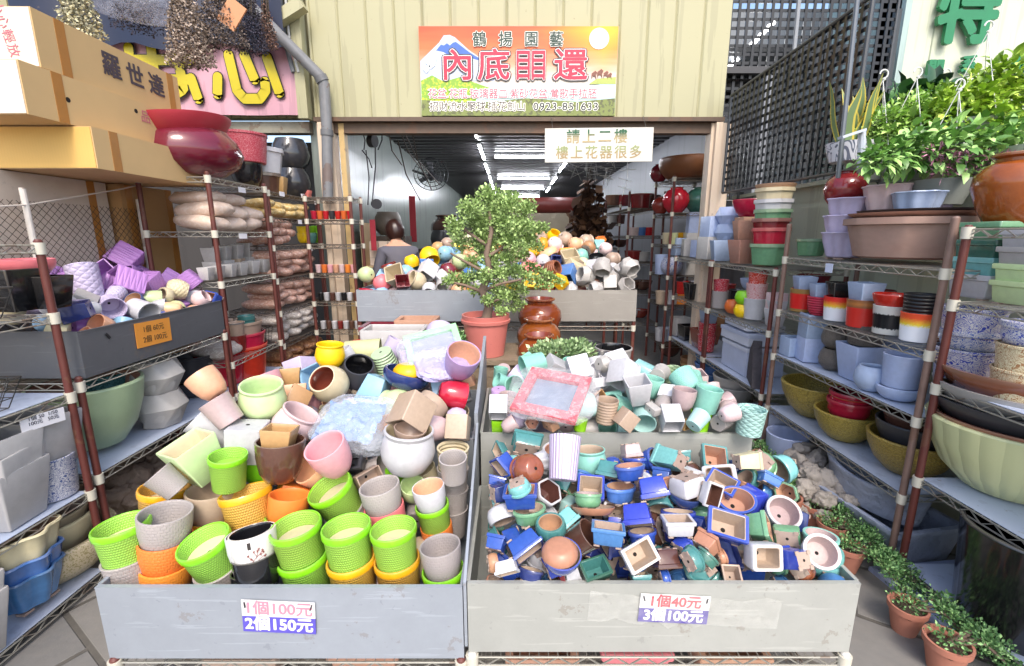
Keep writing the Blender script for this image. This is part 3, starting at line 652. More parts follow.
def place_pot(kind, col, pos, size, q, inner=None, style=None, where='', group=None, filler=False, label=None, words=None, centre=True):
    parts = pot_meshes(kind, col, inner, 'weave' if kind == 'wov' else style)
    h = KINDS[kind][3] * size; tilt = math.degrees(math.acos(max(-1, min(1, (q @ Vector((0, 0, 1))).z))))
    p = Vector(pos)
    if not centre: p = p + q @ Vector((0, 0, h / 2))
    nm = KNAME[kind]
    if len(parts) == 1:
        o = put(nm, parts[0][1], None, p, q)
    else:
        o = put(nm, None, None, p, q); o.empty_display_size = .03
        for pn, me in parts: put('body' if pn == 'pot' else pn, me, o)
    o.scale = (size, size, size)
    cw = C[col][0] if col in C else ''
    pose = '' if tilt < 25 else (' upside down' if tilt > 130 else ' on its side' if tilt > 62 else ' tipped over')
    base = (words or (cw + ' ' + STYLEW.get((style or '').split('|')[0], '') + KINDS[kind][0]).strip())
    if inner and inner != col and inner in C and not words and tilt < 100: base = base
    o['category'] = 'vase' if kind in ('urn', 'vase') else 'bowl' if kind in ('bowl', 'wide') else 'saucer' if kind == 'saucer' else 'flower pot'
    if group: o['group'] = group
    ALL.append(dict(fixed=FIXED[0], kind=kind, o=o, base=base, pose=pose, where=where, filler=filler, label=label, r=size * .5))
    return o

# ------------------------------------------------------------------ wire shelving racks and sheet steel bins
POST = mat('#5f2f28', .5, 'rust'); SLEEVE = mat('#c9c4b4', .5, 'plain'); WIRE = mat('#a9a69c', .38, 'rust', metal=.55); LINER = mat('#b9c3d6', .35, 'wall'); WIRE_D = mat('#6d655c', .45, 'rust', metal=.4)
SH = {}
def shelf_mesh(L, D, wire):
    key = (round(L, 3), round(D, 3), wire.name)
    if key in SH: return SH[key]
    b = MB(); hh = .03
    for y in (-D / 2, D / 2):
        b.cyl((-L / 2, y, 0), (L / 2, y, 0), .0035, 5); b.cyl((-L / 2, y, -hh), (L / 2, y, -hh), .0035, 5)
        n = max(4, int(L / .045)); pts = [(-L / 2 + L * i / n, y, -hh if i % 2 else 0) for i in range(n + 1)]
        for p, q in zip(pts[:-1], pts[1:]): b.cyl(p, q, .0026, 4, cap=False)
    for x in (-L / 2, L / 2):
        b.cyl((x, -D / 2, 0), (x, D / 2, 0), .0035, 5); b.cyl((x, -D / 2, -hh), (x, D / 2, -hh), .0035, 5)
        n = max(4, int(D / .05)); pts = [(x, -D / 2 + D * i / n, -hh if i % 2 else 0) for i in range(n + 1)]
        for p, q in zip(pts[:-1], pts[1:]): b.cyl(p, q, .0026, 4, cap=False)
    n = int(L / .03)
    for i in range(1, n): b.cyl((-L / 2 + L * i / n, -D / 2, .003), (-L / 2 + L * i / n, D / 2, .003), .0018, 3, cap=False)
    for y in (-D / 6, D / 6): b.cyl((-L / 2, y, -.004), (L / 2, y, -.004), .003, 4)
    SH[key] = b.mesh('shelf', wire, ang=60); return SH[key]
def rack(label, X0, X1, Y0, Y1, ztop, zs, liners=(), post=POST, wire=WIRE, sleeve=SLEEVE, name='wire_rack', group='wire shelving racks'):
    """A rack between X0..X1, Y0..Y1 with shelves at heights zs."""
    t = thing(name, label, 'rack', ((X0 + X1) / 2, (Y0 + Y1) / 2, 0), None, group)
    L, D = X1 - X0, Y1 - Y0; along = L >= D
    b = MB(); b.cyl((0, 0, .0), (0, 0, ztop), .0145, 12); b.cyl((0, 0, ztop), (0, 0, ztop + .008), .0145, 12, 0, .009)
    for z in [k * .1 for k in range(1, int(ztop / .1))]: b.cyl((0, 0, z), (0, 0, z + .003), .0152, 12)
    pm = b.mesh('post', post, ang=50)
    b = MB(); b.cyl((0, 0, -.036), (0, 0, .01), .019, 12, 0, .0205); cm = b.mesh('sleeve', sleeve, ang=50)
    for sx in (-1, 1):
        for sy in (-1, 1):
            p = put('post', pm, t, (sx * L / 2, sy * D / 2, 0))
            for z in zs: put('sleeve', cm, p, (0, 0, z))
    for z in zs:
        me = shelf_mesh(L if along else D, D if along else L, wire)
        s = put('shelf', me, t, (0, 0, z), None if along else Euler((0, 0, R(90))))
        if z in liners:
            b = MB(); b.box((0, 0, .0065), ((L if along else D) - .01, (D if along else L) - .01, .003)); put('liner', b.mesh('liner', LINER, smooth=False), s)
    return t
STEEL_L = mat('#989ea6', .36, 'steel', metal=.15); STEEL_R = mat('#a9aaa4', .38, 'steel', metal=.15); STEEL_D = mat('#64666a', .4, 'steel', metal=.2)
def bin_(label, X0, X1, Y0, Y1, z0, z1, m, name='steel_bin'):
    t = thing(name, label, 'bin', ((X0 + X1) / 2, (Y0 + Y1) / 2, z0), None, 'sheet steel display bins')
    L, D, H = X1 - X0, Y1 - Y0, z1 - z0; w = .004
    for nm, c, d in (('front_panel', (0, -D / 2 + w / 2, H / 2), (L, w, H)), ('rear_panel', (0, D / 2 - w / 2, H / 2), (L, w, H)), ('side_panel', (-L / 2 + w / 2, 0, H / 2), (w, D - 2 * w, H)), ('side_panel', (L / 2 - w / 2, 0, H / 2), (w, D - 2 * w, H)), ('bottom_panel', (0, 0, w / 2 + .002), (L - 2 * w, D - 2 * w, w))):
        b = MB(); b.box(c, d)
        if nm == 'front_panel':
            b.box((0, -D / 2 + .006, H + .002), (L, .014, .005))
        if nm == 'side_panel': b.box((c[0], 0, H + .002), (.012, D - .03, .005))
        put(nm, b.mesh(nm, m, smooth=False), t)
    return t
# ------------------------------------------------------------------ racks and bins
LX = -1.87
# front display: two bins before, two raised bins behind
rack('low wire rack under the left front bin of green and orange pots', -1.25, -.16, 1.205, 1.76, .25, (.05, .235))
rack('low wire rack under the front bin of blue bonsai pots', -.125, 1.045, 1.205, 1.76, .27, (.05, .255), post=mat('#c9c7c0', .4))
rack('wire rack under the raised bin of pastel pots', -1.2, -.19, 1.79, 2.4, .5, (.1, .45))
rack('wire rack under the raised bin of mint and white pots', -.1, .99, 1.79, 2.36, .5, (.1, .49))
bA = bin_('grey steel bin in front holding green, orange and grey woven pots', -1.26, -.15, 1.2, 1.765, .255, .508, STEEL_L)
bB = bin_('long grey steel bin in front heaped with glazed blue bonsai pots', -.135, 1.051, 1.2, 1.765, .28, .522, STEEL_R)
bC = bin_('raised grey steel bin heaped with pastel pots and bagged trays', -1.21, -.16, 1.78, 2.42, .47, .72, STEEL_L)
bD = bin_('raised grey steel bin heaped with mint and white pots', -.13, 1.0, 1.78, 2.38, .51, .745, STEEL_R)
b = MB(); b.add([(-.155, 1.775, .51), (-.14, 1.775, .51), (-.14, 2.44, .51), (-.155, 2.44, .51), (-.155, 1.775, .84), (-.14, 1.775, .84), (-.14, 2.44, 1.02), (-.155, 2.44, 1.02)], [(0, 3, 2, 1), (4, 5, 6, 7), (0, 1, 5, 4), (1, 2, 6, 5), (2, 3, 7, 6), (3, 0, 4, 7)])
tag(put('divider_sheet', b.mesh('divider_sheet', STEEL_L, smooth=False)), 'upright grey steel sheet dividing the pastel pots from the mint pots', 'divider')
b = MB(); b.add([(-.147, 1.2, .3), (-.138, 1.2, .3), (-.138, 1.77, .3), (-.147, 1.77, .3), (-.147, 1.2, .53), (-.138, 1.2, .53), (-.138, 1.77, .8), (-.147, 1.77, .8)], [(0, 3, 2, 1), (4, 5, 6, 7), (0, 1, 5, 4), (1, 2, 6, 5), (2, 3, 7, 6), (3, 0, 4, 7)])
tag(put('divider_sheet', b.mesh('divider_sheet', STEEL_L, smooth=False)), 'sloping grey steel sheet standing between the two front bins', 'divider')
# back display
rack('wire rack carrying the two long bins in front of the shop door', -1.18, .945, 3.52, 4.1, .92, (.08, .86), wire=WIRE_D)
bE = bin_('left grey steel bin before the shop door behind the bonsai tree', -1.19, -.13, 3.5, 4.12, .905, 1.142, STEEL_L)
bF = bin_('right grey steel bin before the shop door behind the brown jars', -.125, .955, 3.5, 4.12, .905, 1.142, mat('#97928b', .38, 'steel', metal=.15))
rack('wire rack with a raised heap of pots just inside the shop door', -1.0, .95, 4.16, 4.66, 1.15, (.3, 1.12), wire=WIRE_D)
# left side
rack('wire rack nearest on the left with baskets, white boxes and blue bowls', -2.33, -1.87, .66, 1.85, 1.53, (.05, .44, .895, 1.235, 1.515), liners=(.05, .44, .895))
rack('left wire rack carrying the grey bin of lavender pots', -2.33, -1.87, 1.9, 2.92, .95, (.49, .925), liners=(.49,))
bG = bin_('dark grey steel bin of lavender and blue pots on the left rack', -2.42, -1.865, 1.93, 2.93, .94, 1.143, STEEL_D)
rack('tall left wire rack with bags of sand and white boxes', -2.3, -1.87, 2.96, 3.62, 1.93, (.12, .5, .72, 1.256, 1.575, 1.905), liners=(.5,), wire=WIRE)
rack('left wire rack full of pink gravel bags beside the sand rack', -2.3, -1.87, 3.66, 4.56, 1.9, (.42, .68, .95, 1.21, 1.47, 1.69, 1.885), wire=WIRE_D)
rack('narrow wire rack before the left door jamb with rows of small bottles', -1.83, -1.43, 4.22, 4.5, 1.9, (.68, .95, 1.21, 1.47, 1.69, 1.885), wire=WIRE_D)
# right side
RX = 1.78
rack('wire rack nearest on the right with blue and white porcelain and trays', RX, 2.26, .68, 1.84, 1.585, (.08, .51, .936, 1.29, 1.575), liners=(.51, .936, .08))
rack('middle right wire rack with red and black pots over golden bowls', RX, 2.26, 1.9, 3.03, 1.62, (.39, .763, 1.064, 1.41), liners=(.39, .763), post=mat('#7d6459', .5, 'rust'))
rack('right wire rack with white boxes and a heap of bowls on top', RX, 2.26, 3.12, 4.12, 1.335, (.08, .44, .9, 1.32), liners=(.44,))
rack('right wire rack with black and brown square pots before the door', RX, 2.26, 4.16, 5.05, 1.335, (.08, .44, .9, 1.32), liners=(.44,))
rack('tall right wire rack in the doorway with red ball vases', 1.77, 2.24, 5.25, 5.9, 2.19, (.3, .75, 1.1, 1.45, 1.8, 2.17), wire=WIRE_D)
rack('dark wire rack deep in the hall with red and white drums', 1.5, 1.95, 6.1, 7.6, 2.1, (.4, .8, 1.2, 1.55, 1.9), wire=WIRE_D)
rack('dark wire rack far down the hall beside the brown leaf bunch', 1.3, 1.8, 7.9, 9.4, 2.1, (.4, .9, 1.35, 1.75, 2.05), wire=WIRE_D)

# ------------------------------------------------------------------ pots heaped in the bins (settled under gravity beforehand)
BINW = {'A': 'left front bin', 'C': 'pastel bin', 'B': 'bonsai bin', 'D': 'mint bin', 'E': 'back bins', 'G': 'lavender bin'}
GRP = {'A': 'pots heaped in the left front bin', 'C': 'pots heaped in the pastel bin', 'B': 'glazed pots heaped in the bonsai bin', 'D': 'pots heaped in the mint bin', 'E': 'pots heaped in the back bins', 'G': 'pots heaped in the lavender bin'}
# bin kind colour inner style size x y z qw qx qy qz filler
POTS = '''
A wov lime crm - 0.153 -1.25 1.319 0.567 0.989 -0.014 -0.041 0.144 0 0
A cyl gry - brick 0.153 -1.241 1.317 0.461 0.921 0.01 -0.043 -0.388 0 1
A cup gry - brick 0.157 -1.132 1.338 0.606 0.373 0.039 0.035 0.926 0 3
A cup org - brick 0.157 -1.141 1.334 0.515 -0.877 0.039 -0.035 0.477 0 4
A cup org - brick 0.157 -1.15 1.331 0.424 -0.512 0.051 -0.01 0.858 0 5
A wov lime crm - 0.152 -0.973 1.316 0.523 0.317 -0.051 -0.13 0.938 0 7
A cyl gry - brick 0.152 -0.954 1.338 0.424 0.964 0.124 -0.063 -0.227 0 8
A wov lime crm - 0.153 -0.69 1.323 0.563 0.73 -0.02 -0.048 0.682 0 9
A wov lime crm - 0.153 -0.679 1.327 0.449 0.923 0.035 -0.039 -0.381 0 10
A wov lime crm - 0.15 -0.529 1.318 0.561 0.93 -0.023 -0.026 0.365 0 12
A wov yel crm - 0.15 -0.521 1.315 0.445 -0.067 -0.032 0.014 0.997 0 13
A cyl mau - brick 0.15 -0.514 1.313 0.335 0.841 0.008 -0.034 -0.54 0 14
A wov lime crm - 0.144 -0.378 1.318 0.557 0.966 -0.003 -0.035 -0.256 0 15
A wov yel crm - 0.144 -0.371 1.316 0.446 0.531 -0.034 -0.007 0.847 0 16
A cup gry - brick 0.135 -0.227 1.307 0.517 0.72 -0.05 -0.015 0.692 0 18
A wov lime crm - 0.135 -0.218 1.302 0.422 0.979 -0.035 -0.039 0.197 0 19
A wov yel crm - 0.157 -1.253 1.493 0.59 -0.488 -0.025 -0.065 -0.87 0 20
A cup bei - plain 0.164 -1.085 1.497 0.59 -0.823 -0.003 -0.035 -0.566 0 22
A wov yel crm - 0.164 -1.091 1.494 0.478 -0.376 0.035 0.005 0.926 0 23
A wov yel crm - 0.164 -0.925 1.457 0.591 0.716 0.008 -0.122 -0.687 0 25
A wov yel crm - 0.164 -0.904 1.44 0.484 0.979 -0.062 -0.105 -0.163 0 26
A cup org - - 0.141 -0.79 1.457 0.6 -0.739 0.038 -0.116 -0.663 0 27
A wov lime crm - 0.141 -0.801 1.438 0.511 -0.299 0.09 0.082 0.946 0 28
A wov lime crm - 0.154 -0.617 1.488 0.616 0.217 -0.14 -0.154 0.954 0 29
A cyl gry - brick 0.154 -0.582 1.513 0.52 0.043 -0.165 -0.127 0.977 0 30
A cup gry - brick 0.143 -0.458 1.472 0.632 0.889 -0.02 -0.067 0.453 0 31
A cup hpk - - 0.143 -0.447 1.474 0.55 0.52 -0.052 -0.046 0.851 0 32
A cup wht pch - 0.118 -0.29 1.482 0.634 0.909 0.049 -0.05 -0.41 0 34
A wov lime crm - 0.118 -0.279 1.486 0.552 0.997 0.021 -0.066 0.036 0 35
A cup org - - 0.118 -0.269 1.49 0.475 0.044 -0.064 -0.027 0.997 0 36
A cyl crm - ring 0.123 -0.226 1.62 0.708 -0.529 0.015 -0.009 0.848 0 37
A cyl gry - brick 0.123 -0.229 1.62 0.624 -0.2 0.017 -0.003 0.98 0 38
A cyl gry - brick 0.123 -0.232 1.62 0.54 -0.869 0.009 -0.015 0.494 0 39
A cyl gry - brick 0.123 -0.235 1.62 0.456 -0.596 0.014 -0.01 0.803 0 40
A cyl gry - brick 0.097 -1.182 1.439 0.724 0.931 0.014 -0.333 0.147 0 41
A sqt lgr crm - 0.164 -1.145 1.542 0.756 0.951 0.149 -0.091 -0.254 0 42
A cube wht - - 0.136 -1.002 1.624 0.787 -0.044 -0.764 0.643 0.02 0 43
A wov lime - - 0.122 -1.01 1.503 0.73 0.99 0.019 0.049 0.128 0 44
A cup brn - - 0.173 -0.847 1.553 0.747 0.803 -0.025 0.045 0.594 0 45
A sqt tan - - 0.118 -0.851 1.563 0.811 0.056 -0.055 -0.074 -0.994 0 46
A cup pch - - 0.151 -0.724 1.614 0.666 0.81 0.092 -0.366 0.45 0 47
A cup pnk - - 0.147 -0.643 1.515 0.776 0.184 -0.078 -0.198 0.96 0 48
A rect chg - - 0.135 -0.611 1.597 0.714 0.945 0.315 -0.087 0.006 0 49
A box bei - - 0.102 -0.529 1.544 0.684 0.74 0.554 0.132 0.357 0 50
A bell wht crm - 0.197 -0.386 1.584 0.772 0.921 0.021 0.043 0.386 0 51
A bowl bei - - 0.117 -0.378 1.569 0.836 0.991 -0.005 0.117 -0.06 0 52
A cube bei - - 0.129 -0.379 1.641 0.893 -0.423 -0.824 0.375 -0.027 0 53
A cube bei - - 0.095 -0.212 1.689 0.815 0.269 0.962 -0.039 -0.008 0 54
A cup lgr - - 0.093 -0.371 1.561 0.617 0.376 0.15 -0.174 0.898 0 55
A cyl gry - brick 0.101 -0.21 1.515 0.734 0.899 0.066 -0.033 0.433 0 56
A cup wht blk - 0.139 -0.818 1.289 0.574 0.622 -0.007 -0.113 -0.775 0 57
A cup blk - - 0.139 -0.808 1.275 0.502 0.439 -0.099 0.055 0.891 0 59
C cyl wht - - 0.158 -1.166 1.701 0.817 0.908 0.161 -0.346 -0.171 0 60
C cyl mau - - 0.114 -1.092 1.639 0.902 0.707 -0.192 -0.206 0.648 0 61
C cup pch - - 0.12 -1.16 1.681 0.992 0.686 0.205 -0.284 -0.637 0 62
C cup pnk - - 0.17 -1.103 1.967 0.867 0.503 -0.202 -0.049 0.839 0 63
C bell lgr - - 0.174 -1.009 1.767 0.9 0.481 -0.005 0.111 -0.87 0 65
C bell lpk - - 0.168 -0.875 1.726 0.804 0.821 0.091 0.275 0.492 0 66
C bell ylw - - 0.117 -0.922 1.868 0.774 0.716 -0.083 0.686 -0.095 0 68
C ball crm rbr - 0.167 -0.815 1.971 0.9 0.147 0.178 0.39 -0.891 0 69
C sqt tan trc - 0.107 -1.055 2.095 0.885 0.202 0.025 -0.116 -0.972 0 70
C sqt pch - - 0.103 -0.977 1.98 0.841 0.201 0.034 -0.208 -0.957 0 71
C sqt tan - - 0.091 -0.914 1.878 0.874 0.81 0.328 -0.389 -0.291 0 72
C sqt plav - - 0.131 -1.06 2.227 0.883 0.576 -0.001 -0.23 -0.785 0 73
C cube sky - - 0.132 -0.921 2.117 0.874 0.855 0.466 -0.218 0.062 0 74
C bell ylw - - 0.132 -0.849 2.08 1.006 0.86 -0.018 0.043 -0.509 0 75
C cup wht - - 0.123 -0.835 2.233 0.94 0.646 -0.124 -0.223 0.72 0 76
C cup lpk - - 0.125 -0.932 2.282 0.888 0.091 -0.309 0.283 0.903 0 77
C ball chg blk - 0.184 -0.743 2.126 0.897 0.953 0.256 0.143 0.078 0 78
C sqt sky - - 0.136 -0.632 2.029 0.853 0.208 0.624 -0.753 -0.015 0 79
C tall pyl - - 0.138 -0.786 2.355 0.954 0.482 -0.588 0.403 -0.51 0 80
C cup pnk - - 0.112 -0.58 2.127 0.856 0.163 -0.263 0.951 -0.029 0 81
C cyl sgr - ring 0.125 -0.631 2.214 0.937 -0.005 -0.63 -0.749 -0.205 0 82
C cyl plav - - 0.119 -0.625 2.352 0.964 0.952 -0.083 0.282 0.089 0 83
C wide navy - - 0.217 -0.489 2.029 0.909 0.711 0.069 0.133 0.687 0 85
C wide ylw - - 0.15 -0.47 2.023 0.954 0.005 0.214 0.976 -0.041 0 86
C cup red - - 0.135 -0.268 1.949 0.861 0.122 -0.807 -0.038 -0.577 0 87
C cup lav pch - 0.157 -0.228 1.979 0.995 0.078 0.176 -0.25 0.949 0 88
C ball plav - - 0.098 -0.242 1.868 0.779 0.657 -0.224 0.711 -0.113 0 89
C cube sky - - 0.125 -0.327 2.084 0.863 0.33 0.934 0.089 0.104 0 90
C sqt pch - - 0.097 -0.229 2.096 0.895 0.139 0.691 0.701 0.107 0 91
C cup plav - - 0.156 -0.38 2.344 1.021 0.446 -0.263 -0.443 -0.732 0 93
C sqt mga - - 0.13 -0.336 2.21 0.927 0.203 0.217 0.746 0.596 0 94
C cyl lav - - 0.155 -0.483 2.241 0.925 0.609 0.517 -0.55 -0.244 0 95
C bell lgr - - 0.152 -0.506 1.935 0.809 0.103 -0.719 0.148 0.671 0 96
C cup bei - - 0.154 -0.378 1.888 0.795 -0.004 0.311 0.416 0.854 0 97
C cup org - - 0.101 -0.528 1.819 0.768 0.698 0.285 0.614 0.235 0 100
C cup lpk - - 0.11 -0.308 1.735 0.792 0.685 0.415 -0.536 -0.267 0 101
B rect teal bei - 0.084 -0.043 1.668 0.723 0.603 0.563 -0.242 -0.511 0 104
B rnd aqua bei - 0.089 0.015 1.615 0.702 0.309 0.866 0.313 -0.237 0 105
B rect teal bei - 0.13 0.058 1.667 0.756 0.046 -0.087 -0.55 -0.829 0 106
B lobe wht bei - 0.086 0.097 1.587 0.717 0.371 0.435 0.604 0.555 0 107
B drum wht trc - 0.121 0.172 1.639 0.721 0.882 0.073 0.02 -0.465 0 108
B oval blu bei - 0.097 0.261 1.567 0.661 0.145 -0.193 -0.41 -0.879 0 109
B bell mint bei - 0.133 0.3 1.641 0.689 0.733 -0.041 -0.059 -0.676 0 110
B sqb teal bei - 0.089 0.355 1.54 0.715 0.298 0.928 -0.216 -0.053 0 111
B rect teal bei - 0.092 0.037 1.544 0.667 0.77 0.513 -0.057 -0.376 0 112
B sqb cob bei - 0.086 -0.028 1.525 0.747 0.547 0.629 -0.55 -0.051 0 113
B rect trc bei - 0.085 -0.041 1.588 0.696 0.335 0.209 0.517 0.759 0 114
B bell rbr bei - 0.11 0.057 1.474 0.753 0.518 -0.653 -0.551 -0.041 0 115
B hexb wht brn - 0.097 0.117 1.437 0.679 0.869 0.337 0.131 0.339 0 116
B sqb brn bei - 0.102 0.131 1.521 0.632 0.326 0.215 0.269 0.88 0 117
B casc teal trc - 0.078 0.193 1.522 0.697 0.154 0.175 0.272 0.934 0 118
B sqb cob bei - 0.105 0.28 1.484 0.663 0.967 0.236 -0.026 -0.093 0 119
B recr mga bei - 0.086 0.201 1.478 0.607 0.596 0.62 0.429 0.275 0 120
B oval cob trc - 0.115 0.412 1.472 0.744 0.175 0.012 -0.136 -0.975 0 121
B recr wht bei - 0.084 0.357 1.44 0.607 0.941 0.323 -0.024 -0.095 0 122
B sqb aqua bei - 0.068 -0.052 1.474 0.615 0.527 0.592 -0.442 -0.42 0 123
B drum wht bei - 0.102 -0.034 1.399 0.626 0.28 0.803 -0.405 0.335 0 124
B rect cob trc - 0.124 0.03 1.374 0.707 0.052 -0.045 0.025 0.997 0 125
B rnd aqua bei - 0.078 0.022 1.361 0.753 -0.031 0.983 0.031 0.177 0 126
B oval grn bei - 0.113 0.058 1.362 0.65 0.136 0.036 -0.041 -0.989 0 127
B oval wht bei - 0.075 0.125 1.432 0.605 0.603 -0.663 0.332 -0.295 0 128
B saucer trc bei - 0.148 0.271 1.389 0.65 0.903 -0.208 0.093 0.365 0 129
B rnd grn mau - 0.094 0.255 1.395 0.685 0.783 -0.177 -0.117 -0.585 0 130
B sqb aqua bei - 0.086 0.177 1.374 0.62 0.383 0.86 0.178 0.286 0 131
B casc cob bei - 0.07 0.344 1.372 0.592 0.188 0.976 -0.107 -0.019 0 132
B recr cob bei - 0.101 0.009 1.315 0.573 0.454 0.705 -0.34 -0.425 0 133
B drum teal tan - 0.099 0.123 1.297 0.645 0.321 -0.022 -0.072 0.944 0 134
B cyl brn brn - 0.098 0.214 1.291 0.607 0.162 -0.347 0.18 -0.906 0 135
B rect cob bei - 0.118 0.039 1.25 0.619 0.421 0.858 0.075 0.285 0 136
B rect wht bei - 0.074 -0.016 1.178 0.599 0.403 0.9 -0.089 0.14 0 137
B drum trc bei - 0.058 -0.059 1.233 0.57 0.638 -0.446 0.541 -0.317 0 138
B bowl cob bei - 0.118 0.145 1.194 0.613 0.972 0.116 0.031 -0.201 0 139
B wide trc bei - 0.108 0.139 1.185 0.651 0.045 -0.171 0.983 0.043 0 140
B oval navy bei - 0.08 0.057 1.236 0.527 0.955 -0.248 0.068 -0.15 0 141
B saucer dred bei - 0.086 0.145 1.247 0.53 0.714 -0.336 0.576 -0.214 0 142
B casc wht bei - 0.061 0.18 1.235 0.54 0.025 0.593 0.794 0.133 0 143
B rect blu bei - 0.112 0.292 1.245 0.662 0.097 0.021 0.109 0.989 0 144
B rect dgr teal - 0.099 0.259 1.245 0.533 0.976 0.159 -0.058 0.139 0 145
B sqb mau bei - 0.079 0.465 1.67 0.727 0.24 0.967 0.067 0.042 0 147
B oval cob trc - 0.109 0.465 1.607 0.704 0.575 -0.131 0.148 0.794 0 148
B rnd cob bei - 0.094 0.542 1.663 0.689 0.86 0.318 0.394 0.066 0 149
B casc aqua bei - 0.093 0.595 1.602 0.726 0.356 -0.079 -0.787 -0.497 0 150
B sqb teal bei - 0.071 0.667 1.671 0.702 0.023 -0.05 0.231 0.971 0 151
B sqb wht bei - 0.077 0.66 1.566 0.672 0.308 0.388 0.742 0.452 0 152
B sqb teal trc - 0.107 0.783 1.655 0.696 0.937 0.337 0.042 -0.079 0 153
B oval wht bei - 0.129 0.452 1.531 0.665 0.388 -0.865 0.131 -0.29 0 154
B oval blu trc - 0.125 0.379 1.46 0.67 0.272 -0.04 -0.092 -0.957 0 155
B sqb cob bei - 0.106 0.473 1.411 0.717 0.318 0.94 -0.066 0.099 0 156
B recr wht bei - 0.12 0.61 1.458 0.702 0.11 0.962 0.25 0.018 0 157
B wide navy bei - 0.105 0.598 1.444 0.653 0.936 -0.078 0.054 -0.339 0 158
B rect wht brn - 0.093 0.667 1.404 0.699 0.6 0.559 -0.245 0.518 0 159
B rect dgr bei - 0.116 0.687 1.482 0.648 0.484 0.476 -0.018 0.734 0 160
B recr wht bei - 0.129 0.771 1.552 0.674 0.878 0.413 -0.213 -0.112 0 161
B rect cob bei - 0.112 0.74 1.48 0.689 0.893 0.271 0.02 -0.36 0 162
B casc crm bei - 0.076 0.88 1.59 0.725 0.527 0.348 0.625 0.459 0 163
B rect blu bei - 0.082 0.942 1.538 0.677 0.034 0.246 0.284 0.926 0 164
B rnd trc bei - 0.052 0.858 1.533 0.653 0.36 0.161 0.216 0.893 0 165
B oval cob trc - 0.134 0.759 1.416 0.659 0.96 0.278 -0.024 -0.018 0 166
B sqb cob bei - 0.092 0.838 1.462 0.644 0.327 0.436 0.649 0.531 0 167
B sqb grn trc - 0.093 0.801 1.326 0.625 0.529 0.559 0.12 0.627 0 170
B rnd wht mau - 0.112 0.912 1.397 0.63 0.514 0.155 -0.297 0.79 0 171
B sqb cob bei - 0.104 0.413 1.354 0.654 0.338 0.921 -0.173 0.089 0 172
B oval cob bei - 0.115 0.554 1.372 0.63 0.012 0.013 0.178 0.984 0 173
B oval navy bei - 0.099 0.541 1.34 0.589 0.095 -0.038 -0.175 -0.979 0 174
B rect cob bei - 0.08 0.622 1.404 0.586 0.257 0.066 0.526 0.808 0 175
B oval blu bei - 0.108 0.392 1.275 0.549 0.441 -0.093 -0.087 -0.889 0 176
B oval cob bei - 0.11 0.42 1.309 0.602 0.363 -0.048 -0.179 -0.913 0 177
B rect wht bei - 0.104 0.525 1.299 0.653 0.01 -0.01 0.081 0.997 0 178
B sqb navy bei - 0.072 0.627 1.329 0.579 0.83 0.495 0.101 0.236 0 179
B hexb teal bei - 0.099 0.587 1.256 0.532 0.224 0.336 -0.881 -0.247 0 180
B rect wht bei - 0.112 0.377 1.213 0.615 0.857 0.46 -0.041 0.229 0 181
B sqb brn bei - 0.086 0.475 1.257 0.569 0.282 0.958 0.059 0.003 0 182
B rnd cob bei - 0.052 0.467 1.229 0.52 0.64 0.192 0.688 0.282 0 183
B oval teal bei - 0.08 0.538 1.206 0.603 0.692 -0.46 0.547 -0.103 0 184
B oval dgr bei - 0.074 0.587 1.222 0.593 0.065 0.372 0.271 0.886 0 185
B rect cob bei - 0.134 0.672 1.291 0.653 0.937 0.311 0.04 -0.156 0 186
B rnd trc bei - 0.05 0.66 1.278 0.557 0.061 -0.633 -0.056 -0.77 0 187
B hexb grn trc - 0.08 1.001 1.513 0.636 0.725 0.519 -0.249 -0.378 0 188
B oval mau bei - 0.072 0.94 1.356 0.565 0.003 -0.442 0.335 -0.832 0 189
B recr grn bei - 0.084 0.882 1.31 0.608 0.228 0.113 0.743 0.619 0 190
B drum wht bei - 0.075 0.921 1.296 0.547 0.486 -0.028 0.782 0.39 0 191
B rnd mint mau - 0.102 0.995 1.314 0.585 0.091 0.014 0.052 0.994 0 192
B casc cob bei - 0.077 0.85 1.224 0.592 0.085 0.086 -0.868 -0.481 0 193
B rnd wht mau - 0.102 0.937 1.235 0.606 0.196 -0.007 -0.401 0.895 0 194
B recr wht bei - 0.112 0.763 1.234 0.597 0.816 0.573 0.077 0.021 0 195
B rnd rbr bei - 0.075 0.899 1.252 0.536 0.071 0.59 0.552 0.584 0 196
B sqb bei bei - 0.061 0.678 1.239 0.521 0.952 0.299 -0.043 -0.056 0 197
B sqb cob bei - 0.081 -0.023 1.267 0.525 0.435 0.223 0.492 0.721 0 198
B sqb cob bei - 0.067 -0.048 1.268 0.612 0.143 0.061 0.41 0.899 0 199
B rect teal bei - 0.071 -0.054 1.339 0.578 0.534 0.298 0.426 0.666 0 200
B sqb navy bei - 0.068 -0.049 1.444 0.681 0.432 0.298 0.658 0.54 0 201
B rect cob bei - 0.074 -0.053 1.517 0.681 0.048 0.1 0.313 0.943 0 202
B rnd trc bei - 0.055 -0.059 1.232 0.496 0.73 -0.167 0.177 -0.639 0 203
B sqb teal bei - 0.067 0.399 1.237 0.503 0.013 0.031 -0.273 -0.961 0 204
B sqb navy bei - 0.077 0.321 1.299 0.59 0.573 0.498 -0.464 -0.456 0 205
B rect cob bei - 0.074 0.118 1.235 0.558 0.456 0.327 0.495 0.663 0 206
B sqb cob bei - 0.076 0.563 1.585 0.662 0.222 0.064 0.411 0.882 0 207
B rnd trc bei - 0.081 0.553 1.505 0.661 0.015 0.235 -0.533 -0.813 0 208
B rnd grn bei - 0.069 0.66 1.431 0.606 0.322 -0.143 0.405 0.844 0 209
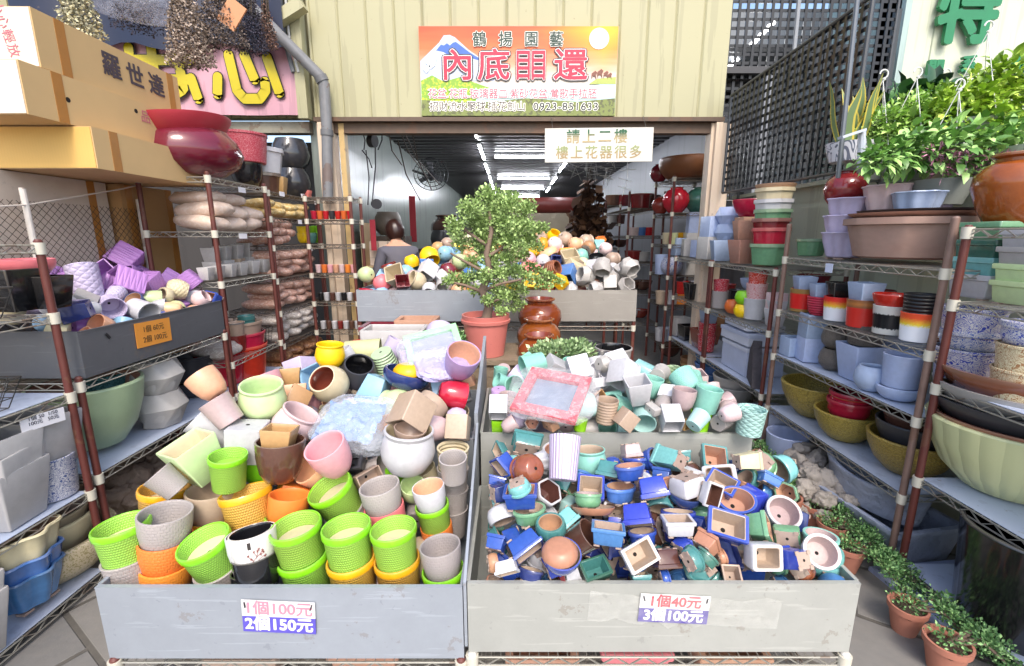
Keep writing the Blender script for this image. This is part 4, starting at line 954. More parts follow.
B oval grn bei - 0.082 0.767 1.283 0.546 0.167 -0.711 -0.136 -0.67 0 211
B sqb trc bei - 0.074 0.602 1.261 0.617 0.379 0.24 0.463 0.764 0 212
B sqb cob bei - 0.062 0.536 1.272 0.594 0.451 0.265 0.57 0.634 0 213
B drum aqua mau - 0.115 1.023 1.33 0.525 -0.997 -0.003 -0.044 -0.069 0 214
B drum aqua mau - 0.115 1.02 1.33 0.493 -0.775 0.028 -0.034 0.631 0 215
D cyl mint - brick 0.073 -0.058 2.176 0.882 0.252 -0.072 0.02 -0.965 0 217
D cyl mint - brick 0.076 -0.043 2.094 0.869 0.851 0.149 -0.5 0.056 0 218
D cyl mint - brick 0.093 0.023 2.027 0.868 0.612 0.458 0.215 -0.608 0 219
D tall lav - brick 0.081 -0.056 1.979 0.826 -0.007 -0.677 -0.733 -0.061 0 220
D bead mau - - 0.082 -0.019 1.896 0.839 0.933 0.028 0.026 0.357 0 221
D sqt lime lime - 0.063 -0.062 1.816 0.772 0.664 0.067 0.002 0.745 0 222
D cube wht - - 0.084 -0.055 1.8 0.857 0.385 0.923 -0.017 -0.002 0 223
D hexb chg trc - 0.063 0.084 1.784 0.793 0.866 0.495 -0.058 -0.039 0 225
D box pch - - 0.075 0.159 1.783 0.788 0.397 0.273 0.521 0.705 0 227
D cyl plav - - 0.084 0.017 1.834 0.785 0.678 -0.531 0.34 -0.378 0 228
D sqt mint - - 0.102 0.087 2.254 0.912 0.014 -0.486 -0.835 -0.258 0 229
D cube wht - - 0.106 0.302 2.003 0.963 0.267 0.955 0.027 0.124 0 231
D box wht - - 0.093 0.405 2.043 0.877 0.353 0.893 0.269 0.069 0 232
D sqt tan - - 0.097 0.37 1.948 0.818 0.748 0.526 0.067 0.399 0 233
D cyl lime lime - 0.059 0.289 1.823 0.771 0.516 0.012 0.095 0.851 0 234
D bead bei - - 0.097 0.398 1.831 0.829 0.422 0.027 -0.001 0.906 0 235
D geo lgy - - 0.087 0.436 2.113 0.953 0.353 0.345 0.68 0.542 0 236
D cube wht - - 0.114 0.533 2.245 0.913 0.416 0.894 0.057 0.156 0 237
D hex aqua - - 0.106 0.645 2.187 0.897 0.445 0.769 0.354 0.292 0 238
D cyl sgr - quilt 0.11 0.77 2.129 0.871 0.969 0.051 -0.144 0.196 0 239
D cube wht - - 0.116 0.508 2.012 0.932 0.346 0.829 -0.438 0.025 0 240
D cup mau - ring 0.102 0.582 2.058 0.839 0.002 -0.296 -0.109 0.949 0 241
D cyl mint - brick 0.095 0.466 1.894 0.828 0.527 -0.228 -0.553 0.603 0 243
D cup mint - brick 0.106 0.625 1.979 0.882 0.904 0.043 0.055 0.422 0 244
D cup mint - brick 0.115 0.763 1.925 0.923 0.129 0.106 -0.462 -0.871 0 245
D cyl mint - - 0.096 0.874 2.122 0.864 0.108 0.474 0.864 0.131 0 246
D sqt wht - - 0.11 0.527 1.838 0.915 0.991 0.101 -0.082 0.018 0 249
D cyl mga - - 0.101 0.558 1.835 0.802 0.47 0.534 -0.608 0.352 0 250
D cube wht - - 0.088 0.65 1.77 0.822 0.464 0.886 -0.021 0.01 0 251
D box tan - - 0.067 0.724 1.8 0.781 0.643 0.694 0.247 0.209 0 252
D cup mau - - 0.101 0.717 1.827 0.882 0.085 0.044 0.01 0.995 0 253
D cyl mau brn - 0.078 0.875 1.91 0.881 0.832 -0.315 0.117 0.44 0 254
D hex gry - - 0.084 0.868 1.787 0.8 0.248 0.325 0.631 0.66 0 255
D bell mau - - 0.085 0.921 1.845 0.827 0.457 -0.191 0.771 0.4 0 256
D cyl mint - - 0.11 0.818 1.831 0.88 0.647 -0.052 0.063 -0.758 0 257
D cyl mga - quilt 0.114 0.961 1.744 0.82 0.944 0.006 0.017 -0.329 0 258
D cyl lime lime - 0.089 0.795 1.828 0.784 0.987 0.027 0.04 0.154 0 259
D cup gry - - 0.077 0.641 1.86 0.839 0.11 0.347 0.49 0.792 0 260
D box lgy - - 0.067 0.58 1.79 0.852 0.309 0.42 0.518 0.678 0 261
D cyl mga - - 0.101 0.297 1.856 0.843 0.576 0.243 0.674 0.395 0 262
D cube wht - - 0.107 0.209 2.176 0.91 0.207 0.602 0.627 0.448 0 263
D cyl mint - - 0.114 0.1 2.1 0.955 0.181 0.769 0.04 -0.612 0 264
D cyl wht - - 0.078 0.369 2.146 0.884 0.859 -0.104 0.475 0.156 0 265
D cube bei - - 0.075 0.468 1.771 0.815 0.595 0.193 0.291 0.724 0 266
D cyl mint - - 0.079 0.458 1.998 0.82 0.134 0.657 0.218 0.709 0 267
D cyl lgy - - 0.083 0.686 2.054 0.922 0.586 -0.263 0.648 0.409 0 268
D cube wht - - 0.069 0.68 1.913 0.872 0.294 0.111 0.478 0.82 0 269
D cyl mga - - 0.075 0.749 1.745 0.822 0.734 -0.031 0.489 0.471 0 270
D cup lpk - - 0.075 0.865 1.733 0.855 0.508 0.334 0.546 0.576 0 271
D cyl lgy - - 0.084 0.212 1.818 0.814 0.505 -0.218 -0.753 0.361 0 272
D cup mau - - 0.067 -0.011 1.755 0.797 0.444 -0.47 0.19 -0.739 0 273
D cyl mau - - 0.079 0.941 1.935 0.826 0.621 0.288 0.476 0.553 0 274
D tall plav - flute 0.115 0.182 1.485 0.79 0.077 0.029 0.302 0.95 0 275
E bowl red - - 0.116 -1.134 3.562 1.116 0.994 -0.008 0.082 -0.076 0 276
E bowl sky - - 0.132 -1.015 3.567 1.124 -0.011 -0.964 -0.256 -0.074 0 277
E ball lgr - - 0.127 -1.149 3.656 1.253 0.555 0.097 -0.703 -0.434 0 278
E ball hpk - - 0.143 -1.044 3.69 1.186 0.048 0.84 0.469 0.268 0 279
E sqt crm - - 0.158 -0.918 3.685 1.232 0.883 0.443 -0.139 0.072 0 280
E sqt dred - - 0.116 -0.856 3.573 1.19 0.843 0.497 0.09 0.186 0 281
E bowl dred - - 0.134 -1.029 3.895 1.29 0.333 0.171 0.006 -0.927 0 282
E ball sky - - 0.115 -0.991 3.79 1.268 0.085 0.744 0.405 0.525 0 283
E bowl sky - - 0.148 -0.891 3.829 1.27 0.228 -0.133 0.941 0.21 0 284
E ball mau - - 0.114 -0.802 3.737 1.227 0.474 0.34 0.544 0.603 0 285
E ball ylw - - 0.127 -0.851 3.936 1.341 0.165 -0.286 0.943 -0.033 0 286
E bell ylw - - 0.163 -0.709 3.993 1.383 0.081 0.61 -0.673 0.411 0 287
E sqb blu - - 0.125 -0.709 3.854 1.301 0.095 0.017 -0.342 -0.935 0 288
E bowl dred - - 0.151 -0.546 3.875 1.292 -0.011 -0.788 -0.582 -0.202 0 289
E cube wht - - 0.129 -0.677 3.712 1.279 0.377 0.829 -0.412 0.023 0 290
E sqt wht - - 0.121 -0.563 3.714 1.223 0.24 0.423 0.831 0.271 0 291
E bell crm - - 0.142 -0.742 3.619 1.204 0.723 0.488 -0.219 -0.438 0 292
E ball wht - - 0.116 -0.642 3.567 1.146 0.236 0.381 0.773 -0.449 0 293
E ball wgr - - 0.125 -0.527 3.571 1.177 0.002 -0.135 -0.821 0.555 0 294
E ball tan - - 0.116 -0.666 4.187 1.445 0.607 0.295 0.57 0.469 0 295
E bell sky - - 0.131 -0.587 4.072 1.402 0.632 -0.7 0.039 -0.33 0 296
E ball bei - - 0.118 -0.592 4.264 1.481 0.576 0.026 0.634 0.515 0 297
E ball lgr - - 0.136 -0.451 3.958 1.337 0.656 0.045 0.701 0.276 0 298
E bell pch - - 0.12 -0.337 3.984 1.358 0.05 -0.412 -0.125 -0.901 0 299
E cup sky - - 0.133 -0.24 3.852 1.282 0.564 -0.377 -0.301 -0.67 0 300
E bell blu - - 0.123 -0.344 3.778 1.249 0.165 -0.636 0.027 -0.754 0 301
E bowl ylw - - 0.108 -0.315 3.555 1.119 0.016 0.358 0.055 0.932 0 302
E cup wht - - 0.126 -0.257 3.636 1.177 0.711 -0.528 0.444 -0.136 0 303
E ball wht - - 0.135 -0.091 3.933 1.327 0.753 -0.609 -0.215 -0.124 0 305
E ball crm - - 0.14 0.012 4.082 1.418 0.073 0.561 0.425 0.706 0 306
E cup blu - - 0.117 0.029 3.882 1.271 0.555 0.136 0.616 0.542 0 307
E ball lpk - - 0.125 -0.095 3.622 1.173 0.559 -0.119 -0.754 0.325 0 308
E ball ylw - - 0.139 0.384 4.383 1.542 0.47 0.014 0.347 -0.812 0 310
E bell bei - - 0.137 0.485 4.288 1.522 0.273 0.119 0.901 0.314 0 311
E drum tan - - 0.129 0.264 4.316 1.539 0.695 -0.676 -0.176 -0.17 0 312
E drum yel - - 0.134 0.267 4.184 1.475 0.54 0.234 0.661 0.467 0 313
E ball ylw - - 0.123 0.185 4.1 1.424 0.329 -0.461 -0.674 0.474 0 314
E wide pch - - 0.175 0.31 4.074 1.415 0.187 -0.668 0.705 -0.146 0 315
E bell pch - - 0.126 0.561 4.188 1.478 0.566 -0.575 0.485 -0.336 0 316
E bell lpk - - 0.135 0.381 4.187 1.479 0.14 0.51 0.79 0.311 0 317
E sqb org - - 0.131 0.469 4.083 1.388 0.071 0.04 -0.256 -0.963 0 318
E ball mint - - 0.129 0.596 4.033 1.385 0.004 -0.9 -0.353 -0.257 0 319
E drum tan - - 0.124 0.67 4.096 1.45 0.361 0.209 0.446 0.792 0 320
E wide blk - - 0.138 0.732 4.028 1.357 0.72 0.238 0.123 -0.64 0 321
E sqb navy - - 0.111 0.387 3.992 1.337 0.777 0.592 -0.105 -0.185 0 322
E bell pnk - - 0.136 0.135 3.918 1.357 0.42 -0.892 -0.165 -0.006 0 323
E sqt hpk - - 0.139 0.146 3.795 1.276 0.399 0.849 0.144 0.315 0 324
E hexb wht - - 0.132 0.271 3.84 1.281 0.655 0.709 -0.219 -0.143 0 325
E sqt crm - - 0.15 0.486 3.9 1.351 0.959 0.264 -0.069 0.081 0 326
E drum crm - - 0.126 0.593 3.928 1.313 0.681 -0.588 0.397 -0.182 0 327
E bowl wht - - 0.133 0.846 3.897 1.288 0.271 -0.919 0.283 -0.027 0 329
E sqt crm - - 0.146 0.508 3.799 1.286 0.171 0.643 0.602 0.442 0 330
E cube wht - - 0.145 0.674 3.741 1.275 0.451 0.873 -0.185 -0.029 0 331
E cup bei - - 0.152 0.301 3.71 1.257 0.183 -0.667 0.721 -0.037 0 332
E cube blu - - 0.142 0.44 3.672 1.243 0.459 0.851 -0.253 -0.023 0 333
E ball rbr - ring 0.14 0.309 3.578 1.299 0.796 0.259 0.515 -0.185 0 334
E bowl red - - 0.14 0.272 3.574 1.147 0.431 0.065 0.034 0.899 0 335
E sqt ylw - - 0.108 0.359 3.521 1.212 -0.087 -0.64 -0.577 -0.5 0 336
E sqb ylw ylw - 0.132 0.154 3.56 1.2 0.878 0.475 -0.022 -0.046 0 337
E bowl ylw - - 0.132 0.011 3.566 1.146 0.025 0.093 0.021 0.995 0 338
E bowl wht navy - 0.132 0.022 3.569 1.222 0.537 -0.248 -0.161 -0.79 0 339
E geo lgy - - 0.156 0.578 3.617 1.246 0.676 0.485 -0.38 -0.403 0 340
E geo lgy - - 0.156 0.697 3.571 1.318 0.304 0.917 -0.259 0.014 0 341
E cube lgy - - 0.109 0.761 3.571 1.188 0.256 0.962 -0.095 0.004 0 342
E geo lgy - - 0.156 0.912 3.607 1.316 0.43 0.878 0.081 0.195 0 343
E geo lgy - - 0.143 0.794 3.694 1.212 0.149 0.194 0.752 0.612 0 344
E cube lgy - - 0.135 0.917 3.755 1.267 0.09 0.63 0.715 0.29 0 345
E geo wgr - - 0.14 0.446 3.573 1.141 0.144 0.585 0.777 0.182 0 346
E geo lgy - - 0.14 0.883 3.576 1.17 0.824 0.485 0.069 0.285 0 347
E geo wgr - - 0.124 0.651 3.564 1.15 0.562 0.554 -0.484 -0.379 0 348
E bell bei - - 0.128 0.673 4.29 1.503 0.55 -0.648 0.243 -0.466 0 349
E bell bei - - 0.12 0.859 3.999 1.356 0.699 -0.447 0.544 -0.124 0 350
E ball lpk - - 0.115 0.825 4.146 1.44 0.629 -0.593 0.365 -0.346 0 351
E drum tan - - 0.113 -0.434 3.726 1.207 0.712 -0.284 0.64 0.049 0 353
E ball pch - - 0.116 -0.418 3.56 1.135 0.54 -0.731 0.224 -0.353 0 354
E bell wht - - 0.127 0.263 3.945 1.338 0.729 -0.674 0.115 0.038 0 355
E ball pyl - - 0.128 0.023 3.704 1.203 0.671 0.244 0.436 0.548 0 357
E ball trc - - 0.094 0.653 3.665 1.175 0.663 0.256 0.64 0.293 0 359
E ball sky - - 0.108 -0.182 3.558 1.144 0.597 0.392 0.575 0.4 0 360
G sqt lil - quilt 0.122 -2.338 2.471 1.319 0.075 0.567 0.803 0.17 0 361
G tall plav - quilt 0.143 -2.216 2.396 1.311 0.85 -0.001 -0.159 -0.503 0 365
G cyl wht - quilt 0.107 -2.099 2.117 1.234 0.385 0.508 -0.765 -0.097 0 366
G cube lgy - - 0.092 -2.093 2.23 1.237 0.115 0.489 0.727 0.468 0 367
G cyl plav - quilt 0.11 -2.017 2.293 1.208 0.16 -0.444 0.626 -0.621 0 368
G sqt navy - - 0.105 -1.986 2.076 1.219 0.517 0.662 -0.362 -0.404 0 369
G cup wht - - 0.079 -2.014 2.177 1.21 0.647 0.377 -0.574 0.331 0 370
G cup pch - - 0.076 -1.927 2.052 1.099 0.904 0.392 -0.162 0.049 0 371
G cup pch - - 0.095 -1.935 2.142 1.133 0.39 0.294 0.414 -0.768 0 372
G cyl sky - - 0.093 -1.928 2.236 1.1 0.522 -0.264 0.253 0.77 0 373
G cube lil - quilt 0.147 -2.14 2.55 1.294 0.852 0.453 -0.257 -0.054 0 374
G sqt lil - quilt 0.131 -2.305 2.623 1.333 0.701 0.57 -0.054 0.425 0 375
G cube lil - quilt 0.155 -2.397 2.874 1.405 0.421 0.783 -0.442 0.12 0 376
G sqt lil - - 0.12 -2.272 2.759 1.315 0.787 0.614 -0.028 0.056 0 377
G cube lil - quilt 0.13 -2.318 2.905 1.284 0.213 0.493 0.723 0.435 0 378
G ball lpk - - 0.118 -2.103 3.013 1.205 0.078 0.751 0.389 0.528 0 379
G cube lil - quilt 0.143 -2.186 2.931 1.248 0.396 0.847 -0.351 0.056 0 380
G sqt lil - quilt 0.111 -2.04 2.925 1.282 0.161 0.543 0.776 0.277 0 381
G ball crm - quilt 0.13 -2.049 2.806 1.232 0.567 -0.485 0.665 0.042 0 382
G drum crm bei - 0.104 -2.046 2.702 1.203 0.798 0.466 -0.313 0.219 0 383
G bell pyl - - 0.092 -1.981 2.686 1.134 0.49 0.546 0.676 0.065 0 384
G oval navy tan - 0.122 -2.016 2.452 1.206 0.897 0.399 -0.01 -0.192 0 385
G cup lgr - - 0.106 -2.056 2.602 1.199 0.183 -0.677 -0.338 -0.628 0 386
G cyl wht - - 0.119 -1.928 2.367 1.171 0.526 0.584 0.539 0.303 0 387
G sqb cob - - 0.096 -1.93 2.473 1.105 0.39 0.767 0.469 0.197 0 388
G cup wht - - 0.082 -1.982 2.559 1.164 0.391 0.352 0.591 0.611 0 390
G ball pch - - 0.095 -1.93 2.754 1.096 0.695 0.06 0.641 0.319 0 391
G ball lpk - - 0.104 -1.925 2.824 1.167 0.169 0.463 0.165 0.855 0 392
G sqb cob trc - 0.105 -1.908 2.91 1.152 0.837 0.515 -0.034 -0.18 0 393
G sqt lil - quilt 0.11 -2.157 2.744 1.28 0.019 0.001 -0.543 -0.84 0 394
G cup plav - quilt 0.089 -2.112 2.436 1.241 0.777 -0.439 -0.322 -0.316 0 395
G cup pch - - 0.082 -1.906 2.568 1.148 0.617 0.553 -0.431 -0.357 0 399
G ball wht - - 0.105 -2.008 2.902 1.164 0.312 -0.531 -0.488 0.618 0 400
G sqt lil - quilt 0.112 -2.449 2.477 1.351 0.069 0.154 0.833 0.526 0 401
A cup wht blk - 0.14 -0.834 1.299 0.563 0.352 0.028 -0.11 -0.929 0 402
A cup blk - - 0.14 -0.819 1.277 0.449 0.969 -0.076 -0.084 -0.221 0 403
A cup lime - - 0.13 -0.983 1.646 0.663 0.387 -0.004 -0.013 0.922 1 407
A sqt org - - 0.106 -0.828 1.561 0.603 0.458 -0.263 0.845 0.079 1 410
A cup gry - - 0.12 -0.553 1.646 0.637 0.535 -0.462 0.333 -0.624 1 415
A cyl gry - - 0.113 -0.35 1.59 0.526 0.138 -0.161 -0.515 -0.831 1 416
A sqt lime - - 0.105 -0.444 1.642 0.642 0.392 -0.526 -0.593 -0.467 1 417
A cyl crm - - 0.12 -0.309 1.416 0.434 0.504 0.248 -0.565 -0.605 1 418
A cyl crm - - 0.098 -0.335 1.662 0.615 0.536 -0.088 -0.147 0.827 1 419
C cup plav - - 0.099 -0.946 2.024 0.716 0.313 -0.583 0.447 0.602 1 426
C bell pnk - - 0.113 -0.989 2.119 0.738 0.192 -0.972 0.129 0.026 1 427
C sqt crm - - 0.118 -0.855 2.03 0.713 0.108 -0.621 -0.765 -0.133 1 431
C cyl pch - - 0.097 -0.867 2.12 0.736 0.95 0.187 0.047 -0.244 1 432
C bell plav - - 0.131 -0.743 1.997 0.762 0.671 0.254 -0.696 0.009 1 436
C cup pch - - 0.129 -0.762 2.12 0.746 0.161 -0.924 -0.341 -0.06 1 437
C cyl lpk - - 0.116 -0.465 2.183 0.77 0.458 0.079 -0.111 0.879 1 448
C cup crm - - 0.129 -0.262 2.01 0.709 0.38 0.079 -0.119 0.914 1 456
C bell wht - - 0.097 -0.253 2.178 0.77 0.257 0.927 0.229 0.145 1 458
B rnd teal bei - 0.094 -0.048 1.367 0.516 0.355 -0.612 0.59 -0.39 1 461
B rect dgr bei - 0.085 -0.054 1.44 0.559 0.707 0.041 -0.102 0.699 1 462
B sqb wht bei - 0.091 0.046 1.282 0.466 0.038 0.656 0.21 -0.724 1 467
B rnd blu bei - 0.115 0.031 1.411 0.529 0.454 0.338 -0.82 0.085 1 469
B rect blu bei - 0.084 0.126 1.284 0.467 0.871 0.185 0.423 -0.165 1 474
B oval wht bei - 0.112 0.089 1.312 0.536 0.008 -0.842 0.54 -0.014 1 481
B rect navy bei - 0.096 0.245 1.32 0.543 0.387 0.068 0.478 0.786 1 489
B sqb grn bei - 0.097 0.208 1.582 0.622 0.866 0.065 0.328 -0.371 1 493
B rnd navy bei - 0.092 0.29 1.476 0.574 0.347 -0.497 -0.578 -0.545 1 498
B rect cob bei - 0.11 0.311 1.334 0.509 0.015 0.511 -0.671 -0.538 1 503
B oval cob bei - 0.108 0.356 1.441 0.519 0.809 -0.306 0.487 0.118 1 504
B rect navy bei - 0.099 0.403 1.499 0.511 0.125 -0.908 0.397 0.054 1 505
B rnd navy bei - 0.088 0.35 1.569 0.629 0.128 0.174 0.841 -0.497 1 507
B rect brn bei - 0.102 0.407 1.269 0.447 0.017 -0.121 -0.983 -0.135 1 509
B rect cob bei - 0.101 0.379 1.363 0.473 0.094 -0.683 -0.718 -0.099 1 510
B rect aqua bei - 0.105 0.443 1.39 0.505 0.156 -0.446 0.073 -0.879 1 511
B drum cob bei - 0.106 0.402 1.655 0.652 0.047 0.751 -0.092 -0.652 1 515
B drum teal bei - 0.114 0.464 1.328 0.498 0.758 -0.515 -0.26 -0.303 1 517
B drum brn bei - 0.111 0.482 1.393 0.576 0.14 -0.81 0.237 0.518 1 518
B rnd teal bei - 0.102 0.511 1.455 0.627 0.381 0.578 -0.626 0.359 1 519
B rect cob bei - 0.085 0.507 1.598 0.638 0.496 0.595 0.156 -0.612 1 521
B rnd blu bei - 0.092 0.548 1.278 0.469 0.053 -0.013 0.493 0.868 1 523
B drum blu bei - 0.11 0.548 1.349 0.501 0.633 0.409 -0.57 -0.327 1 524
B rnd cob bei - 0.098 0.598 1.524 0.595 0.479 0.025 -0.217 0.85 1 527
B oval aqua bei - 0.092 0.64 1.269 0.465 0.839 -0.148 -0.434 -0.295 1 530
B sqb navy bei - 0.114 0.695 1.335 0.506 0.641 0.16 0.735 0.153 1 538
B drum brn bei - 0.112 0.681 1.656 0.646 0.157 0.109 0.96 -0.207 1 543
B sqb cob bei - 0.111 0.775 1.333 0.476 0.136 -0.991 0.009 0.001 1 545
B oval blu bei - 0.091 0.849 1.256 0.457 0.574 -0.449 0.605 -0.32 1 551
B rnd grn bei - 0.091 0.839 1.295 0.53 0.3 0.574 0.263 0.715 1 552
B oval teal bei - 0.105 0.891 1.588 0.637 0.874 0.111 -0.473 -0.019 1 556
B oval navy bei - 0.113 0.869 1.667 0.638 0.642 -0.015 0.767 -0.024 1 557
B drum blu bei - 0.101 0.937 1.577 0.603 0.071 0.47 -0.06 -0.877 1 562
B rnd grn bei - 0.113 0.966 1.644 0.682 0.013 0.527 0.767 0.365 1 563
B drum blu bei - 0.09 1.004 1.243 0.476 0.686 0.689 -0.165 -0.166 1 565
B sqb navy bei - 0.087 1.001 1.445 0.576 0.013 -0.618 0.266 0.74 1 567
B rnd aqua bei - 0.112 1.068 1.657 0.66 0.331 -0.535 -0.57 0.528 1 571
D cyl mau - - 0.082 -0.047 2.38 0.831 0.172 -0.669 0.678 0.251 1 577
D cyl plav - - 0.108 0.038 2.162 0.87 0.29 0.821 0.346 0.35 1 581
D cube plav - - 0.104 0.153 1.948 0.739 0.08 -0.922 0.378 -0.002 1 584
D cyl mau - - 0.086 0.238 1.884 0.766 0.452 -0.355 -0.363 -0.733 1 590
D cyl lgy - - 0.097 0.324 1.89 0.716 0.011 0.665 0.062 0.744 1 596
D cup mint - - 0.107 0.314 2.35 0.861 0.902 0.106 0.009 0.418 1 601
D cyl mint - - 0.083 0.415 1.898 0.731 0.767 0.61 0.096 -0.176 1 602
D cyl wht - - 0.104 0.36 2.059 0.809 0.337 -0.136 0.166 -0.917 1 604
D cube mga - - 0.093 0.496 1.895 0.72 0.525 -0.476 -0.483 -0.514 1 608
D cup wht - - 0.108 0.477 2.122 0.864 0.963 0.13 -0.067 0.228 1 611
D cup wht - - 0.109 0.439 2.242 0.86 0.862 0.344 -0.224 0.299 1 612
D cup wht - - 0.091 0.441 2.337 0.887 0.089 0.073 -0.203 -0.972 1 613
D cube lgy - - 0.103 0.584 1.903 0.722 0.008 0.005 -0.618 -0.786 1 614
D cube mga - - 0.081 0.575 2.165 0.781 0.118 0.017 0.99 0.077 1 623
D cyl lgy - - 0.104 0.681 2.072 0.834 0.708 0.65 0.275 -0.035 1 628
D cube mint - - 0.105 0.935 2.169 0.78 0.536 -0.461 0.425 0.565 1 647
D cube mau - - 0.107 0.944 2.269 0.814 0.003 -0.043 -0.08 0.996 1 648
D cup lgy - - 0.099 0.948 2.364 0.825 0.137 -0.752 -0.635 -0.113 1 649
E cup sky - - 0.1 -1.12 3.694 1.092 0.229 -0.972 -0.052 -0.012 1 651
E sqt sky - - 0.115 -1.077 3.905 1.201 0.736 0.159 -0.618 -0.224 1 653
E bell lpk - - 0.104 -0.971 3.717 1.104 0.173 -0.734 0.64 0.151 1 655
E bell crm - - 0.089 -0.78 3.697 1.096 0.389 0.292 -0.521 -0.701 1 665
E ball sky - - 0.109 -0.823 4.018 1.264 0.851 0.409 -0.208 0.256 1 668
E bell pch - - 0.088 -0.602 3.8 1.142 0.131 -0.716 -0.677 -0.112 1 678
E bell hpk - - 0.09 -0.609 3.874 1.195 0.45 -0.354 0.673 0.469 1 679
E geo sky - - 0.113 -0.612 4.095 1.29 0.801 0.185 0.136 -0.553 1 681
E geo pch - - 0.092 -0.479 3.997 1.233 0.662 0.16 0.174 -0.712 1 687
E bell bei - - 0.106 -0.507 4.078 1.308 0.193 0.577 -0.788 0.094 1 688
E bell sky - - 0.104 -0.519 4.291 1.395 0.153 0.118 0.18 -0.965 1 690
E geo ylw - - 0.11 -0.527 4.386 1.45 0.328 0.885 -0.25 0.218 1 691
E cup bei - - 0.093 -0.386 3.978 1.236 0.81 0.105 0.03 -0.577 1 697
E ball tan - - 0.109 -0.421 4.257 1.387 0.359 0.71 0.501 0.34 1 700
E bell pch - - 0.103 -0.408 4.366 1.432 0.356 0.036 0.162 -0.92 1 701
E cup crm - - 0.115 -0.43 4.468 1.51 0.527 0.082 -0.832 -0.154 1 702
E bell org - - 0.086 -0.129 4.386 1.438 0.023 0.044 0.873 -0.485 1 731
E sqt lpk - - 0.102 0.05 4.089 1.3 0.3 0.101 0.131 -0.94 1 748
E ball mint - - 0.088 0.182 4.189 1.338 0.529 -0.118 0.02 -0.84 1 759
E bell sky - - 0.099 0.35 4.263 1.382 0.311 0.158 -0.348 0.87 1 780
E sqt dred - - 0.096 0.56 3.704 1.107 0.302 0.638 -0.642 0.297 1 794
E geo mint - - 0.094 0.643 3.727 1.108 0.091 -0.634 0.768 0.017 1 804
E sqt lpk - - 0.097 0.747 4.259 1.377 0.014 -0.06 -0.971 -0.229 1 820
E sqt mint - - 0.11 0.823 4.41 1.449 0.885 -0.466 -0.001 0.001 1 831
E geo org - - 0.112 0.851 4.5 1.502 0.208 -0.077 -0.12 0.968 1 832
G cyl crm - - 0.101 -2.275 2.066 1.215 0.892 0.084 0.185 0.403 1 833
G ball plav - - 0.088 -2.302 2.189 1.213 0.049 0.95 -0.243 -0.191 1 834
G ball sky - - 0.088 -2.153 2.085 1.157 0.307 -0.575 -0.057 -0.757 1 840
G sqt crm - - 0.106 -2.044 2.02 1.12 0.054 -0.943 -0.267 0.19 1 847
G cyl prp - - 0.118 -2.036 2.17 1.12 0.654 -0.579 0.481 0.08 1 848
G cyl lil - - 0.095 -2.029 2.326 1.108 0.864 0.088 0.176 0.464 1 849
G cyl lil - - 0.093 -2.046 2.813 1.114 0.1 -0.844 -0.499 0.17 1 853
'''
for ln in POTS.strip().splitlines():
    f = ln.split(); bn, kind, col, inner, sty = f[:5]; v = [float(x) for x in f[5:13]]
    q = Matrix.Identity(3).to_quaternion(); q.w, q.x, q.y, q.z = v[4:8]
    place_pot(kind, col, v[1:4], v[0], q, None if inner == '-' else inner, None if sty == '-' else sty, bn, GRP[bn], f[13] == '1')
    ALL[-1]['id'] = int(f[14])
# ------------------------------------------------------------------ pots standing on the racks
def on(px, py, w, X, z, specs, where, group=None, wide=1.0):
    """Stand pots on a shelf (height z) with their axis at x = X; (px, py) is the middle of the lowest one; specs from the bottom up:
    (kind, colour, rel. size, rise in heights, inner, style, tilt, az)."""
    p = atX(px, py, X); t = (p - CAM).length; u = (px - 512) / FPX
    size = w * t / FPX / math.sqrt(1 + u * u) ** 1.0 / wide
    zz = z + .009; out = []
    for s in specs:
        k, c, rs, rise, inn, sty, tilt, az = (list(s) + [None] * 8)[:8]
        rs = rs or 1; rise = 1 if rise is None else rise; sz = size * rs; h = KINDS[k][3] * sz; feet = .038 * sz if KINDS[k][6] else 0
        if tilt == 180: out.append(add_pot(k, c, (X, p.y, zz + h / 2), sz, 180, 0, None, inn, sty, where, group))
        else: out.append(add_pot(k, c, (X, p.y, zz + h / 2 + feet), sz, tilt or 0, az or 0, None, inn, sty, where, group))
        zz += h * rise + feet
    return out
W2 = 'on the middle right rack'; G2 = 'pots on the middle right rack'
# middle right rack, upper shelves
on(812, 240, 27, 2.0, 1.41, [('oct', 'grn', 1, 1)], W2, G2)
for o in on(845, 240, 40, 1.92, 1.41, [('lobe', 'plav', 1, .62), ('lobe', 'plav', .97, .62), ('lobe', 'plav', .95, 1)], W2, G2): pass
bowl = on(908, 240, 104, 2.02, 1.43, [('oct', '#a07c6e', 1, 1, None, 'clay')], W2, G2)[0]
bowl.scale = (bowl.scale[0], bowl.scale[1], bowl.scale[2] * .6); bowl.location.z -= KINDS['oct'][3] * bowl.scale[0] * .2
ALL[-1]['label'] = 'huge eight-sided brownish clay planter on top of the middle right rack'
q = bowl.location; rs = bowl.scale[0]; zt = q.z + KINDS['oct'][3] * rs * .3
add_pot('saucer', 'trc', (q.x, q.y, zt + .008), rs * 1.0, 0, 0, 0, None, 'clay', W2, G2, label='wide terracotta tray lying on the huge eight-sided planter').scale.z *= .4
add_pot('saucer', 'chg', (q.x + .02, q.y - .01, zt + .022), rs * .95, 0, 0, 0, None, None, W2, G2, label='wide dark tray on the terracotta tray of the huge planter').scale.z *= .4
zt2 = zt + .05 * rs
add_pot('vase', 'dred', (1.92, atX(843, 205, 1.92).y, 1.41 + .40), .2, 4, 0, 0, None, 'glaze', W2, G2, label='dark crimson ball vase standing on the pale lavender fluted stack')
add_pot('lobe', 'lpk', (q.x - .02, q.y + .14, zt2 + .075), .23, 0, 0, 0, 'pyl', None, W2, G2, label='pink and cream flower-shaped bowl on the dark tray')
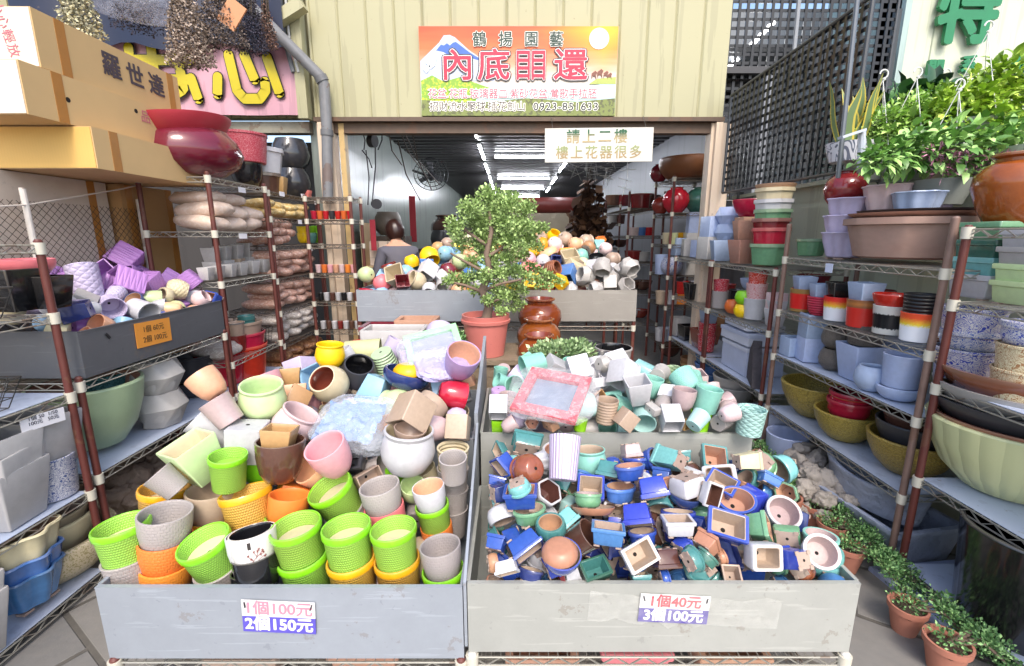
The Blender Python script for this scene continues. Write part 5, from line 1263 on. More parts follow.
add_pot('lobe', 'plav', (q.x + .12, q.y + .04, zt2 + .05), .2, 0, 0, 20, None, None, W2, G2, label='lilac fluted bowl behind the pale blue fluted bowl on the dark tray')
add_pot('lobe', 'pbl', (q.x - .02, q.y - .04, zt2 + .035), .2, 0, 0, 40, None, None, W2, G2, label='pale blue scalloped bowl in front on the dark tray')
# second shelf: red and black pots
ZB = 1.064
def two(px, py, w, a, b, ia=None, sa=None, ra=.93, sb=None, kb='sqt', za=.72): return on(px, py, w, 1.88, ZB, [(a[0], a[1], 1, za, ia, sa), (kb, b, ra, 1, None, sb)], W2, G2)
RED2 = '0:#9b7a45|.12:#9b7a45|.15:#d93028|.78:#d93028|.82:#9b7a45|1:#9b7a45'
def zmat(z, w=.02):
    return mat('#ffffff', .3, 'zones', jit=.5, z=z, w=w)
def zoned(o, z, w=.02):
    o.data = o.data.copy(); o.data.materials[0] = zmat(z, w)
o = two(803, 296, 24, ('cyl', 'red'), 'pbl', None, None, .8); zoned(o[0], RED2)
o = two(820, 298, 22, ('cup', 'red'), 'pbl', None, 'ring', .85)
o = two(838, 302, 25, ('cyl', 'wht'), 'blk', None, 'flame', .88)
o = two(863, 308, 29, ('cyl', 'red'), 'pbl', None, None, .88); zoned(o[0], '0:#d02c2a|.7:#d02c2a|.73:#8d5b3c|.85:#b9773f|.97:#8d5b3c|1:#8d5b3c')
o = two(890, 316, 30, ('cyl', 'wht'), 'red', None, None, 1.15, None, 'bowl', .8); zoned(o[0], '0:#d9d7d0|.2:#d9d7d0|.22:#1a1a20|.7:#1a1a20|.72:#d9d7d0|1:#d9d7d0', .16)
o = two(918, 322, 30, ('cyl', 'wht'), 'blk', None, 'flame', 1.0, 'ring', 'cyl', .66)
for px, c, k in ((812, 'dred', 'bowl'), (850, 'lgy', 'bowl'), (878, 'dred', 'bowl'), (900, 'dred', 'wide'), (925, 'brn', 'bowl')):
    on(px, 290, 30, 2.12, ZB, [(k, c, 1, .5), (k, c, 1, .5), (k, c, 1, 1)], W2, G2)
# third shelf: pale blue and bronze
ZC = .768
on(792, 352, 19, 1.86, ZC, [('cube', 'pbl')], W2, G2)
on(810, 360, 24, 1.9, ZC, [('cube', 'pbl'), ('cube', 'pbl')], W2, G2)
on(832, 368, 26, 1.9, ZC, [('ball', 'brz', 1, 1, 'blk', 'hammer'), ('ball', 'brz', 1, 1, 'blk', 'hammer')], W2, G2)
on(858, 378, 37, 1.92, ZC, [('sqt', 'pbl', 1, .98), ('oct', 'brz', .9, 1, 'blk', 'hammer')], W2, G2)
on(869, 392, 30, 1.84, ZC, [('ball', 'pbl')], W2, G2)
on(897, 400, 36, 1.88, ZC, [('wide', 'pbl', 1.05, .95), ('cyl', 'pbl', .95, 1)], W2, G2)
for px in (840, 880, 905, 925): on(px, 350, 30, 2.13, ZC, [('cube', 'lgy'), ('cube', 'pbl')], W2, G2)
# bottom shelf: golden bowls
ZD = .395
on(817, 400, 66, 1.99, ZD, [('bowl', 'olv', 1, 1, None, 'hammer')], W2, G2)
on(846, 425, 58, 1.93, ZD, [('bowl', 'olv', 1, .72, None, 'hammer'), ('rnd', 'red', .66, .45, 'dred'), ('rnd', 'red', .62, .4, 'dred'), ('saucer', 'red', .6, 1, 'dred')], W2, G2)
on(912, 440, 74, 1.97, ZD, [('bowl', 'olv', 1, .55, None, 'hammer'), ('bowl', 'chg', .85, .4), ('bowl', 'brn', .7, 1)], W2, G2)
on(862, 395, 40, 2.14, ZD, [('bowl', 'olv', 1, 1, None, 'hammer')], W2, G2)
# nearest right rack
W1 = 'on the nearest right rack'; G1 = 'pots on the nearest right rack'
o = on(1016, 200, 70, 2.03, 1.575, [('urn', '#96501f', .8, 1, None, 'glaze')], W1, G1); ALL[-1]['label'] = 'big amber brown glazed jar standing on top of the nearest right rack'
o = o[0]; b = MB(); b.box((-.36, -.44, .25), (.1, .004, .06), 0, Matrix.Rotation(R(-40), 3, 'Z')); put('price_sticker', b.mesh('price_sticker', mat('#e8e8f0', .5), smooth=False), o)
def trays(px, py, w, X, z, cols, where, group):
    p = atX(px, py, X); t = (p - CAM).length; u = (px - 512) / FPX; size = w * t / FPX / math.sqrt(1 + u * u); zz = z + .012
    for c in cols:
        add_pot('rect', c, (X, p.y, zz + .2 * size), size, 0, 0, 90, None, None, where, group); zz += .34 * size
trays(984, 270, 50, 1.98, 1.29, ['wht', 'aqua', 'dgr', 'grn'], W1, G1)
trays(1030, 270, 50, 1.94, 1.29, ['lgr', 'lgr', 'wgr', 'wht'], W1, G1)
PORC = 'pattern|#3350a8'
on(966, 352, 50, 1.95, .94, [('tub', 'wht', 1, .85, None, PORC), ('rnd', 'wht', .92, .62, None, PORC), ('tub', 'wht', 1.0, 1, None, PORC)], W1, G1)
on(985, 372, 30, 1.85, .94, [], W1)
on(1024, 380, 52, 1.9, .94, [('tub', 'crm', 1, .78, None, 'pattern|#a5744e'), ('tub', 'crm', 1.0, .9, None, 'pattern|#a5744e'), ('rnd', 'wht', .98, 1, None, PORC)], W1, G1)
for px, c in ((960, 'dred'), (948, 'lgy')): on(px, 340, 40, 2.15, .94, [('tub', c), ('tub', c)], W1, G1)
o = on(1010, 470, 140, 2.05, .515, [('bowl', 'pyl', 1, .74, None, 'flute'), ('saucer', 'rbr', .96, .7), ('saucer', 'chg', .98, .7), ('saucer', 'lgy', .99, .75), ('saucer', 'rbr', 1.0, 1)], W1, G1)
on(955, 410, 34, 2.1, .515, [('cyl', 'pbl')], W1, G1)
b = MB()
o = add_pot('tall', 'blk', (1.93, 1.5, .25), .42, 0, 0, 0, 'blk', None, W1, G1, label='large glossy black cylinder planter on the ground under the pale yellow bowl')
o.scale = (.42, .42, .37)
# right rack with white boxes
W3 = 'on the right rack with white boxes'; G3 = 'pots on the third right rack'
ZT = 1.325
on(767, 262, 34, 1.92, ZT, [('oct', 'grn', 1, .72), ('oct', 'red', 1, .42), ('oct', 'dred', 1, .42), ('oct', 'grn', .98, .42), ('oct', 'wht', 1, .5), ('oct', 'crm', 1, .9), ('saucer', 'trc', 1.05, 1, None, 'clay')], W3, G3)
on(742, 258, 24, 1.86, ZT, [('sqt', 'trc', 1, .9, None, 'clay'), ('sqt', 'trc', .9, 1, None, 'clay')], W3, G3)
on(748, 240, 22, 2.02, ZT, [('sqt', 'trc', 1, .95, None, 'clay'), ('sqt', 'trc', 1.1, .95, None, 'clay'), ('bowl', 'red', 1.6, 1)], W3, G3)
on(722, 240, 20, 1.86, ZT, [('sqt', 'pbl', 1.05, 1, None)], W3, G3)
on(727, 238, 25, 1.98, ZT, [('geo', 'pbl', 1, .9), ('geo', 'pbl', 1, .9), ('geo', 'pbl', 1, 1)], W3, G3)
on(712, 240, 22, 1.9, ZT, [('cube', 'lgy'), ('cube', 'pbl', .9)], W3, G3)
Z3 = .905
RD = 'pattern|#b8404a'
on(755, 305, 22, 1.9, Z3, [('cyl', 'wht', 1, .8), ('cyl', 'lpk', .9, .7, None, RD), ('cyl', 'red', .8, 1, None, 'dots|#f0e8e8')], W3, G3)
on(742, 312, 16, 1.84, Z3, [('ball', 'ylw'), ('ball', 'lime')], W3, G3)
on(733, 306, 16, 1.86, Z3, [('ball', 'org')], W3, G3)
on(751, 300, 24, 2.0, Z3, [('cyl', 'wht', 1, 1), ('bowl', 'pbl', 1, 1)], W3, G3)
on(736, 300, 14, 1.98, Z3, [('tall', 'blk', 1.1, 1)], W3, G3)
on(720, 296, 18, 1.88, Z3, [('cyl', 'gry', 1, .85), ('cyl', 'red', .8, 1, None, 'dots|#f0e8e8')], W3, G3)
on(776, 306, 18, 1.9, Z3, [('sqt', 'wht', 1, .5), ('sqt', 'wht', 1, .5), ('cube', 'lpk', .9, 1)], W3, G3)
on(728, 285, 16, 2.06, Z3, [('tub', 'red'), ('tub', 'dred')], W3, G3)
# styrofoam boxes and sheets
def carton(label, name, c, d, m, rot=0, lid=None, cat='box', group=None, gap=True):
    t = thing(name, label, cat, c, Euler((0, 0, R(rot))), group)
    b = MB(); b.box((0, 0, d[2] / 2), d); put('body', b.mesh('body', m, smooth=False), t)
    if lid:
        b = MB(); b.box((0, 0, d[2] + .012), (d[0] + .012, d[1] + .012, .03)); put('lid', b.mesh('lid', lid, smooth=False), t)
    return t
FOAM = mat('#c3cbe0', .6, 'plain'); FOAM2 = mat('#d6dae6', .6, 'plain')
carton('pale blue styrofoam box with a lid, lowest on the shelf beside the dark sloping board', 'foam_box', (2.0, 3.72, .455), (.3, .42, .2), FOAM, 0, FOAM2, group='styrofoam boxes on the right rack')
carton('white styrofoam lid box stacked above the pale blue styrofoam box', 'foam_box', (2.0, 3.73, .70), (.32, .44, .07), FOAM2, 2, FOAM, group='styrofoam boxes on the right rack')
carton('thin white styrofoam box on top of the styrofoam stack under the shelf', 'foam_box', (2.0, 3.74, .815), (.3, .4, .04), FOAM2, -2, None, group='styrofoam boxes on the right rack')
carton('flat pale blue crate on the floor beneath the dark sloping board', 'foam_box', (1.98, 3.3, .09), (.36, .5, .1), FOAM, 0, FOAM2, group='styrofoam boxes on the right rack')
carton('upright pale blue tub box on the floor left of the golden bowls', 'foam_box', (1.95, 3.08, .0), (.3, .1, .34), FOAM, 0, None, group='styrofoam boxes on the right rack')
b = MB(); b.add([(-.17, -.03, 0), (.15, -.03, 0), (.1, -.03, .24), (-.02, -.03, .33), (-.12, -.03, .1), (-.17, .03, 0), (.15, .03, 0), (.1, .03, .24), (-.02, .03, .33), (-.12, .03, .1)], [(0, 1, 2, 3, 4), (9, 8, 7, 6, 5), (0, 5, 6, 1), (1, 6, 7, 2), (2, 7, 8, 3), (3, 8, 9, 4), (4, 9, 5, 0)])
tag(put('slate_board', b.mesh('slate_board', mat('#4b4548', .7, 'stone'), smooth=False), None, (1.85, 3.38, .452), Euler((0, 0, R(70)))), 'dark grey slab leaning against the white styrofoam boxes', 'slab')
on(706, 345, 17, 1.88, .45, [('cyl', 'red', 1, .8, None, 'dots|#f0e8e8'), ('cyl', 'red', 1, .8, None, 'dots|#f0e8e8'), ('sqt', 'pbl', .9, 1)], W3, G3)
# rack with black and brown square pots
W4 = 'on the right rack before the door'; G4 = 'pots on the fourth right rack'
for px, py, w, X, z, c, k in ((693, 290, 17, 1.86, .905, 'blk', 'sqt'), (683, 285, 13, 1.92, .905, 'red', 'cyl'), (700, 282, 16, 2.0, .905, 'wht', 'sqt'), (678, 280, 12, 1.9, .905, 'chg', 'tall'), (703, 322, 20, 1.9, .45, 'rbr', 'sqt'), (688, 318, 16, 1.88, .45, 'blk', 'sqt'), (680, 330, 18, 1.9, .45, 'lgy', 'cube'), (699, 350, 16, 1.9, .085, 'brn', 'bowl')):
    on(px, py, w, X, z, [(k, c)], W4, G4)
for px, c in ((700, 'pbl'), (690, 'lgy'), (680, 'pbl')): on(px, 255, 17, 1.95, ZT, [('cube', c, 1, 1)], W4, G4)
on(696, 235, 22, 2.1, ZT, [('cube', 'lgy'), ('cube', 'pbl', .9)], W4, G4)
on(710, 330, 20, 2.05, .45, [('sqt', 'rbr'), ('box', 'tan', 1.3)], W4, G4)
for px, w, c, n in ((668, 22, 'brn', 3), (690, 20, 'tan', 2), (712, 34, 'tub', 3), (735, 40, 'lgy', 2)):
    c = 'blu' if c == 'tub' else c
    on(px, 370, w, 1.95, .085, [('bowl', c, 1, .5)] * n, W4, G4)
# tall rack in the doorway
W5 = 'on the tall rack in the doorway'; G5 = 'pots on the tall doorway rack'
def far(px, py, w, Y, z, k, c, where, group, rel=None, sty=None, inn=None):
    p = atY(px, py, Y); size = w * (p - CAM).length / FPX; add_pot(k, c, (p.x, Y, z + .008 + KINDS[k][3] * size / 2), size, 0, 0, None, inn, sty, where, group)
far(689, 167, 52, 5.45, 2.17, 'wide', '#7a4a30', W5, G5); ALL[-1]['label'] = 'large brown shallow bowl on top of the tall rack in the doorway'
far(659, 178, 15, 5.7, 2.17, 'vase', 'dred', W5, G5)
far(676, 198, 22, 5.4, 1.8, 'vase', 'red', W5, G5); far(661, 200, 15, 5.6, 1.8, 'vase', 'dred', W5, G5); far(699, 200, 22, 5.4, 1.8, 'vase', 'dgr', W5, G5)
for i, px in enumerate((667, 674, 681, 688, 696, 703)): far(px, 232, 8, 5.4 if i % 2 else 5.5, 1.45, 'tall', ('crm', 'pyl', 'yel', 'crm', 'plav', 'wht')[i], W5, G5)
far(672, 260, 20, 5.4, 1.1, 'ball', 'wht', W5, G5, sty=PORC); far(690, 258, 18, 5.4, 1.1, 'cube', 'lgy', W5, G5); far(662, 262, 14, 5.5, 1.1, 'tall', 'pbl', W5, G5)
for px, z, c in ((662, .75, 'bei'), (671, .75, 'wht'), (680, .75, 'org'), (664, .3, 'wht'), (673, .3, 'pbl')): far(px, 300, 13, 5.45, z, 'cyl', c, W5, G5)
# racks in the hall
W6 = 'on the dark rack in the hall'; G6 = 'pots on the racks in the hall'
for px, z, c, k, w in ((640, 1.9, 'dred', 'tub', 22), (648, 1.9, 'brn', 'tub', 20), (634, 1.55, 'mau', 'tub', 12), (641, 1.55, 'blu', 'tub', 12), (648, 1.55, 'red', 'tub', 12), (634, 1.2, 'dred', 'tub', 16), (644, 1.2, 'lgy', 'tub', 14), (634, .8, 'brn', 'bowl', 18), (646, .8, 'brn', 'bowl', 18), (636, .4, 'wht', 'bowl', 16), (645, .4, 'dred', 'bowl', 16)):
    far(px, 230, w, 6.5, z, k, c, W6, G6)
for px, z, c, k, w in ((612, 2.05, 'brn', 'tub', 16), (620, 2.05, 'dred', 'tub', 16), (612, 1.75, 'lgy', 'cyl', 9), (620, 1.75, 'brn', 'cyl', 9), (610, 1.35, 'chg', 'bowl', 14), (621, 1.35, 'brn', 'bowl', 14), (612, .9, 'wht', 'cyl', 10), (620, .9, 'gry', 'cyl', 10)):
    far(px, 230, w, 8.3, z, k, c, W6, G6)

# ---- left side
WL = 'on the nearest left rack'; GL = 'wares on the nearest left rack'
XL = -2.02
def onl(px, py, w, z, specs, where, group, X=XL): return on(px, py, w, X, z, specs, where, group)
onl(10, 268, 44, 1.24, [('sqt', 'blk')], WL, GL, -2.05); onl(42, 262, 34, 1.24, [('sqt', 'blk')], WL, GL, -1.98)
o = onl(24, 252, 40, 1.385, [('wide', 'hpk', 1.1, 1)], WL, GL, -2.05)
onl(30, 452, 64, .445, [('sqt', 'wgr', 1, .3), ('sqt', 'wgr', .95, 1)], WL, GL, -2.12)
onl(52, 486, 44, .445, [('cyl', 'wht', 1, .8, None, 'pattern|#4a5a8a'), ('sqt', 'wgr', 1.2, 1)], WL, GL, -1.98)
onl(6, 510, 60, .445, [('sqt', 'wgr', 1, .28), ('sqt', 'wgr', 1, .28), ('sqt', 'wgr', 1, 1)], WL, GL, -1.98)
for i in range(3): ALL[-1 - i]
o = onl(60, 598, 80, .055, [('wide', 'crm', 1.25, .4, 'bei', 'speck|#8a8438'), ('bowl', 'crm', .95, .3, 'bei'), ('bowl', 'crm', .8, .2, 'bei')], WL, GL, -2.1)
onl(24, 590, 60, .075, [('lobe', 'blu', .95, .35, None, 'glaze'), ('lobe', 'blu', 1, .5, None, 'glaze'), ('lobe', 'crm', 1.05, 1, 'trc')], WL, GL, -1.98)
onl(-40, 660, 64, .055, [('sqt', 'wgr', 1, .3), ('sqt', 'wgr', 1, 1)], WL, GL, -1.96)
# lavender rack, lower shelf
WG = 'on the shelf under the lavender bin'; GG = 'bowls on the shelf under the lavender bin'
onl(96, 430, 84, .495, [('bowl', 'sgr', 1.05, 1, 'trc')], WG, GG, -2.08); ALL[-1]['o'].scale = [x * k for x, k in zip(ALL[-1]['o'].scale, (1, 1, 1.45))]; ALL[-1]['o'].location.z += .075; ALL[-1]['label'] = 'large sage green bowl on the shelf under the lavender bin'
onl(105, 395, 62, .62, [('tub', 'teal', 1, 1, None, 'hammer')], WG, GG, -2.22)
onl(160, 408, 47, .495, [('geo', 'lgy', 1, .92), ('geo', 'lgy', 1.02, 1)], WG, GG, -2.0)
onl(196, 395, 44, .495, [('wide', 'chg', 1, 1.0), ('tub', 'chg', .9, 1)], WG, GG, -2.15)
# sand rack
WS = 'on the tall left sand rack'; GS = 'pots on the tall left sand rack'
onl(244, 385, 50, .505, [('tub', 'red', 1, .42), ('tub', 'red', .98, .42), ('tub', 'bei', .9, .3)], WS, GS, -2.06)
onl(222, 385, 46, .505, [('tub', 'red', 1, .42), ('tub', 'red', .98, 1)], WS, GS, -2.1)
onl(238, 345, 17, .73, [('cyl', 'dred', 1, .9), ('cyl', 'bei', .9, .8), ('saucer', 'gry', 1, 1)], WS, GS, -1.98)
onl(249, 340, 17, .73, [('cyl', 'hpk', 1, .9), ('cyl', 'teal', .95, .6), ('saucer', 'teal', 1, 1)], WS, GS, -2.0)
onl(228, 345, 22, .73, [('tub', 'prp', 1, 1)], WS, GS, -2.15)
for k, (px, row) in enumerate(((206, 0), (217, 0), (229, 0), (240, 0), (252, 0), (263, 0), (212, 1), (224, 1), (236, 1), (248, 1), (259, 1))):
    onl(px, 262 if row else 270, 13 if not row else 15, 1.265, [('sqt', 'wgr' if row == 0 else 'bei' if k == 8 else 'wgr', 1, .95), ('sqt', 'wgr', 1, 1)] if row else [('sqt', 'wgr', 1, 1)], WS, GS, -1.96 - .14 * row)
# on top of the left racks
WT = 'on top of the left racks'; GT = 'bowls on top of the left racks'
o = onl(190, 160, 92, 1.915, [('ball', '#74222a', 1, .9, None, 'glaze'), ], WT, GT, -2.08); ALL[-1]['label'] = 'big speckled red round bowl on top of the tall left rack'; r = ALL[-1]['o']; r.scale = (r.scale[0], r.scale[1], r.scale[2] * .55); r.location.z -= r.scale[0] * .82 * .225
add_pot('saucer', '#b8393c', r.location + Vector((-.04, -.02, r.scale[2] * .42)), r.scale[0] * 1.0, 7, 200, 0, None, 'plain', WT, GT, label='flat red dish lying tilted on the big speckled red bowl')
onl(244, 150, 34, 1.93, [('cup', 'blk', .9, .78), ('tub', '#b8393c', 1.25, 1, None, 'speck|#e0a0a0')], WT, GT, -2.12)
onl(262, 158, 30, 1.9, [('oct', 'brn', .95, .95), ('oct', 'wht', 1.25, 1)], WT, GT, -2.1)
onl(276, 160, 20, 1.9, [('sqt', 'tan', .8, 1)], WT, GT, -2.02)
onl(292, 166, 34, 1.9, [('ball', 'chg', .95, .95, None, 'glaze'), ('ball', 'chg', 1.0, 1, None, 'glaze')], WT, GT, -2.1)
onl(312, 172, 20, 1.895, [('sqt', 'blk', .8, .95), ('sqt', 'chg', .8, 1)], WT, GT, -2.12)
onl(305, 172, 10, 1.895, [('sqt', 'hpk', .8, .95)], WT, GT, -1.98)
onl(334, 178, 28, 1.895, [('ball', 'blk', 1, .95), ('wide', 'red', 1, 1)], WT, GT, -2.1)
# coloured cups and small bottles further back
WB = 'on the gravel bag rack'; GBt = 'cups and bottles on the left racks'
for px, c in ((303, 'ylw'), (311, 'aqua'), (318, 'lime'), (322, 'org'), (329, 'hpk'), (337, 'org'), (341, 'aqua')):
    onl(px, 236, 11, 1.475, [('cup', c, 1, .7), ('cup', 'lime' if c == 'aqua' else c, .95, 1)], 'in the row of coloured cups', GBt, -2.0)
n = 0
for z, cols in ((1.69, ['red', 'org', 'red', 'chg']), (1.21, ['lpk', 'org', 'pnk', 'pch']), (.95, ['blk', 'wht', 'brn', 'wht']), (.68, ['wht', 'brn', 'wht', 'dred'])):
    for i in range(7):
        add_pot('tall', cols[i % 4], (-1.79 + i * .054, 4.29, z + .0455), .056, 0, 0, None, None, None, f'on the door-jamb rack shelf {"above" if z > 1.6 else "below"} eye level', GBt)
# ------------------------------------------------------------------ bags, baskets, cartons and fence on the left
def pillow(name, c, d, m, rot=(0, 0, 0), seed=0, label='', cat='bag', group=None):
    bm = bmesh.new(); bmesh.ops.create_uvsphere(bm, u_segments=18, v_segments=10, radius=1)
    for v in bm.verts:
        p = v.co; f = lambda x: math.copysign(abs(x) ** .55, x)
        k = 1 + .3 * noise.noise(p * 2.2 + Vector((seed, 0, 0))) + .16 * noise.noise(p * 6 + Vector((0, seed, 0)))
        e = 1 - .45 * max(0, abs(p.x) - .6)
        v.co = Vector((f(p.x) * d[0] / 2, f(p.y) * d[1] / 2 * e, p.z * d[2] / 2 * k * (1 - .5 * max(0, abs(p.x) - .55) * 2)))
    bm.verts.index_update(); b = MB(); b.add([v.co.copy() for v in bm.verts], [tuple(v.index for v in f.verts) for f in bm.faces]); bm.free()
    return tag(put(name, b.mesh(name, m, ang=80), None, c, Euler(rot)), label, cat, group)
SAND = mat('#d6bfae', .45, 'speck', c2='#e0d0c4', n=46); GRAV = mat('#cb9d8a', .4, 'speck', c2='#ead2c4', n=60); GRV2 = mat('#c2b6ac', .4, 'speck', c2='#e8e4dc', n=60); BRB = mat('#8b5d40', .4, 'speck', c2='#c49a70', n=40); YELB = mat('#d8b878', .4, 'speck', c2='#efe0b0', n=40)
k = 0
def bagrow(x, ys, z, d, m, layers, word, group, rotj=26):
    global k
    for L in range(layers):
        for i, y in enumerate(ys):
            k += 1
            pillow('bag', (x + random.uniform(-.02, .02), y + random.uniform(-.02, .02) + (L % 2) * d[0] * .25, z + d[2] * (.5 + .82 * L)), d, m, (R(random.uniform(-6, 6)), R(random.uniform(-6, 6)), R(90 + random.uniform(-rotj, rotj))), k, word % (f'{ORDN[L]} layer, {ORDN[i]} from street'), 'bag', group)
ORDN = ['first', 'second', 'third', 'fourth', 'fifth', 'sixth', 'seventh', 'eighth']
bagrow(-2.04, (3.08, 3.3, 3.52), 1.585, (.2, .34, .1), SAND, 2, 'pinkish sand bag on tall left rack, %s', 'bags of sand on the tall left rack')
bagrow(-2.1, (3.2, 3.45), 1.585 + .17, (.26, .3, .09), SAND, 1, 'pinkish sand bag on the heap top of tall rack, %s', 'bags of sand on the tall left rack')
bagrow(-2.06, (3.78, 3.98, 4.18, 4.38), 1.70, (.17, .3, .075), YELB, 2, 'yellowish bag of pellets on upper gravel rack shelf, %s', 'bags on the gravel rack')
bagrow(-2.04, (3.76, 3.92, 4.08), 1.48, (.14, .3, .08), GRAV, 3, 'pink gravel bag beside the coloured cups, %s', 'bags on the gravel rack')
bagrow(-2.04, (3.76, 3.96, 4.16, 4.36), 1.22, (.17, .32, .08), GRAV, 3, 'pink gravel bag on shelf below coloured cups, %s', 'bags on the gravel rack')
bagrow(-2.04, (3.76, 3.96, 4.16, 4.36), .96, (.17, .32, .08), GRAV, 3, 'pink gravel bag on middle gravel rack shelf, %s', 'bags on the gravel rack')
bagrow(-2.04, (3.76, 3.96, 4.16, 4.36), .69, (.17, .34, .085), GRV2, 3, 'greyish gravel bag on lower gravel rack shelf, %s', 'bags on the gravel rack')
bagrow(-2.04, (3.76, 3.98, 4.2, 4.42), .43, (.18, .34, .085), BRB, 2, 'brown bark bag on lowest gravel rack shelf, %s', 'bags on the gravel rack')
bagrow(-2.06, (3.1, 3.4), .98 - .25, (.26, .3, .1), GRV2, 1, 'grey gravel bag behind small pots on sand rack, %s', 'bags of sand on the tall left rack')
# wire baskets
BW = mat('#55524e', .4, 'rust', metal=.6)
def basket(label, c, d, rot=0):
    t = thing('wire_basket', label, 'basket', c, Euler((0, 0, R(rot))), 'wire baskets on the left racks'); b = MB(); X, Y, Z = d[0] / 2, d[1] / 2, d[2]
    for z, r in ((0, .002), (Z * .33, .002), (Z * .66, .002), (Z, .0038)):
        k_ = .86 + .14 * z / Z
        p = [(-X * k_, -Y * k_, z), (X * k_, -Y * k_, z), (X * k_, Y * k_, z), (-X * k_, Y * k_, z)]
        for i in range(4): b.cyl(p[i], p[(i + 1) % 4], r, 5)
    n = int(d[0] / .045)
    for i in range(n + 1):
        x = -X + d[0] * i / n
        for s in (-1, 1): b.cyl((x * .86, s * Y * .86, 0), (x, s * Y, Z), .0018, 4)
        b.cyl((x * .86, -Y * .86, 0), (x * .86, Y * .86, 0), .0018, 4)
    n = int(d[1] / .045)
    for i in range(n + 1):
        y = -Y + d[1] * i / n
        for s in (-1, 1): b.cyl((s * X * .86, y * .86, 0), (s * X, y, Z), .0018, 4)
    put('frame', b.mesh('frame', BW), t); return t
basket('wire basket with bagged sand at the top of the nearest left rack', (-2.04, 1.42, 1.25), (.34, .62, .11), 4)
basket('wire basket with seed packets on the nearest left rack', (-2.04, 1.36, .91), (.34, .66, .11), 4)
pillow('bag', (-2.05, 1.5, 1.3), (.32, .24, .08), SAND, (0, 0, R(80)), 91, 'bag of brown sand in the upper wire basket', 'bag')
for i, (y, c, l) in enumerate(((1.2, '#d6dcb8', 'pale green'), (1.32, '#4a78a8', 'blue'), (1.44, '#e07a2c', 'orange'), (1.55, '#3f78b8', 'bright blue'), (1.1, '#e9e6df', 'white'))):
    pillow('seed_packet', (-2.04, y, .985), (.17, .12, .035), mat(c, .3), (R(15), R(12), R(60 + 15 * i)), 60 + i, f'{l} packet lying in the lower wire basket', 'packet')
for y, l in ((3.42, 'speckled wire basket behind the salmon pink pot'), (3.5, 'speckled wire basket in front of the grey gravel bags')):
    basket(l, (-2.0 if y > 3.45 else -2.1, y, .735), (.2, .16, .12 if y > 3.45 else .2), 0)
# price tags hanging from shelves
def tag_card(label, c, s, m, rot):
    b = MB(); b.box((0, 0, 0), (s[0], .003, s[1])); return tag(put('price_card', b.mesh('price_card', m, smooth=False), None, c, Euler(rot)), label, 'card', 'price cards')
WC = mat('#e8e6ea', .5); 
o = tag_card('white card with handwriting hanging over the white box pots on nearest left rack', (-1.865, 1.72, .835), (.15, .055), WC, (0, R(2), R(80)))
put('handwriting', text_mesh('handwriting', '1個 50  1/50\n100元   50元', .02, mat('#3a3a44', .6), .0004), o, (0, -.0025, .008), FACE_CAM)
tag_card('pale card on the lower wire basket of the nearest left rack', (-1.86, 1.3, .955), (.13, .08), mat('#c9dcec', .5), (R(-12), R(0), R(82)))
tag_card('pale card at the left end of the upper wire basket', (-1.86, 1.22, 1.33), (.1, .06), mat('#cfe0e8', .5), (R(-8), R(0), R(82)))
for i, (px, py, X, w) in enumerate(((242, 190, -1.862, .075), (282, 194, -1.862, .07), (303, 196, -1.862, .06), (316, 203, -1.862, .05), (243, 236, -1.862, .085), (318, 221, -1.862, .05), (300, 222, -1.862, .06), (311, 249, -1.862, .07), (242, 243 - 8, -1.862, .06))):
    if i == 8: continue
    q = atX(px, py, X); tag_card(f'small white price card on the left racks, {ORDN[min(i, 7)]} of them counting along the upper shelves', q, (w, .035), WC, (0, 0, R(86)))
q = atX(829, 268, 1.765); tag_card('pale blue price card under the huge eight-sided planter', q, (.055, .05), mat('#cfd8ee', .5), (0, 0, R(-88)))
# orange note on the lavender bin
o = thing('price_note', 'orange handwritten price note stuck on the lavender bin', 'note', (-1.861, 2.34, 1.06), Euler((0, R(2), R(90))))
b = MB(); b.box((0, 0, 0), (.235, .002, .125)); put('paper', b.mesh('paper', mat('#e8983a', .6), smooth=False), o)
put('handwriting', text_mesh('handwriting', '1個 60元', .038, mat('#5a4426', .6), .0004), o, (0, -.0018, .024), FACE_CAM)
put('handwriting', text_mesh('handwriting', '2個 100元', .038, mat('#4a3824', .6), .0004), o, (.005, -.0018, -.028), FACE_CAM)
b = MB(); b.box((0, 0, 0), (.012, .003, .03), 0, Matrix.Rotation(R(-35), 3, 'Y')); tag(put('magnet_clip', b.mesh('magnet_clip', mat('#202024', .4)), None, (-1.86, 2.07, 1.1), Euler((0, 0, R(90)))), 'small black clip on the end of the lavender bin', 'clip')
# price boards on the front bins
def board(label, c, w, h, rot, top, bot, ctop, cbot, size):
    t = thing('price_board', label, 'sign', c, Euler(rot), 'price boards on the front bins')
    b = MB(); b.box((0, 0, h / 4), (w, .002, h / 2)); put('upper_panel', b.mesh('upper_panel', mat('#e6e4e2', .45), smooth=False), t)
    b = MB(); b.box((0, 0, -h / 4), (w, .002, h / 2)); put('lower_panel', b.mesh('lower_panel', mat(cbot, .45), smooth=False), t)
    put('lettering', text_mesh('lettering', top, size, mat(ctop, .5), .0004, .0011), t, (.0, -.0018, h / 4), FACE_CAM)
    put('lettering', text_mesh('lettering', bot, size, mat('#f4f2f6', .5), .0004, .0016), t, (.0, -.0018, -h / 4), FACE_CAM)
    b = MB(); 
    for s in (-1, 1): b.cyl((s * w * .46, -.002, h * .44), (s * w * .44, -.006, h * .3), .0022, 5)
    put('clip', b.mesh('clip', mat('#55555a', .4, metal=.7)), t)
    return t
p = atY(279, 617, 1.194); board('white and violet price board 1個100元 2個150元 on the left front bin', p, .222, .112, (0, R(3), 0), '1個100元', '2個150元', '#e58a9c', '#5c52b8', .052)
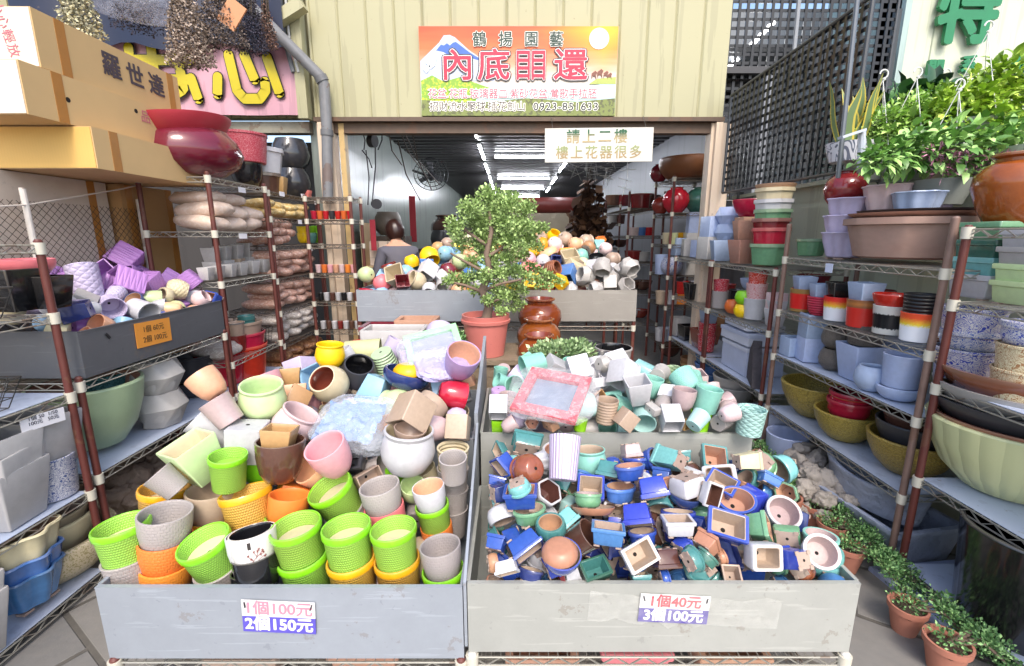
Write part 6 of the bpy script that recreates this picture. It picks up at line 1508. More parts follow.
p = atY(674, 609, 1.194); tb = board('taped white and violet price board 1個40元 on the bonsai bin', p, .212, .098, (0, R(3), 0), '1個40元', '3個100元', '#d8505c', '#5f559c', .046)
b = MB(); n = 14
vs = [(-.26 + .58 * i / n, -.0045 - .0015 * noise.noise(Vector((i * .7, j * 1.3, 0))), -.05 + .1 * j / 4 + .03 * noise.noise(Vector((i * .9, j * .8, 4)))) for j in range(5) for i in range(n + 1)]
b.add(vs, [(j * (n + 1) + i, j * (n + 1) + i + 1, (j + 1) * (n + 1) + i + 1, (j + 1) * (n + 1) + i) for j in range(4) for i in range(n)])
put('adhesive_tape', b.mesh('adhesive_tape', film('tape_film', '#f0efe8', .13, .2)), tb)
# cartons stacked behind the left racks
CARD = mat('#cdab78', .7, 'card'); CARD2 = mat('#c79a58', .7, 'card'); CARD3 = mat('#b0895a', .7, 'card'); PALE = mat('#dccfbe', .7, 'card')
INK = mat('#4a4048', .7); PINKI = mat('#c06a78', .7); HOLE = mat('#1d1610', .9)
def long_box(label, x0, x1, y0, y1, z0, z1, m, mend, rot=0):
    t = thing('carton', label, 'box', ((x0 + x1) / 2, (y0 + y1) / 2, z0), Euler((0, 0, R(rot))), 'cardboard cartons behind the left racks')
    L, D, H = x1 - x0, y1 - y0, z1 - z0
    b = MB(); b.box((0, 0, H / 2), (L, D, H)); put('body', b.mesh('body', m, smooth=False), t)
    b = MB(); b.box((0, -D / 2 - .002, H / 2), (L - .01, .003, H - .006)); put('end_flap', b.mesh('end_flap', mend, smooth=False), t)
    for yy in (-.36, .42):
        b = MB(); b.box((L / 2 + .0012, D * yy, H / 2), (.002, .05, H)); put('tape', b.mesh('tape', mat('#ab7434', .3), smooth=False), t)
    return t
t1 = long_box('topmost long carton with 羅世達 written on its side', -2.62, -2.1, 2.24, 3.16, 2.285, 2.525, CARD, PALE, 1)
o = put('lettering', text_mesh('lettering', '羅 世 達', .125, INK, .0006, .003), t1, (.2625, .1, .13), Euler((R(90), 0, R(90)))); 
o = put('lettering', text_mesh('lettering', '小心輕放', .055, PINKI, .0004, 0, spacing=1.1), t1, (.14, -.465, .15), Euler((R(90), R(80), 0)))
t2 = long_box('second long carton with pink and black scribbles under the topmost carton', -2.56, -2.075, 2.14, 3.3, 2.065, 2.28, CARD, PALE, -1)
put('lettering', text_mesh('lettering', '免宅元順\n香港切花', .052, mat('#6a5030', .7), .0004), t2, (.2445, .3, .1), Euler((R(90), 0, R(90))))
put('lettering', text_mesh('lettering', '品', .07, PINKI, .0004), t2, (.2445, .08, .14), Euler((R(90), 0, R(90))))
put('lettering', text_mesh('lettering', '芳苑元作', .05, PINKI, .0004), t2, (.1, -.554, .12), Euler((R(90), R(85), 0)))
for y, z in ((-.38, .11), (.02, .16), (.36, .12)):
    b = MB(); b.cyl((.2425, y, z), (.2435, y, z), .012, 10); put('hand_hole', b.mesh('hand_hole', HOLE), t2)
t3 = long_box('third carton with a pale yellow end and a white label', -3.05, -2.0, 2.34, 3.2, 1.87, 2.06, CARD, mat('#d3ab5e', .6, 'card'), 0)
b = MB(); b.box((.487, -.28, .13), (.002, .14, .04)); put('label_strip', b.mesh('label_strip', mat('#e0dcd8', .5), smooth=False), t3)
t4 = long_box('tall brown carton standing behind the chain-link fence', -3.0, -2.42, 2.96, 3.4, .4, 1.865, CARD3, CARD3)
t5 = long_box('tall pale board crate behind the left part of the chain-link fence', -3.3, -2.48, 1.6, 2.93, .4, 1.865, mat('#c9bcae', .7, 'plain'), mat('#c9bcae', .7, 'plain'))
b = MB(); b.box((-2.75, 2.5, .2), (.75, 1.9, .4)); tag(put('pallet_block', b.mesh('pallet_block', mat('#6e6660', .7, 'stone'), smooth=False)), 'grey block base under the cartons behind the fence', 'base')
# chain-link fence
cf = thing('chain_link_fence', 'diamond wire fence with white posts behind the lavender bin', 'fence', (-2.4, 0, 0))
b = MB(); y0, y1, z0, z1, pt = 1.2, 3.1, .9, 1.72, .042
s = y0 - (z1 - z0)
while s < y1:
    for sg in (1, -1):
        a, c = (s, z0), (s + (z1 - z0), z1)
        ya, yb = max(a[0], y0), min(c[0], y1)
        if yb > ya:
            za, zb = z0 + (ya - s), z0 + (yb - s)
            if sg < 0: za, zb = z1 - (za - z0), z1 - (zb - z0)
            b.cyl((.002 * sg, ya, za), (.002 * sg, yb, zb), .0016, 3, cap=False)
    s += pt
put('wire_mesh', b.mesh('wire_mesh', mat('#4b443c', .5, 'rust', metal=.4), smooth=False), cf)
for y in (2.34, 3.05):
    b = MB(); b.cyl((.012, y, 0), (.012, y, 1.78), .014, 10); put('post', b.mesh('post', mat('#cfc9c2', .45, 'rust')), cf)
b = MB(); b.tube([(.02, 1.2, 1.57), (.02, 2.34, 1.70), (.05, 2.9, 1.83), (.08, 3.3, 1.95)], .004, 6); tag(put('rope', b.mesh('rope', mat('#cfc8bf', .6)), None, (-2.4, 0, 0)), 'pale rope tied from the fence post up to the red bowl', 'rope')
# dried bunches hanging at the upper left, dark tarpaulin behind
b = MB(); n = 16
vs = [(-4.3 + 2.35 * i / n, 4.42 - .05 * math.sin(i * .9), 3.16 + .16 * math.sin(i * 1.1 + 1) * .3 + (1.6 * j / 4)) for j in range(5) for i in range(n + 1)]
b.add(vs, [(j * (n + 1) + i, j * (n + 1) + i + 1, (j + 1) * (n + 1) + i + 1, (j + 1) * (n + 1) + i) for j in range(4) for i in range(n)])
o = tag(put('tarpaulin', b.mesh('tarpaulin', mat('#1c2036', .35, 'wall'))), 'dark navy tarpaulin hanging above the pink banner', 'tarpaulin')
def bunch(label, top, L, r, cols, n, spread=.5, leaf=.022, grp='dried bunches hanging at the upper left'):
    t = thing('dried_bunch', label, 'dried flowers', top, None, grp); b = MB()
    for i in range(n):
        s = random.random() ** .6; a = random.uniform(0, 6.283); rr = r * (0.15 + spread * s) * random.random() ** .5 * (1.3 - .3 * s)
        p = Vector((math.cos(a) * rr, math.sin(a) * rr * .8, -L * s)); d = Vector((random.gauss(0, 1), random.gauss(0, 1), random.gauss(-.6, .8))).normalized(); q = d.orthogonal().normalized(); l = leaf * random.uniform(.6, 1.5)
        b.add([p, p + d * l * .5 + q * l * .35, p + d * l, p + d * l * .5 - q * l * .35], [(0, 1, 2, 3)])
    put('flowers', b.mesh('flowers', mat(cols[0], .8, 'leaf', c2=cols[1]), smooth=False), t)
    b = MB()
    for i in range(7): b.cyl((random.uniform(-.03, .03), random.uniform(-.03, .03), .16), (random.uniform(-r, r) * .4, random.uniform(-r, r) * .3, -L * .5), .004, 4)
    put('stems', b.mesh('stems', mat('#4c4136', .8)), t)
q = lambda px, py, Y: atY(px, py, Y)
bunch('pale straw dried bunch hanging at the very top left', q(68, -45, 3.0), .42, .13, ('#8d8a72', '#c8c09a'), 2600, .8, .016)
bunch('long grey-brown dried flower bunch hanging before the pink banner', q(178, -40, 3.4), .62, .17, ('#7a6a5c', '#a8988a'), 4200, .8, .016)
bunch('dense dusky brown dried bunch hanging beside the long grey bunch', q(215, -40, 3.5), .52, .18, ('#4f453f', '#7a6a5e'), 4500, .8, .013)
bunch('dark blackish dried bunch hanging next to the drain pipe', q(246, -25, 3.7), .5, .11, ('#2c2833', '#4a4450'), 3200, .8, .012)
bunch('reddish brown dried bunch hanging at the drain pipe', q(264, 0, 3.8), .32, .08, ('#5a4038', '#8a6a58'), 1800, .8, .012)
bunch('small dusky dried bunch high on the dark tarpaulin', q(130, -40, 3.6), .42, .2, ('#3a3844', '#5a5664'), 2600, .8, .014)
b = MB(); b.box((0, 0, 0), (.13, .012, .17), 0, Matrix.Rotation(R(38), 3, 'Y')); tag(put('cardboard_tag', b.mesh('cardboard_tag', mat('#c58a62', .6, 'card'), smooth=False), None, q(232, 14, 3.45)), 'tan cardboard tag hanging among the dried bunches', 'tag')
pillow('plastic_bag', q(128, 2, 3.4), (.62, .3, .2), film('bag_film_dark', '#b9bccb', .25), (0, R(10), 0), 5, 'clear plastic bag hanging under the dark tarpaulin', 'bag')
# ------------------------------------------------------------------ foliage
def leaves(b, blobs, size, m=0, shape=.42, up=.3, fold=.25, shell=.45):
    """Leaf-sized faces through the volume of each (centre, radii, number) blob."""
    for c, r, n in blobs:
        c = Vector(c)
        for _ in range(n):
            d = Vector((random.gauss(0, 1), random.gauss(0, 1), random.gauss(0, 1))).normalized()
            k = (shell + (1 - shell) * random.random()) * (1 + .18 * noise.noise(d * 2.5 + c * 9))
            p = c + Vector((d.x * r[0], d.y * r[1], d.z * r[2])) * k
            ax = (d + Vector((random.gauss(0, .6), random.gauss(0, .6), random.gauss(up, .6)))).normalized(); q = ax.cross(Vector((random.gauss(0, 1), random.gauss(0, 1), random.gauss(0, 1)))).normalized(); nn = ax.cross(q)
            l = size * random.uniform(.6, 1.35)
            b.add([p, p + ax * l * .5 + q * l * shape * .5 + nn * l * fold * .3, p + ax * l, p + ax * l * .5 - q * l * shape * .5 + nn * l * fold * .3], [(0, 1, 2), (0, 2, 3)], m)
JUN = mat('#86a25a', .6, 'leaf', c2='#a9c07c'); JUN_D = mat('#527f45', .6, 'leaf', c2='#94b878'); SUC = mat('#7d9a66', .5, 'leaf', c2='#a9bd8e')
BARK = mat('#6b5442', .85, 'clay'); SOIL = mat('#4a3c30', .95, 'stone'); PLAST = mat('#c9766c', .4, 'plain')
# bonsai tree in its pink plastic pot on a stone block
b = MB(); b.box((0, 0, .4), (.46, .42, .8)); b.box((.0, 0, .815), (.5, .46, .03))
pc = atY(487, 400, 2.78)
tag(put('stone_block', b.mesh('stone_block', mat('#8d7c66', .8, 'stone'), smooth=False), None, (pc.x + .02, 2.86, 0)), 'rough brown stone block carrying the big bonsai pot', 'plinth')
bt = thing('bonsai_tree', 'tall leafy bonsai juniper in a salmon pink plastic pot', 'plant', (atY(486, 350, 2.78).x, 2.78, .832))
b = MB(); h = .25; r0, r1 = .112, .142; n = 36; pts = [(r0, 0), (r1 * .97, h * .8), (r1 * 1.05, h * .81), (r1 * 1.07, h * .88), (r1 * 1.0, h * .89), (r1 * 1.03, h), (r1 * .96, h), (r1 * .92, h * .85), (.02, h * .84)]
vs = [(r * math.cos(6.2832 * k / n), r * math.sin(6.2832 * k / n), z) for r, z in pts for k in range(n)]
b.add(vs, [(i * n + k, i * n + (k + 1) % n, (i + 1) * n + (k + 1) % n, (i + 1) * n + k) for i in range(len(pts) - 1) for k in range(n)] + [tuple(range(n - 1, -1, -1))])
put('pot', b.mesh('pot', PLAST), bt)
b = MB(); b.rock((0, 0, .2), .125, 0, 3, 3, (1, 1, .18)); put('soil', b.mesh('soil', SOIL), bt)
trunk = [(.0, .0, .2), (.02, .01, .3), (-.02, .0, .4), (.03, .01, .5), (.01, 0, .62), (.04, 0, .74), (.03, 0, .86)]
b = MB(); b.tube(trunk, [.034, .028, .025, .022, .018, .013, .007], 9)
branches = [((.0, 0, .4), (.1, -.02, .44), (.24, -.05, .47), (.34, -.06, .44)), ((.01, 0, .5), (-.1, -.02, .56), (-.2, -.04, .62)), ((.02, 0, .6), (.12, .03, .66), (.2, .02, .72)), ((.02, 0, .66), (-.1, .02, .74), (-.16, .0, .8)), ((0, 0, .3), (.06, -.06, .34), (.08, -.08, .35)), ((.03, 0, .74), (.1, .05, .82), (.14, .04, .86)), ((0, 0, .38), (-.12, -.03, .43), (-.2, -.04, .45))]
for br in branches: b.tube(br, [.012, .009, .006, .004][:len(br)], 6)
put('trunk', b.mesh('trunk', BARK, ang=70), bt)
blobs = []
def cl(x, z, rx, rz, y=0, n=None): blobs.append(((x, y, z), (rx, rx * .8, rz), n or int(16000 * rx * rz / .01 * .05)))
for px, py, rr in ((489, 197, 20), (470, 208, 18), (508, 205, 18), (455, 224, 14), (478, 222, 20), (502, 222, 20), (510, 240, 16), (484, 242, 20), (462, 243, 15), (490, 258, 16), (472, 262, 14), (505, 258, 12), (520, 248, 11), (485, 276, 13), (466, 277, 11), (500, 274, 12), (452, 278, 10), (515, 270, 11), (541, 284, 10), (533, 279, 9), (548, 286, 7), (528, 226, 10), (526, 276, 8), (497, 290, 12), (487, 300, 10), (505, 296, 9), (462, 284, 10), (476, 290, 9), (495, 304, 9), (502, 312, 9), (455, 232, 10), (517, 228, 12), (447, 282, 8)):
    p = atY(px, py, 2.78 + random.uniform(-.1, .1)); r = rr * 2.0 / FPX; q = p - Vector(bt.location)
    blobs.append((q, (r, r * .85, r * .82), int(150 * (rr / 10) ** 2)))
b = MB(); leaves(b, blobs, .019, shape=.7, shell=.15); put('crown', b.mesh('crown', JUN, smooth=False), bt)
# second pink pot behind, small dark round bush beside
p2 = atY(506, 312, 3.05); t = thing('potted_plant', 'second salmon pink plastic pot half hidden behind the bonsai pot', 'plant', (p2.x, 3.06, .832)); put('pot', bpy.data.objects[bt.children[0].name].data, t).scale = (.95, .95, 1.0)
b = MB(); leaves(b, [((.02, 0, .3), (.1, .08, .09), 220)], .03, shape=.5); put('leaves', b.mesh('leaves', JUN, smooth=False), t)
p3 = atY(456, 312, 2.72); t = thing('round_bush', 'small dense dark green round bush left of the bonsai pot', 'plant', (p3.x, 2.75, .72))
b = MB(); leaves(b, [((0, 0, .17), (.1, .09, .1), 900), ((-.05, 0, .15), (.06, .06, .06), 250), ((.06, 0, .17), (.06, .06, .06), 250)], .022, shape=.6, shell=.5); put('leaves', b.mesh('leaves', JUN_D, smooth=False), t)
b = MB(); b.cyl((0, 0, 0), (0, 0, .08), .055, 16, 0, .07); put('pot', b.mesh('pot', mat('#a5604c', .6, 'clay')), t)
b = MB(); b.box((0, 0, .35), (.3, .3, .7)); tag(put('crate_stand', b.mesh('crate_stand', mat('#5d5148', .8, 'stone'), smooth=False), None, (p3.x - .05, 2.98, 0)), 'dark block under the small round bush', 'plinth')
# three amber jars in a row, tray plant, tubs
for i, (px, py, Y, s, lab) in enumerate(((540, 298, 3.31, .30, 'amber glazed jar, rearmost and highest of the three in a row'), (539, 318, 3.03, .28, 'amber glazed jar, middle one of the three in a row'), (539, 334, 2.76, .25, 'amber glazed jar, foremost of the three behind the tray plant'))):
    p = atY(px, py, Y); hh = KINDS['urn'][3] * s * .85
    o = add_pot('urn', '#8c4a1e', (p.x, Y, p.z - hh / 2), s * .85, 0, 0, 0, 'rbr', 'glaze', 'behind', 'amber jars in a row', label=lab)
    b = MB(); zt = p.z - hh
    b.box((p.x, Y, zt / 2), (.2, .17, zt)); tag(put('jar_stand', b.mesh('jar_stand', mat('#3d322c', .7, 'stone'), smooth=False)), ('dark stand under the rearmost amber jar', 'dark stand under the middle amber jar', 'dark stand under the foremost amber jar')[i], 'plinth')
pt_ = atY(562, 362, 2.5); t = thing('tray_plant', 'grey-green succulent cushion in a red-brown tray before the amber jars', 'plant', (pt_.x, 2.5, pt_.z - .1))
b = MB(); b.add([(-.2, -.1, 0), (.2, -.1, 0), (.2, .1, 0), (-.2, .1, 0), (-.24, -.13, .09), (.24, -.13, .09), (.24, .13, .09), (-.24, .13, .09), (-.21, -.11, .085), (.21, -.11, .085), (.21, .11, .085), (-.21, .11, .085)], [(3, 2, 1, 0), (0, 1, 5, 4), (1, 2, 6, 5), (2, 3, 7, 6), (3, 0, 4, 7), (4, 5, 9, 8), (5, 6, 10, 9), (6, 7, 11, 10), (7, 4, 8, 11), (8, 9, 10, 11)]); put('tray', b.mesh('tray', mat('#8b4530', .25, 'glaze'), smooth=False), t)
b = MB(); leaves(b, [((-.03, 0, .15), (.17, .1, .07), 1100), ((.08, 0, .16), (.1, .08, .07), 500), ((-.12, -.02, .14), (.07, .07, .06), 300), ((-.17, -.04, .08), (.06, .05, .05), 150)], .028, shape=.6, shell=.5); put('leaves', b.mesh('leaves', SUC, smooth=False), t)
b = MB(); b.box((0, 0, (pt_.z - .1) / 2), (.4, .2, pt_.z - .1)); tag(put('tray_stand', b.mesh('tray_stand', mat('#4a3c34', .7, 'stone'), smooth=False), None, (pt_.x, 2.5, 0)), 'dark block under the succulent tray', 'plinth')
WM = 'in the middle before the back bins'; GM = 'tubs standing below the back bins'
def mid(px, py, w, Y, k, c, lab, inn=None, sty=None, ztop=None):
    p = atY(px, py, Y); s = w * (p - CAM).length / FPX; add_pot(k, c, (p.x, Y, p.z), s, 0, 0, 0, inn, sty, WM, GM, label=lab)
    zb = p.z - KINDS[k][3] * s / 2
    b = MB(); b.box((0, 0, zb / 2 - .004), (s * .8, s * .8, zb - .01)); tag(put('display_stand', b.mesh('display_stand', mat('#4b423c', .7, 'stone'), smooth=False), None, (p.x, Y, 0)), 'dark stand under the ' + ' '.join(lab.split()[:3]) + ' below the back bins', 'plinth')
mid(603, 373, 31, 2.5, 'urn', 'dred', 'dark oxblood wide-mouthed pot beside the succulent tray', 'blk')
mid(613, 358, 36, 3.2, 'tub', 'wgr', 'greyish white round tub under the right back bin', 'blk')
mid(590, 350, 24, 3.3, 'tub', 'chg', 'charcoal tub behind the succulent tray')
mid(385, 335, 46, 3.4, 'rect', 'dred', 'dark red rectangular trough under the left back bin')
mid(418, 328, 44, 3.35, 'rect', 'trc', 'terracotta rectangular trough under the left back bin', None, 'clay')
mid(396, 344, 66, 3.05, 'box', 'wgr', 'long greyish white box planter under the left back bin')
mid(362, 350, 30, 3.1, 'bowl', 'red', 'red bowl with white marks left of the white box planter')
mid(350, 352, 16, 3.0, 'ball', 'olv', 'olive ball pot left of the red bowl')

# creeping junipers in clay pots along the right aisle
CLAYP = mat('#b0674e', .75, 'clay')
def creeper(px, py, Y_, s, label, dirx, n=420, L=.2, el=False):
    p = onplane(px, py, .085, 0, 0, 0, 0); t = thing('potted_juniper', label, 'plant', (p.x, p.y, 0), None, 'creeping junipers in clay pots')
    b = MB(); nn = 28; pts = [(.05, 0), (.075, .12), (.082, .122), (.084, .15), (.074, .15), (.068, .12)]
    vs = [(r * s * math.cos(6.2832 * k / nn), r * s * math.sin(6.2832 * k / nn), z * s) for r, z in pts for k in range(nn)]
    b.add(vs, [(i * nn + k, i * nn + (k + 1) % nn, (i + 1) * nn + (k + 1) % nn, (i + 1) * nn + k) for i in range(len(pts) - 1) for k in range(nn)] + [tuple(range(nn - 1, -1, -1))]); put('pot', b.mesh('pot', CLAYP), t)
    b = MB(); b.rock((0, 0, .115 * s), .07 * s, 0, 5, 2, (1, 1, .25)); put('soil', b.mesh('soil', SOIL), t)
    d = Vector((dirx[0], dirx[1], 0)).normalized(); bl = []
    st = MB(); 
    for j in range(4):
        a = random.uniform(-.5, .5); dd = Matrix.Rotation(a, 3, 'Z') @ d; pl = [Vector((0, 0, .13 * s)), dd * .1 + Vector((0, 0, .17 * s)), dd * L * .6 + Vector((0, 0, .15 * s)), dd * L + Vector((0, 0, .07 * s))]
        st.tube(pl, [.006, .005, .004, .002], 5)
        for k in range(7): q = pl[1].lerp(pl[3], k / 6) + Vector((0, 0, .035 * math.sin(k * .6))); bl.append((q, (.05, .05, .026), n // 28))
    bl.append(((0, 0, .16 * s), (.07, .07, .035), n // 6))
    put('stem', st.mesh('stem', BARK), t); b = MB(); leaves(b, bl * 2, .015, shape=.6, shell=.2, up=.5); put('foliage', b.mesh('foliage', JUN_D, smooth=False), t)
creeper(946, 650, 0, .86, 'creeping juniper in a clay pot, nearest to the street', (1, .15))
creeper(907, 612, 0, .8, 'creeping juniper in a clay pot, second from the street', (1, -.2))
creeper(848, 553, 0, .85, 'creeping juniper in a clay pot just behind the bonsai bin corner', (.7, -.7), 800, .26)
creeper(832, 530, 0, .85, 'creeping juniper in a clay pot before the long grey planter', (.6, -.8), 700, .24)
creeper(815, 512, 0, .9, 'creeping juniper in a clay pot at the end of the long grey planter', (.6, -.8), 600, .2)
creeper(782, 508, 0, 1.1, 'bushy juniper in a clay pot beside the coral rocks', (.3, .6), 1600, .2)
creeper(772, 480, 0, 1.0, 'bushy juniper in a clay pot left of the coral rocks', (.3, .5), 1400, .2)
creeper(764, 462, 0, .95, 'small juniper in a dark pot in front of the pale blue tub', (.2, .3), 700, .12)
# coral rocks
ROCK = mat('#b3aaa0', .85, 'stone'); ROCK2 = mat('#a38f7e', .85, 'stone')
def rocks(spots, m, where, group):
    for i, (x, y, z, r) in enumerate(spots):
        b = MB(); b.rock((0, 0, 0), r, 0, i * 1.7 + x * 5, 4, (1, .9, .75)); o = put('coral_rock', b.mesh('coral_rock', m, ang=80), None, (x, y, z), Euler((random.random(), random.random(), random.random() * 6)))
        o['category'] = 'rock'; o['group'] = group
        ALL.append(dict(o=o, base='rough pitted pale rock' if m is ROCK else 'rough brownish rock', pose='', where=where, filler=False, label=None, r=r))
sp_ = []
for px, py, r in ((800, 452, .1), (815, 462, .09), (826, 456, .1), (838, 470, .08), (812, 477, .09), (828, 482, .09), (842, 486, .08), (800, 466, .08), (824, 495, .07), (790, 458, .07), (850, 474, .07), (856, 488, .06), (838, 458, .08), (848, 497, .06), (806, 488, .07)):
    p = onplane(px, py, .2, 0, 0, 0, 0); sp_.append((p.x, p.y, .17 + .05 * random.random(), r * .8)); sp_.append((p.x + .05, p.y + .06, .06, r * .9)); sp_.append((p.x - .03, p.y - .05, .1 + .07 * random.random(), r * .6))
rocks(sp_, ROCK, 'in the pile under the golden bowl shelf', 'coral rocks in piles')
sp_ = []
for px, py, r in ((128, 470, .1), (142, 478, .1), (120, 490, .1), (110, 472, .09), (155, 462, .09), (165, 470, .1), (175, 462, .09), (132, 492, .1), (150, 490, .09), (118, 505, .08), (88, 500, .09), (100, 512, .08), (72, 512, .1), (60, 520, .08), (180, 475, .08), (168, 482, .09), (140, 500, .08), (185, 458, .08)):
    p = onplane(px, py, .14, 0, 0, 0, 0); sp_.append((min(p.x, -1.3), p.y, .12 + .06 * random.random(), r * 1.1))
rocks(sp_, ROCK2, 'in the pile under the left shelf', 'coral rocks in piles')
# long grey-blue planters and boards on the right floor
GBL = mat('#b4bccf', .7, 'stone')
def trough(label, c, L, D, H, m, rot, oval=False):
    t = thing('trough_planter', label, 'planter', c, Euler((0, 0, R(rot)))); b = MB(); n = 40
    prof = [(.84, 0), (.97, .85), (1.0, .88), (1, 1), (.88, 1), (.84, .35), (.6, .3)]
    X = cross('o') if oval else cross('q'); n = len(X); k = 1 if oval else 1 / .9
    vs = [(x * k * (r if oval else 1 - (1 - r) * D / L) * L / 2, y * k * r * D / 2, z * H + (.035 * (x * x) if oval and z > .8 else 0)) for r, z in prof for x, y in X]
    b.add(vs, [(i * n + j, i * n + (j + 1) % n, (i + 1) * n + (j + 1) % n, (i + 1) * n + j) for i in range(len(prof) - 1) for j in range(n)] + [tuple(range(n - 1, -1, -1)), tuple(range((len(prof) - 1) * n, len(prof) * n))])
    put('body', b.mesh('body', m, ang=50), t); return t
p = onplane(876, 545, .0, 0, 0, 0, 0)
trough('long blue-grey rectangular stone planter on the ground before the right rack', (1.92, 2.24, .005), .66, .4, .19, GBL, 100)
trough('boat-shaped blue-grey stone bowl lying in the long planter', (1.92, 2.22, .17), .56, .27, .15, GBL, 100, True)
b = MB(); b.box((0, 0, .01), (.5, .42, .02)); tag(put('plastic_board', b.mesh('plastic_board', mat('#a9b5d4', .4, 'wall'), smooth=False), None, (1.96, 1.72, .0), Euler((0, 0, R(6)))), 'pale blue plastic board lying on the ground beside the black cylinder', 'board')
b = MB(); b.box((0, 0, .01), (.34, .5, .02)); tag(put('plastic_board', b.mesh('plastic_board', mat('#a9b5d4', .4, 'wall'), smooth=False), None, (1.96, 1.14, .0), Euler((0, 0, R(4)))), 'pale blue plastic board on the ground at the right picture edge', 'board')
for px, c, s, l in ((768, 'pbl', .26, 'pale blue tub behind the small juniper'),):
    p = onplane(px, 450, .15, 0, 0, 0, 0); add_pot('cyl', c, (p.x + .12, p.y, .15), s, 0, 0, 0, None, None, '', None, label=l)
# shallow red trays under the front bins
for i, (x, y) in enumerate(((.1, 1.34), (.42, 1.36), (.74, 1.34), (-.9, 1.34), (-.5, 1.36))):
    add_pot('rect', ('trc', 'hpk', 'trc', 'bei', 'trc')[i], (x, y, .068 + .06), .27, 0, 0, 0, None, 'clay', '', 'trays under the front bins', label=('terracotta tray under the left end of the bonsai bin', 'salmon tray under the middle of the bonsai bin', 'terracotta tray under the right end of the bonsai bin', 'beige tray under the left front bin', 'terracotta tray under the middle of the left front bin')[i])

# leafy plants above the right low wall
def broad(b, c, n, r, size, up=.5, m=0):
    c = Vector(c)
    for _ in range(n):
        d = Vector((random.gauss(0, 1), random.gauss(0, 1), random.gauss(0, .8))).normalized(); k = random.random() ** .4
        p = c + Vector((d.x * r[0], d.y * r[1], d.z * r[2])) * k
        ax = (d + Vector((random.gauss(0, .5), random.gauss(-.4, .5), random.gauss(-.1, .4)))).normalized(); q = ax.cross(Vector((random.gauss(0, .3), random.gauss(-.3, .3), 1))).normalized(); nn = q.cross(ax)
        l = size * random.uniform(.6, 1.3); w = l * .24
        cs = [p, p + ax * l * .3 + nn * l * .06, p + ax * l * .65 + nn * l * .04, p + ax * l - nn * l * .1]
        b.add([cs[0], cs[1] + q * w + nn * w * .3, cs[1], cs[1] - q * w + nn * w * .3, cs[2] + q * w * .8 + nn * w * .25, cs[2], cs[2] - q * w * .8 + nn * w * .25, cs[3]], [(0, 2, 1), (0, 3, 2), (1, 2, 5, 4), (2, 3, 6, 5), (4, 5, 7), (5, 6, 7)], m)
LG = mat('#93b83c', .45, 'leaf', c2='#cfe070'); MG = mat('#6d9c4c', .4, 'leaf', c2='#a9cc7c'); YG = mat('#8cb452', .45, 'leaf', c2='#bcd87c'); DGm = mat('#2c5130', .4, 'leaf', c2='#4f7d45'); PKF = mat('#a0607a', .6, 'leaf', c2='#d8a0b4')
HW_ = mat('#d4d4d2', .4)
def hanger(label, hookpx, Y, blobs, size, m, kind='hanging_basket', broadleaf=True, extra=None, basketc=None, pot='#8b8f88'):
    hk = atY(hookpx[0], hookpx[1], Y); bc = Vector(basketc) if basketc else hk - Vector((0, 0, .5)); t = thing(kind, label, 'plant', bc, None, 'hanging plants above the low wall')
    b = MB(); hp = hk - bc
    ring = [hp + Vector((.022 * math.cos(a), 0, .022 * math.sin(a))) for a in [R(-60 + 30 * i) for i in range(9)]]
    b.tube(ring, .004, 6); b.cyl(hp + Vector((0, 0, -.02)), hp + Vector((.01, 0, -.03)), .007, 6)
    for k in range(3):
        a = 2.1 * k + .5; b.cyl(hp + Vector((0, 0, -.03)), Vector((.13 * math.cos(a), .13 * math.sin(a), .06)), .002, 5)
    put('hanger', b.mesh('hanger', HW_), t)
    b = MB(); b.cyl((0, 0, -.06), (0, 0, .06), .09, 20, 0, .13); put('pot', b.mesh('pot', mat(pot, .5)), t)
    b = MB()
    for px, py, r, n in blobs:
        c = atY(px, py, Y + random.uniform(-.08, .08)) - bc; rr = r * (Y * 1.15) / FPX
        if broadleaf: broad(b, c, n, (rr, rr * .9, rr * .8), size)
        else: leaves(b, [(c, (rr, rr * .9, rr * .8), n)], size, shape=.5)
    put('foliage', b.mesh('foliage', m, smooth=True, ang=60), t)
    if extra:
        b = MB()
        for px, py, r, n in extra:
            c = atY(px, py, Y - .12) - bc; rr = r * (Y * 1.15) / FPX; leaves(b, [(c, (rr, rr, rr * .8), n)], .03, shape=.25)
        put('flowers', b.mesh('flowers', PKF, smooth=False), t)
    return t
Yp = 2.55
hanger('light green leafy plant in the highest hanging basket at the right', (989, 26), Yp, ((1008, 72, 16, 160), (1018, 160, 18, 120), (1000, 110, 34, 520), (970, 105, 26, 280), (985, 88, 20, 150), (1015, 95, 24, 220), (950, 116, 22, 200), (1020, 130, 26, 200), (975, 126, 22, 200)), .055, LG)
hanger('mid green plant with long leaves and dusky pink flowers below the highest basket', (960, 84), Yp - .15, ((985, 148, 30, 190), (1015, 150, 26, 120), (955, 148, 26, 170), (930, 145, 24, 150), (908, 152, 20, 110), (995, 135, 18, 80), (890, 158, 18, 110), (872, 162, 14, 60)), .062, MG, extra=((945, 165, 12, 120), (965, 160, 9, 60), (995, 165, 14, 150), (935, 152, 8, 50)))
hanger('yellow-green fine-leaved plant in a hanging basket near the lattice', (884, 74), Yp + .2, ((880, 124, 20, 420), (900, 118, 20, 420), (918, 110, 18, 380), (864, 132, 14, 260), (866, 146, 12, 150), (896, 136, 18, 300), (936, 100, 14, 200)), .034, YG)
hanger('small-leaved green plant in the middle hanging basket', (918, 72), Yp + .1, ((925, 126, 24, 260), (905, 133, 18, 170), (945, 130, 22, 220)), .055, YG)
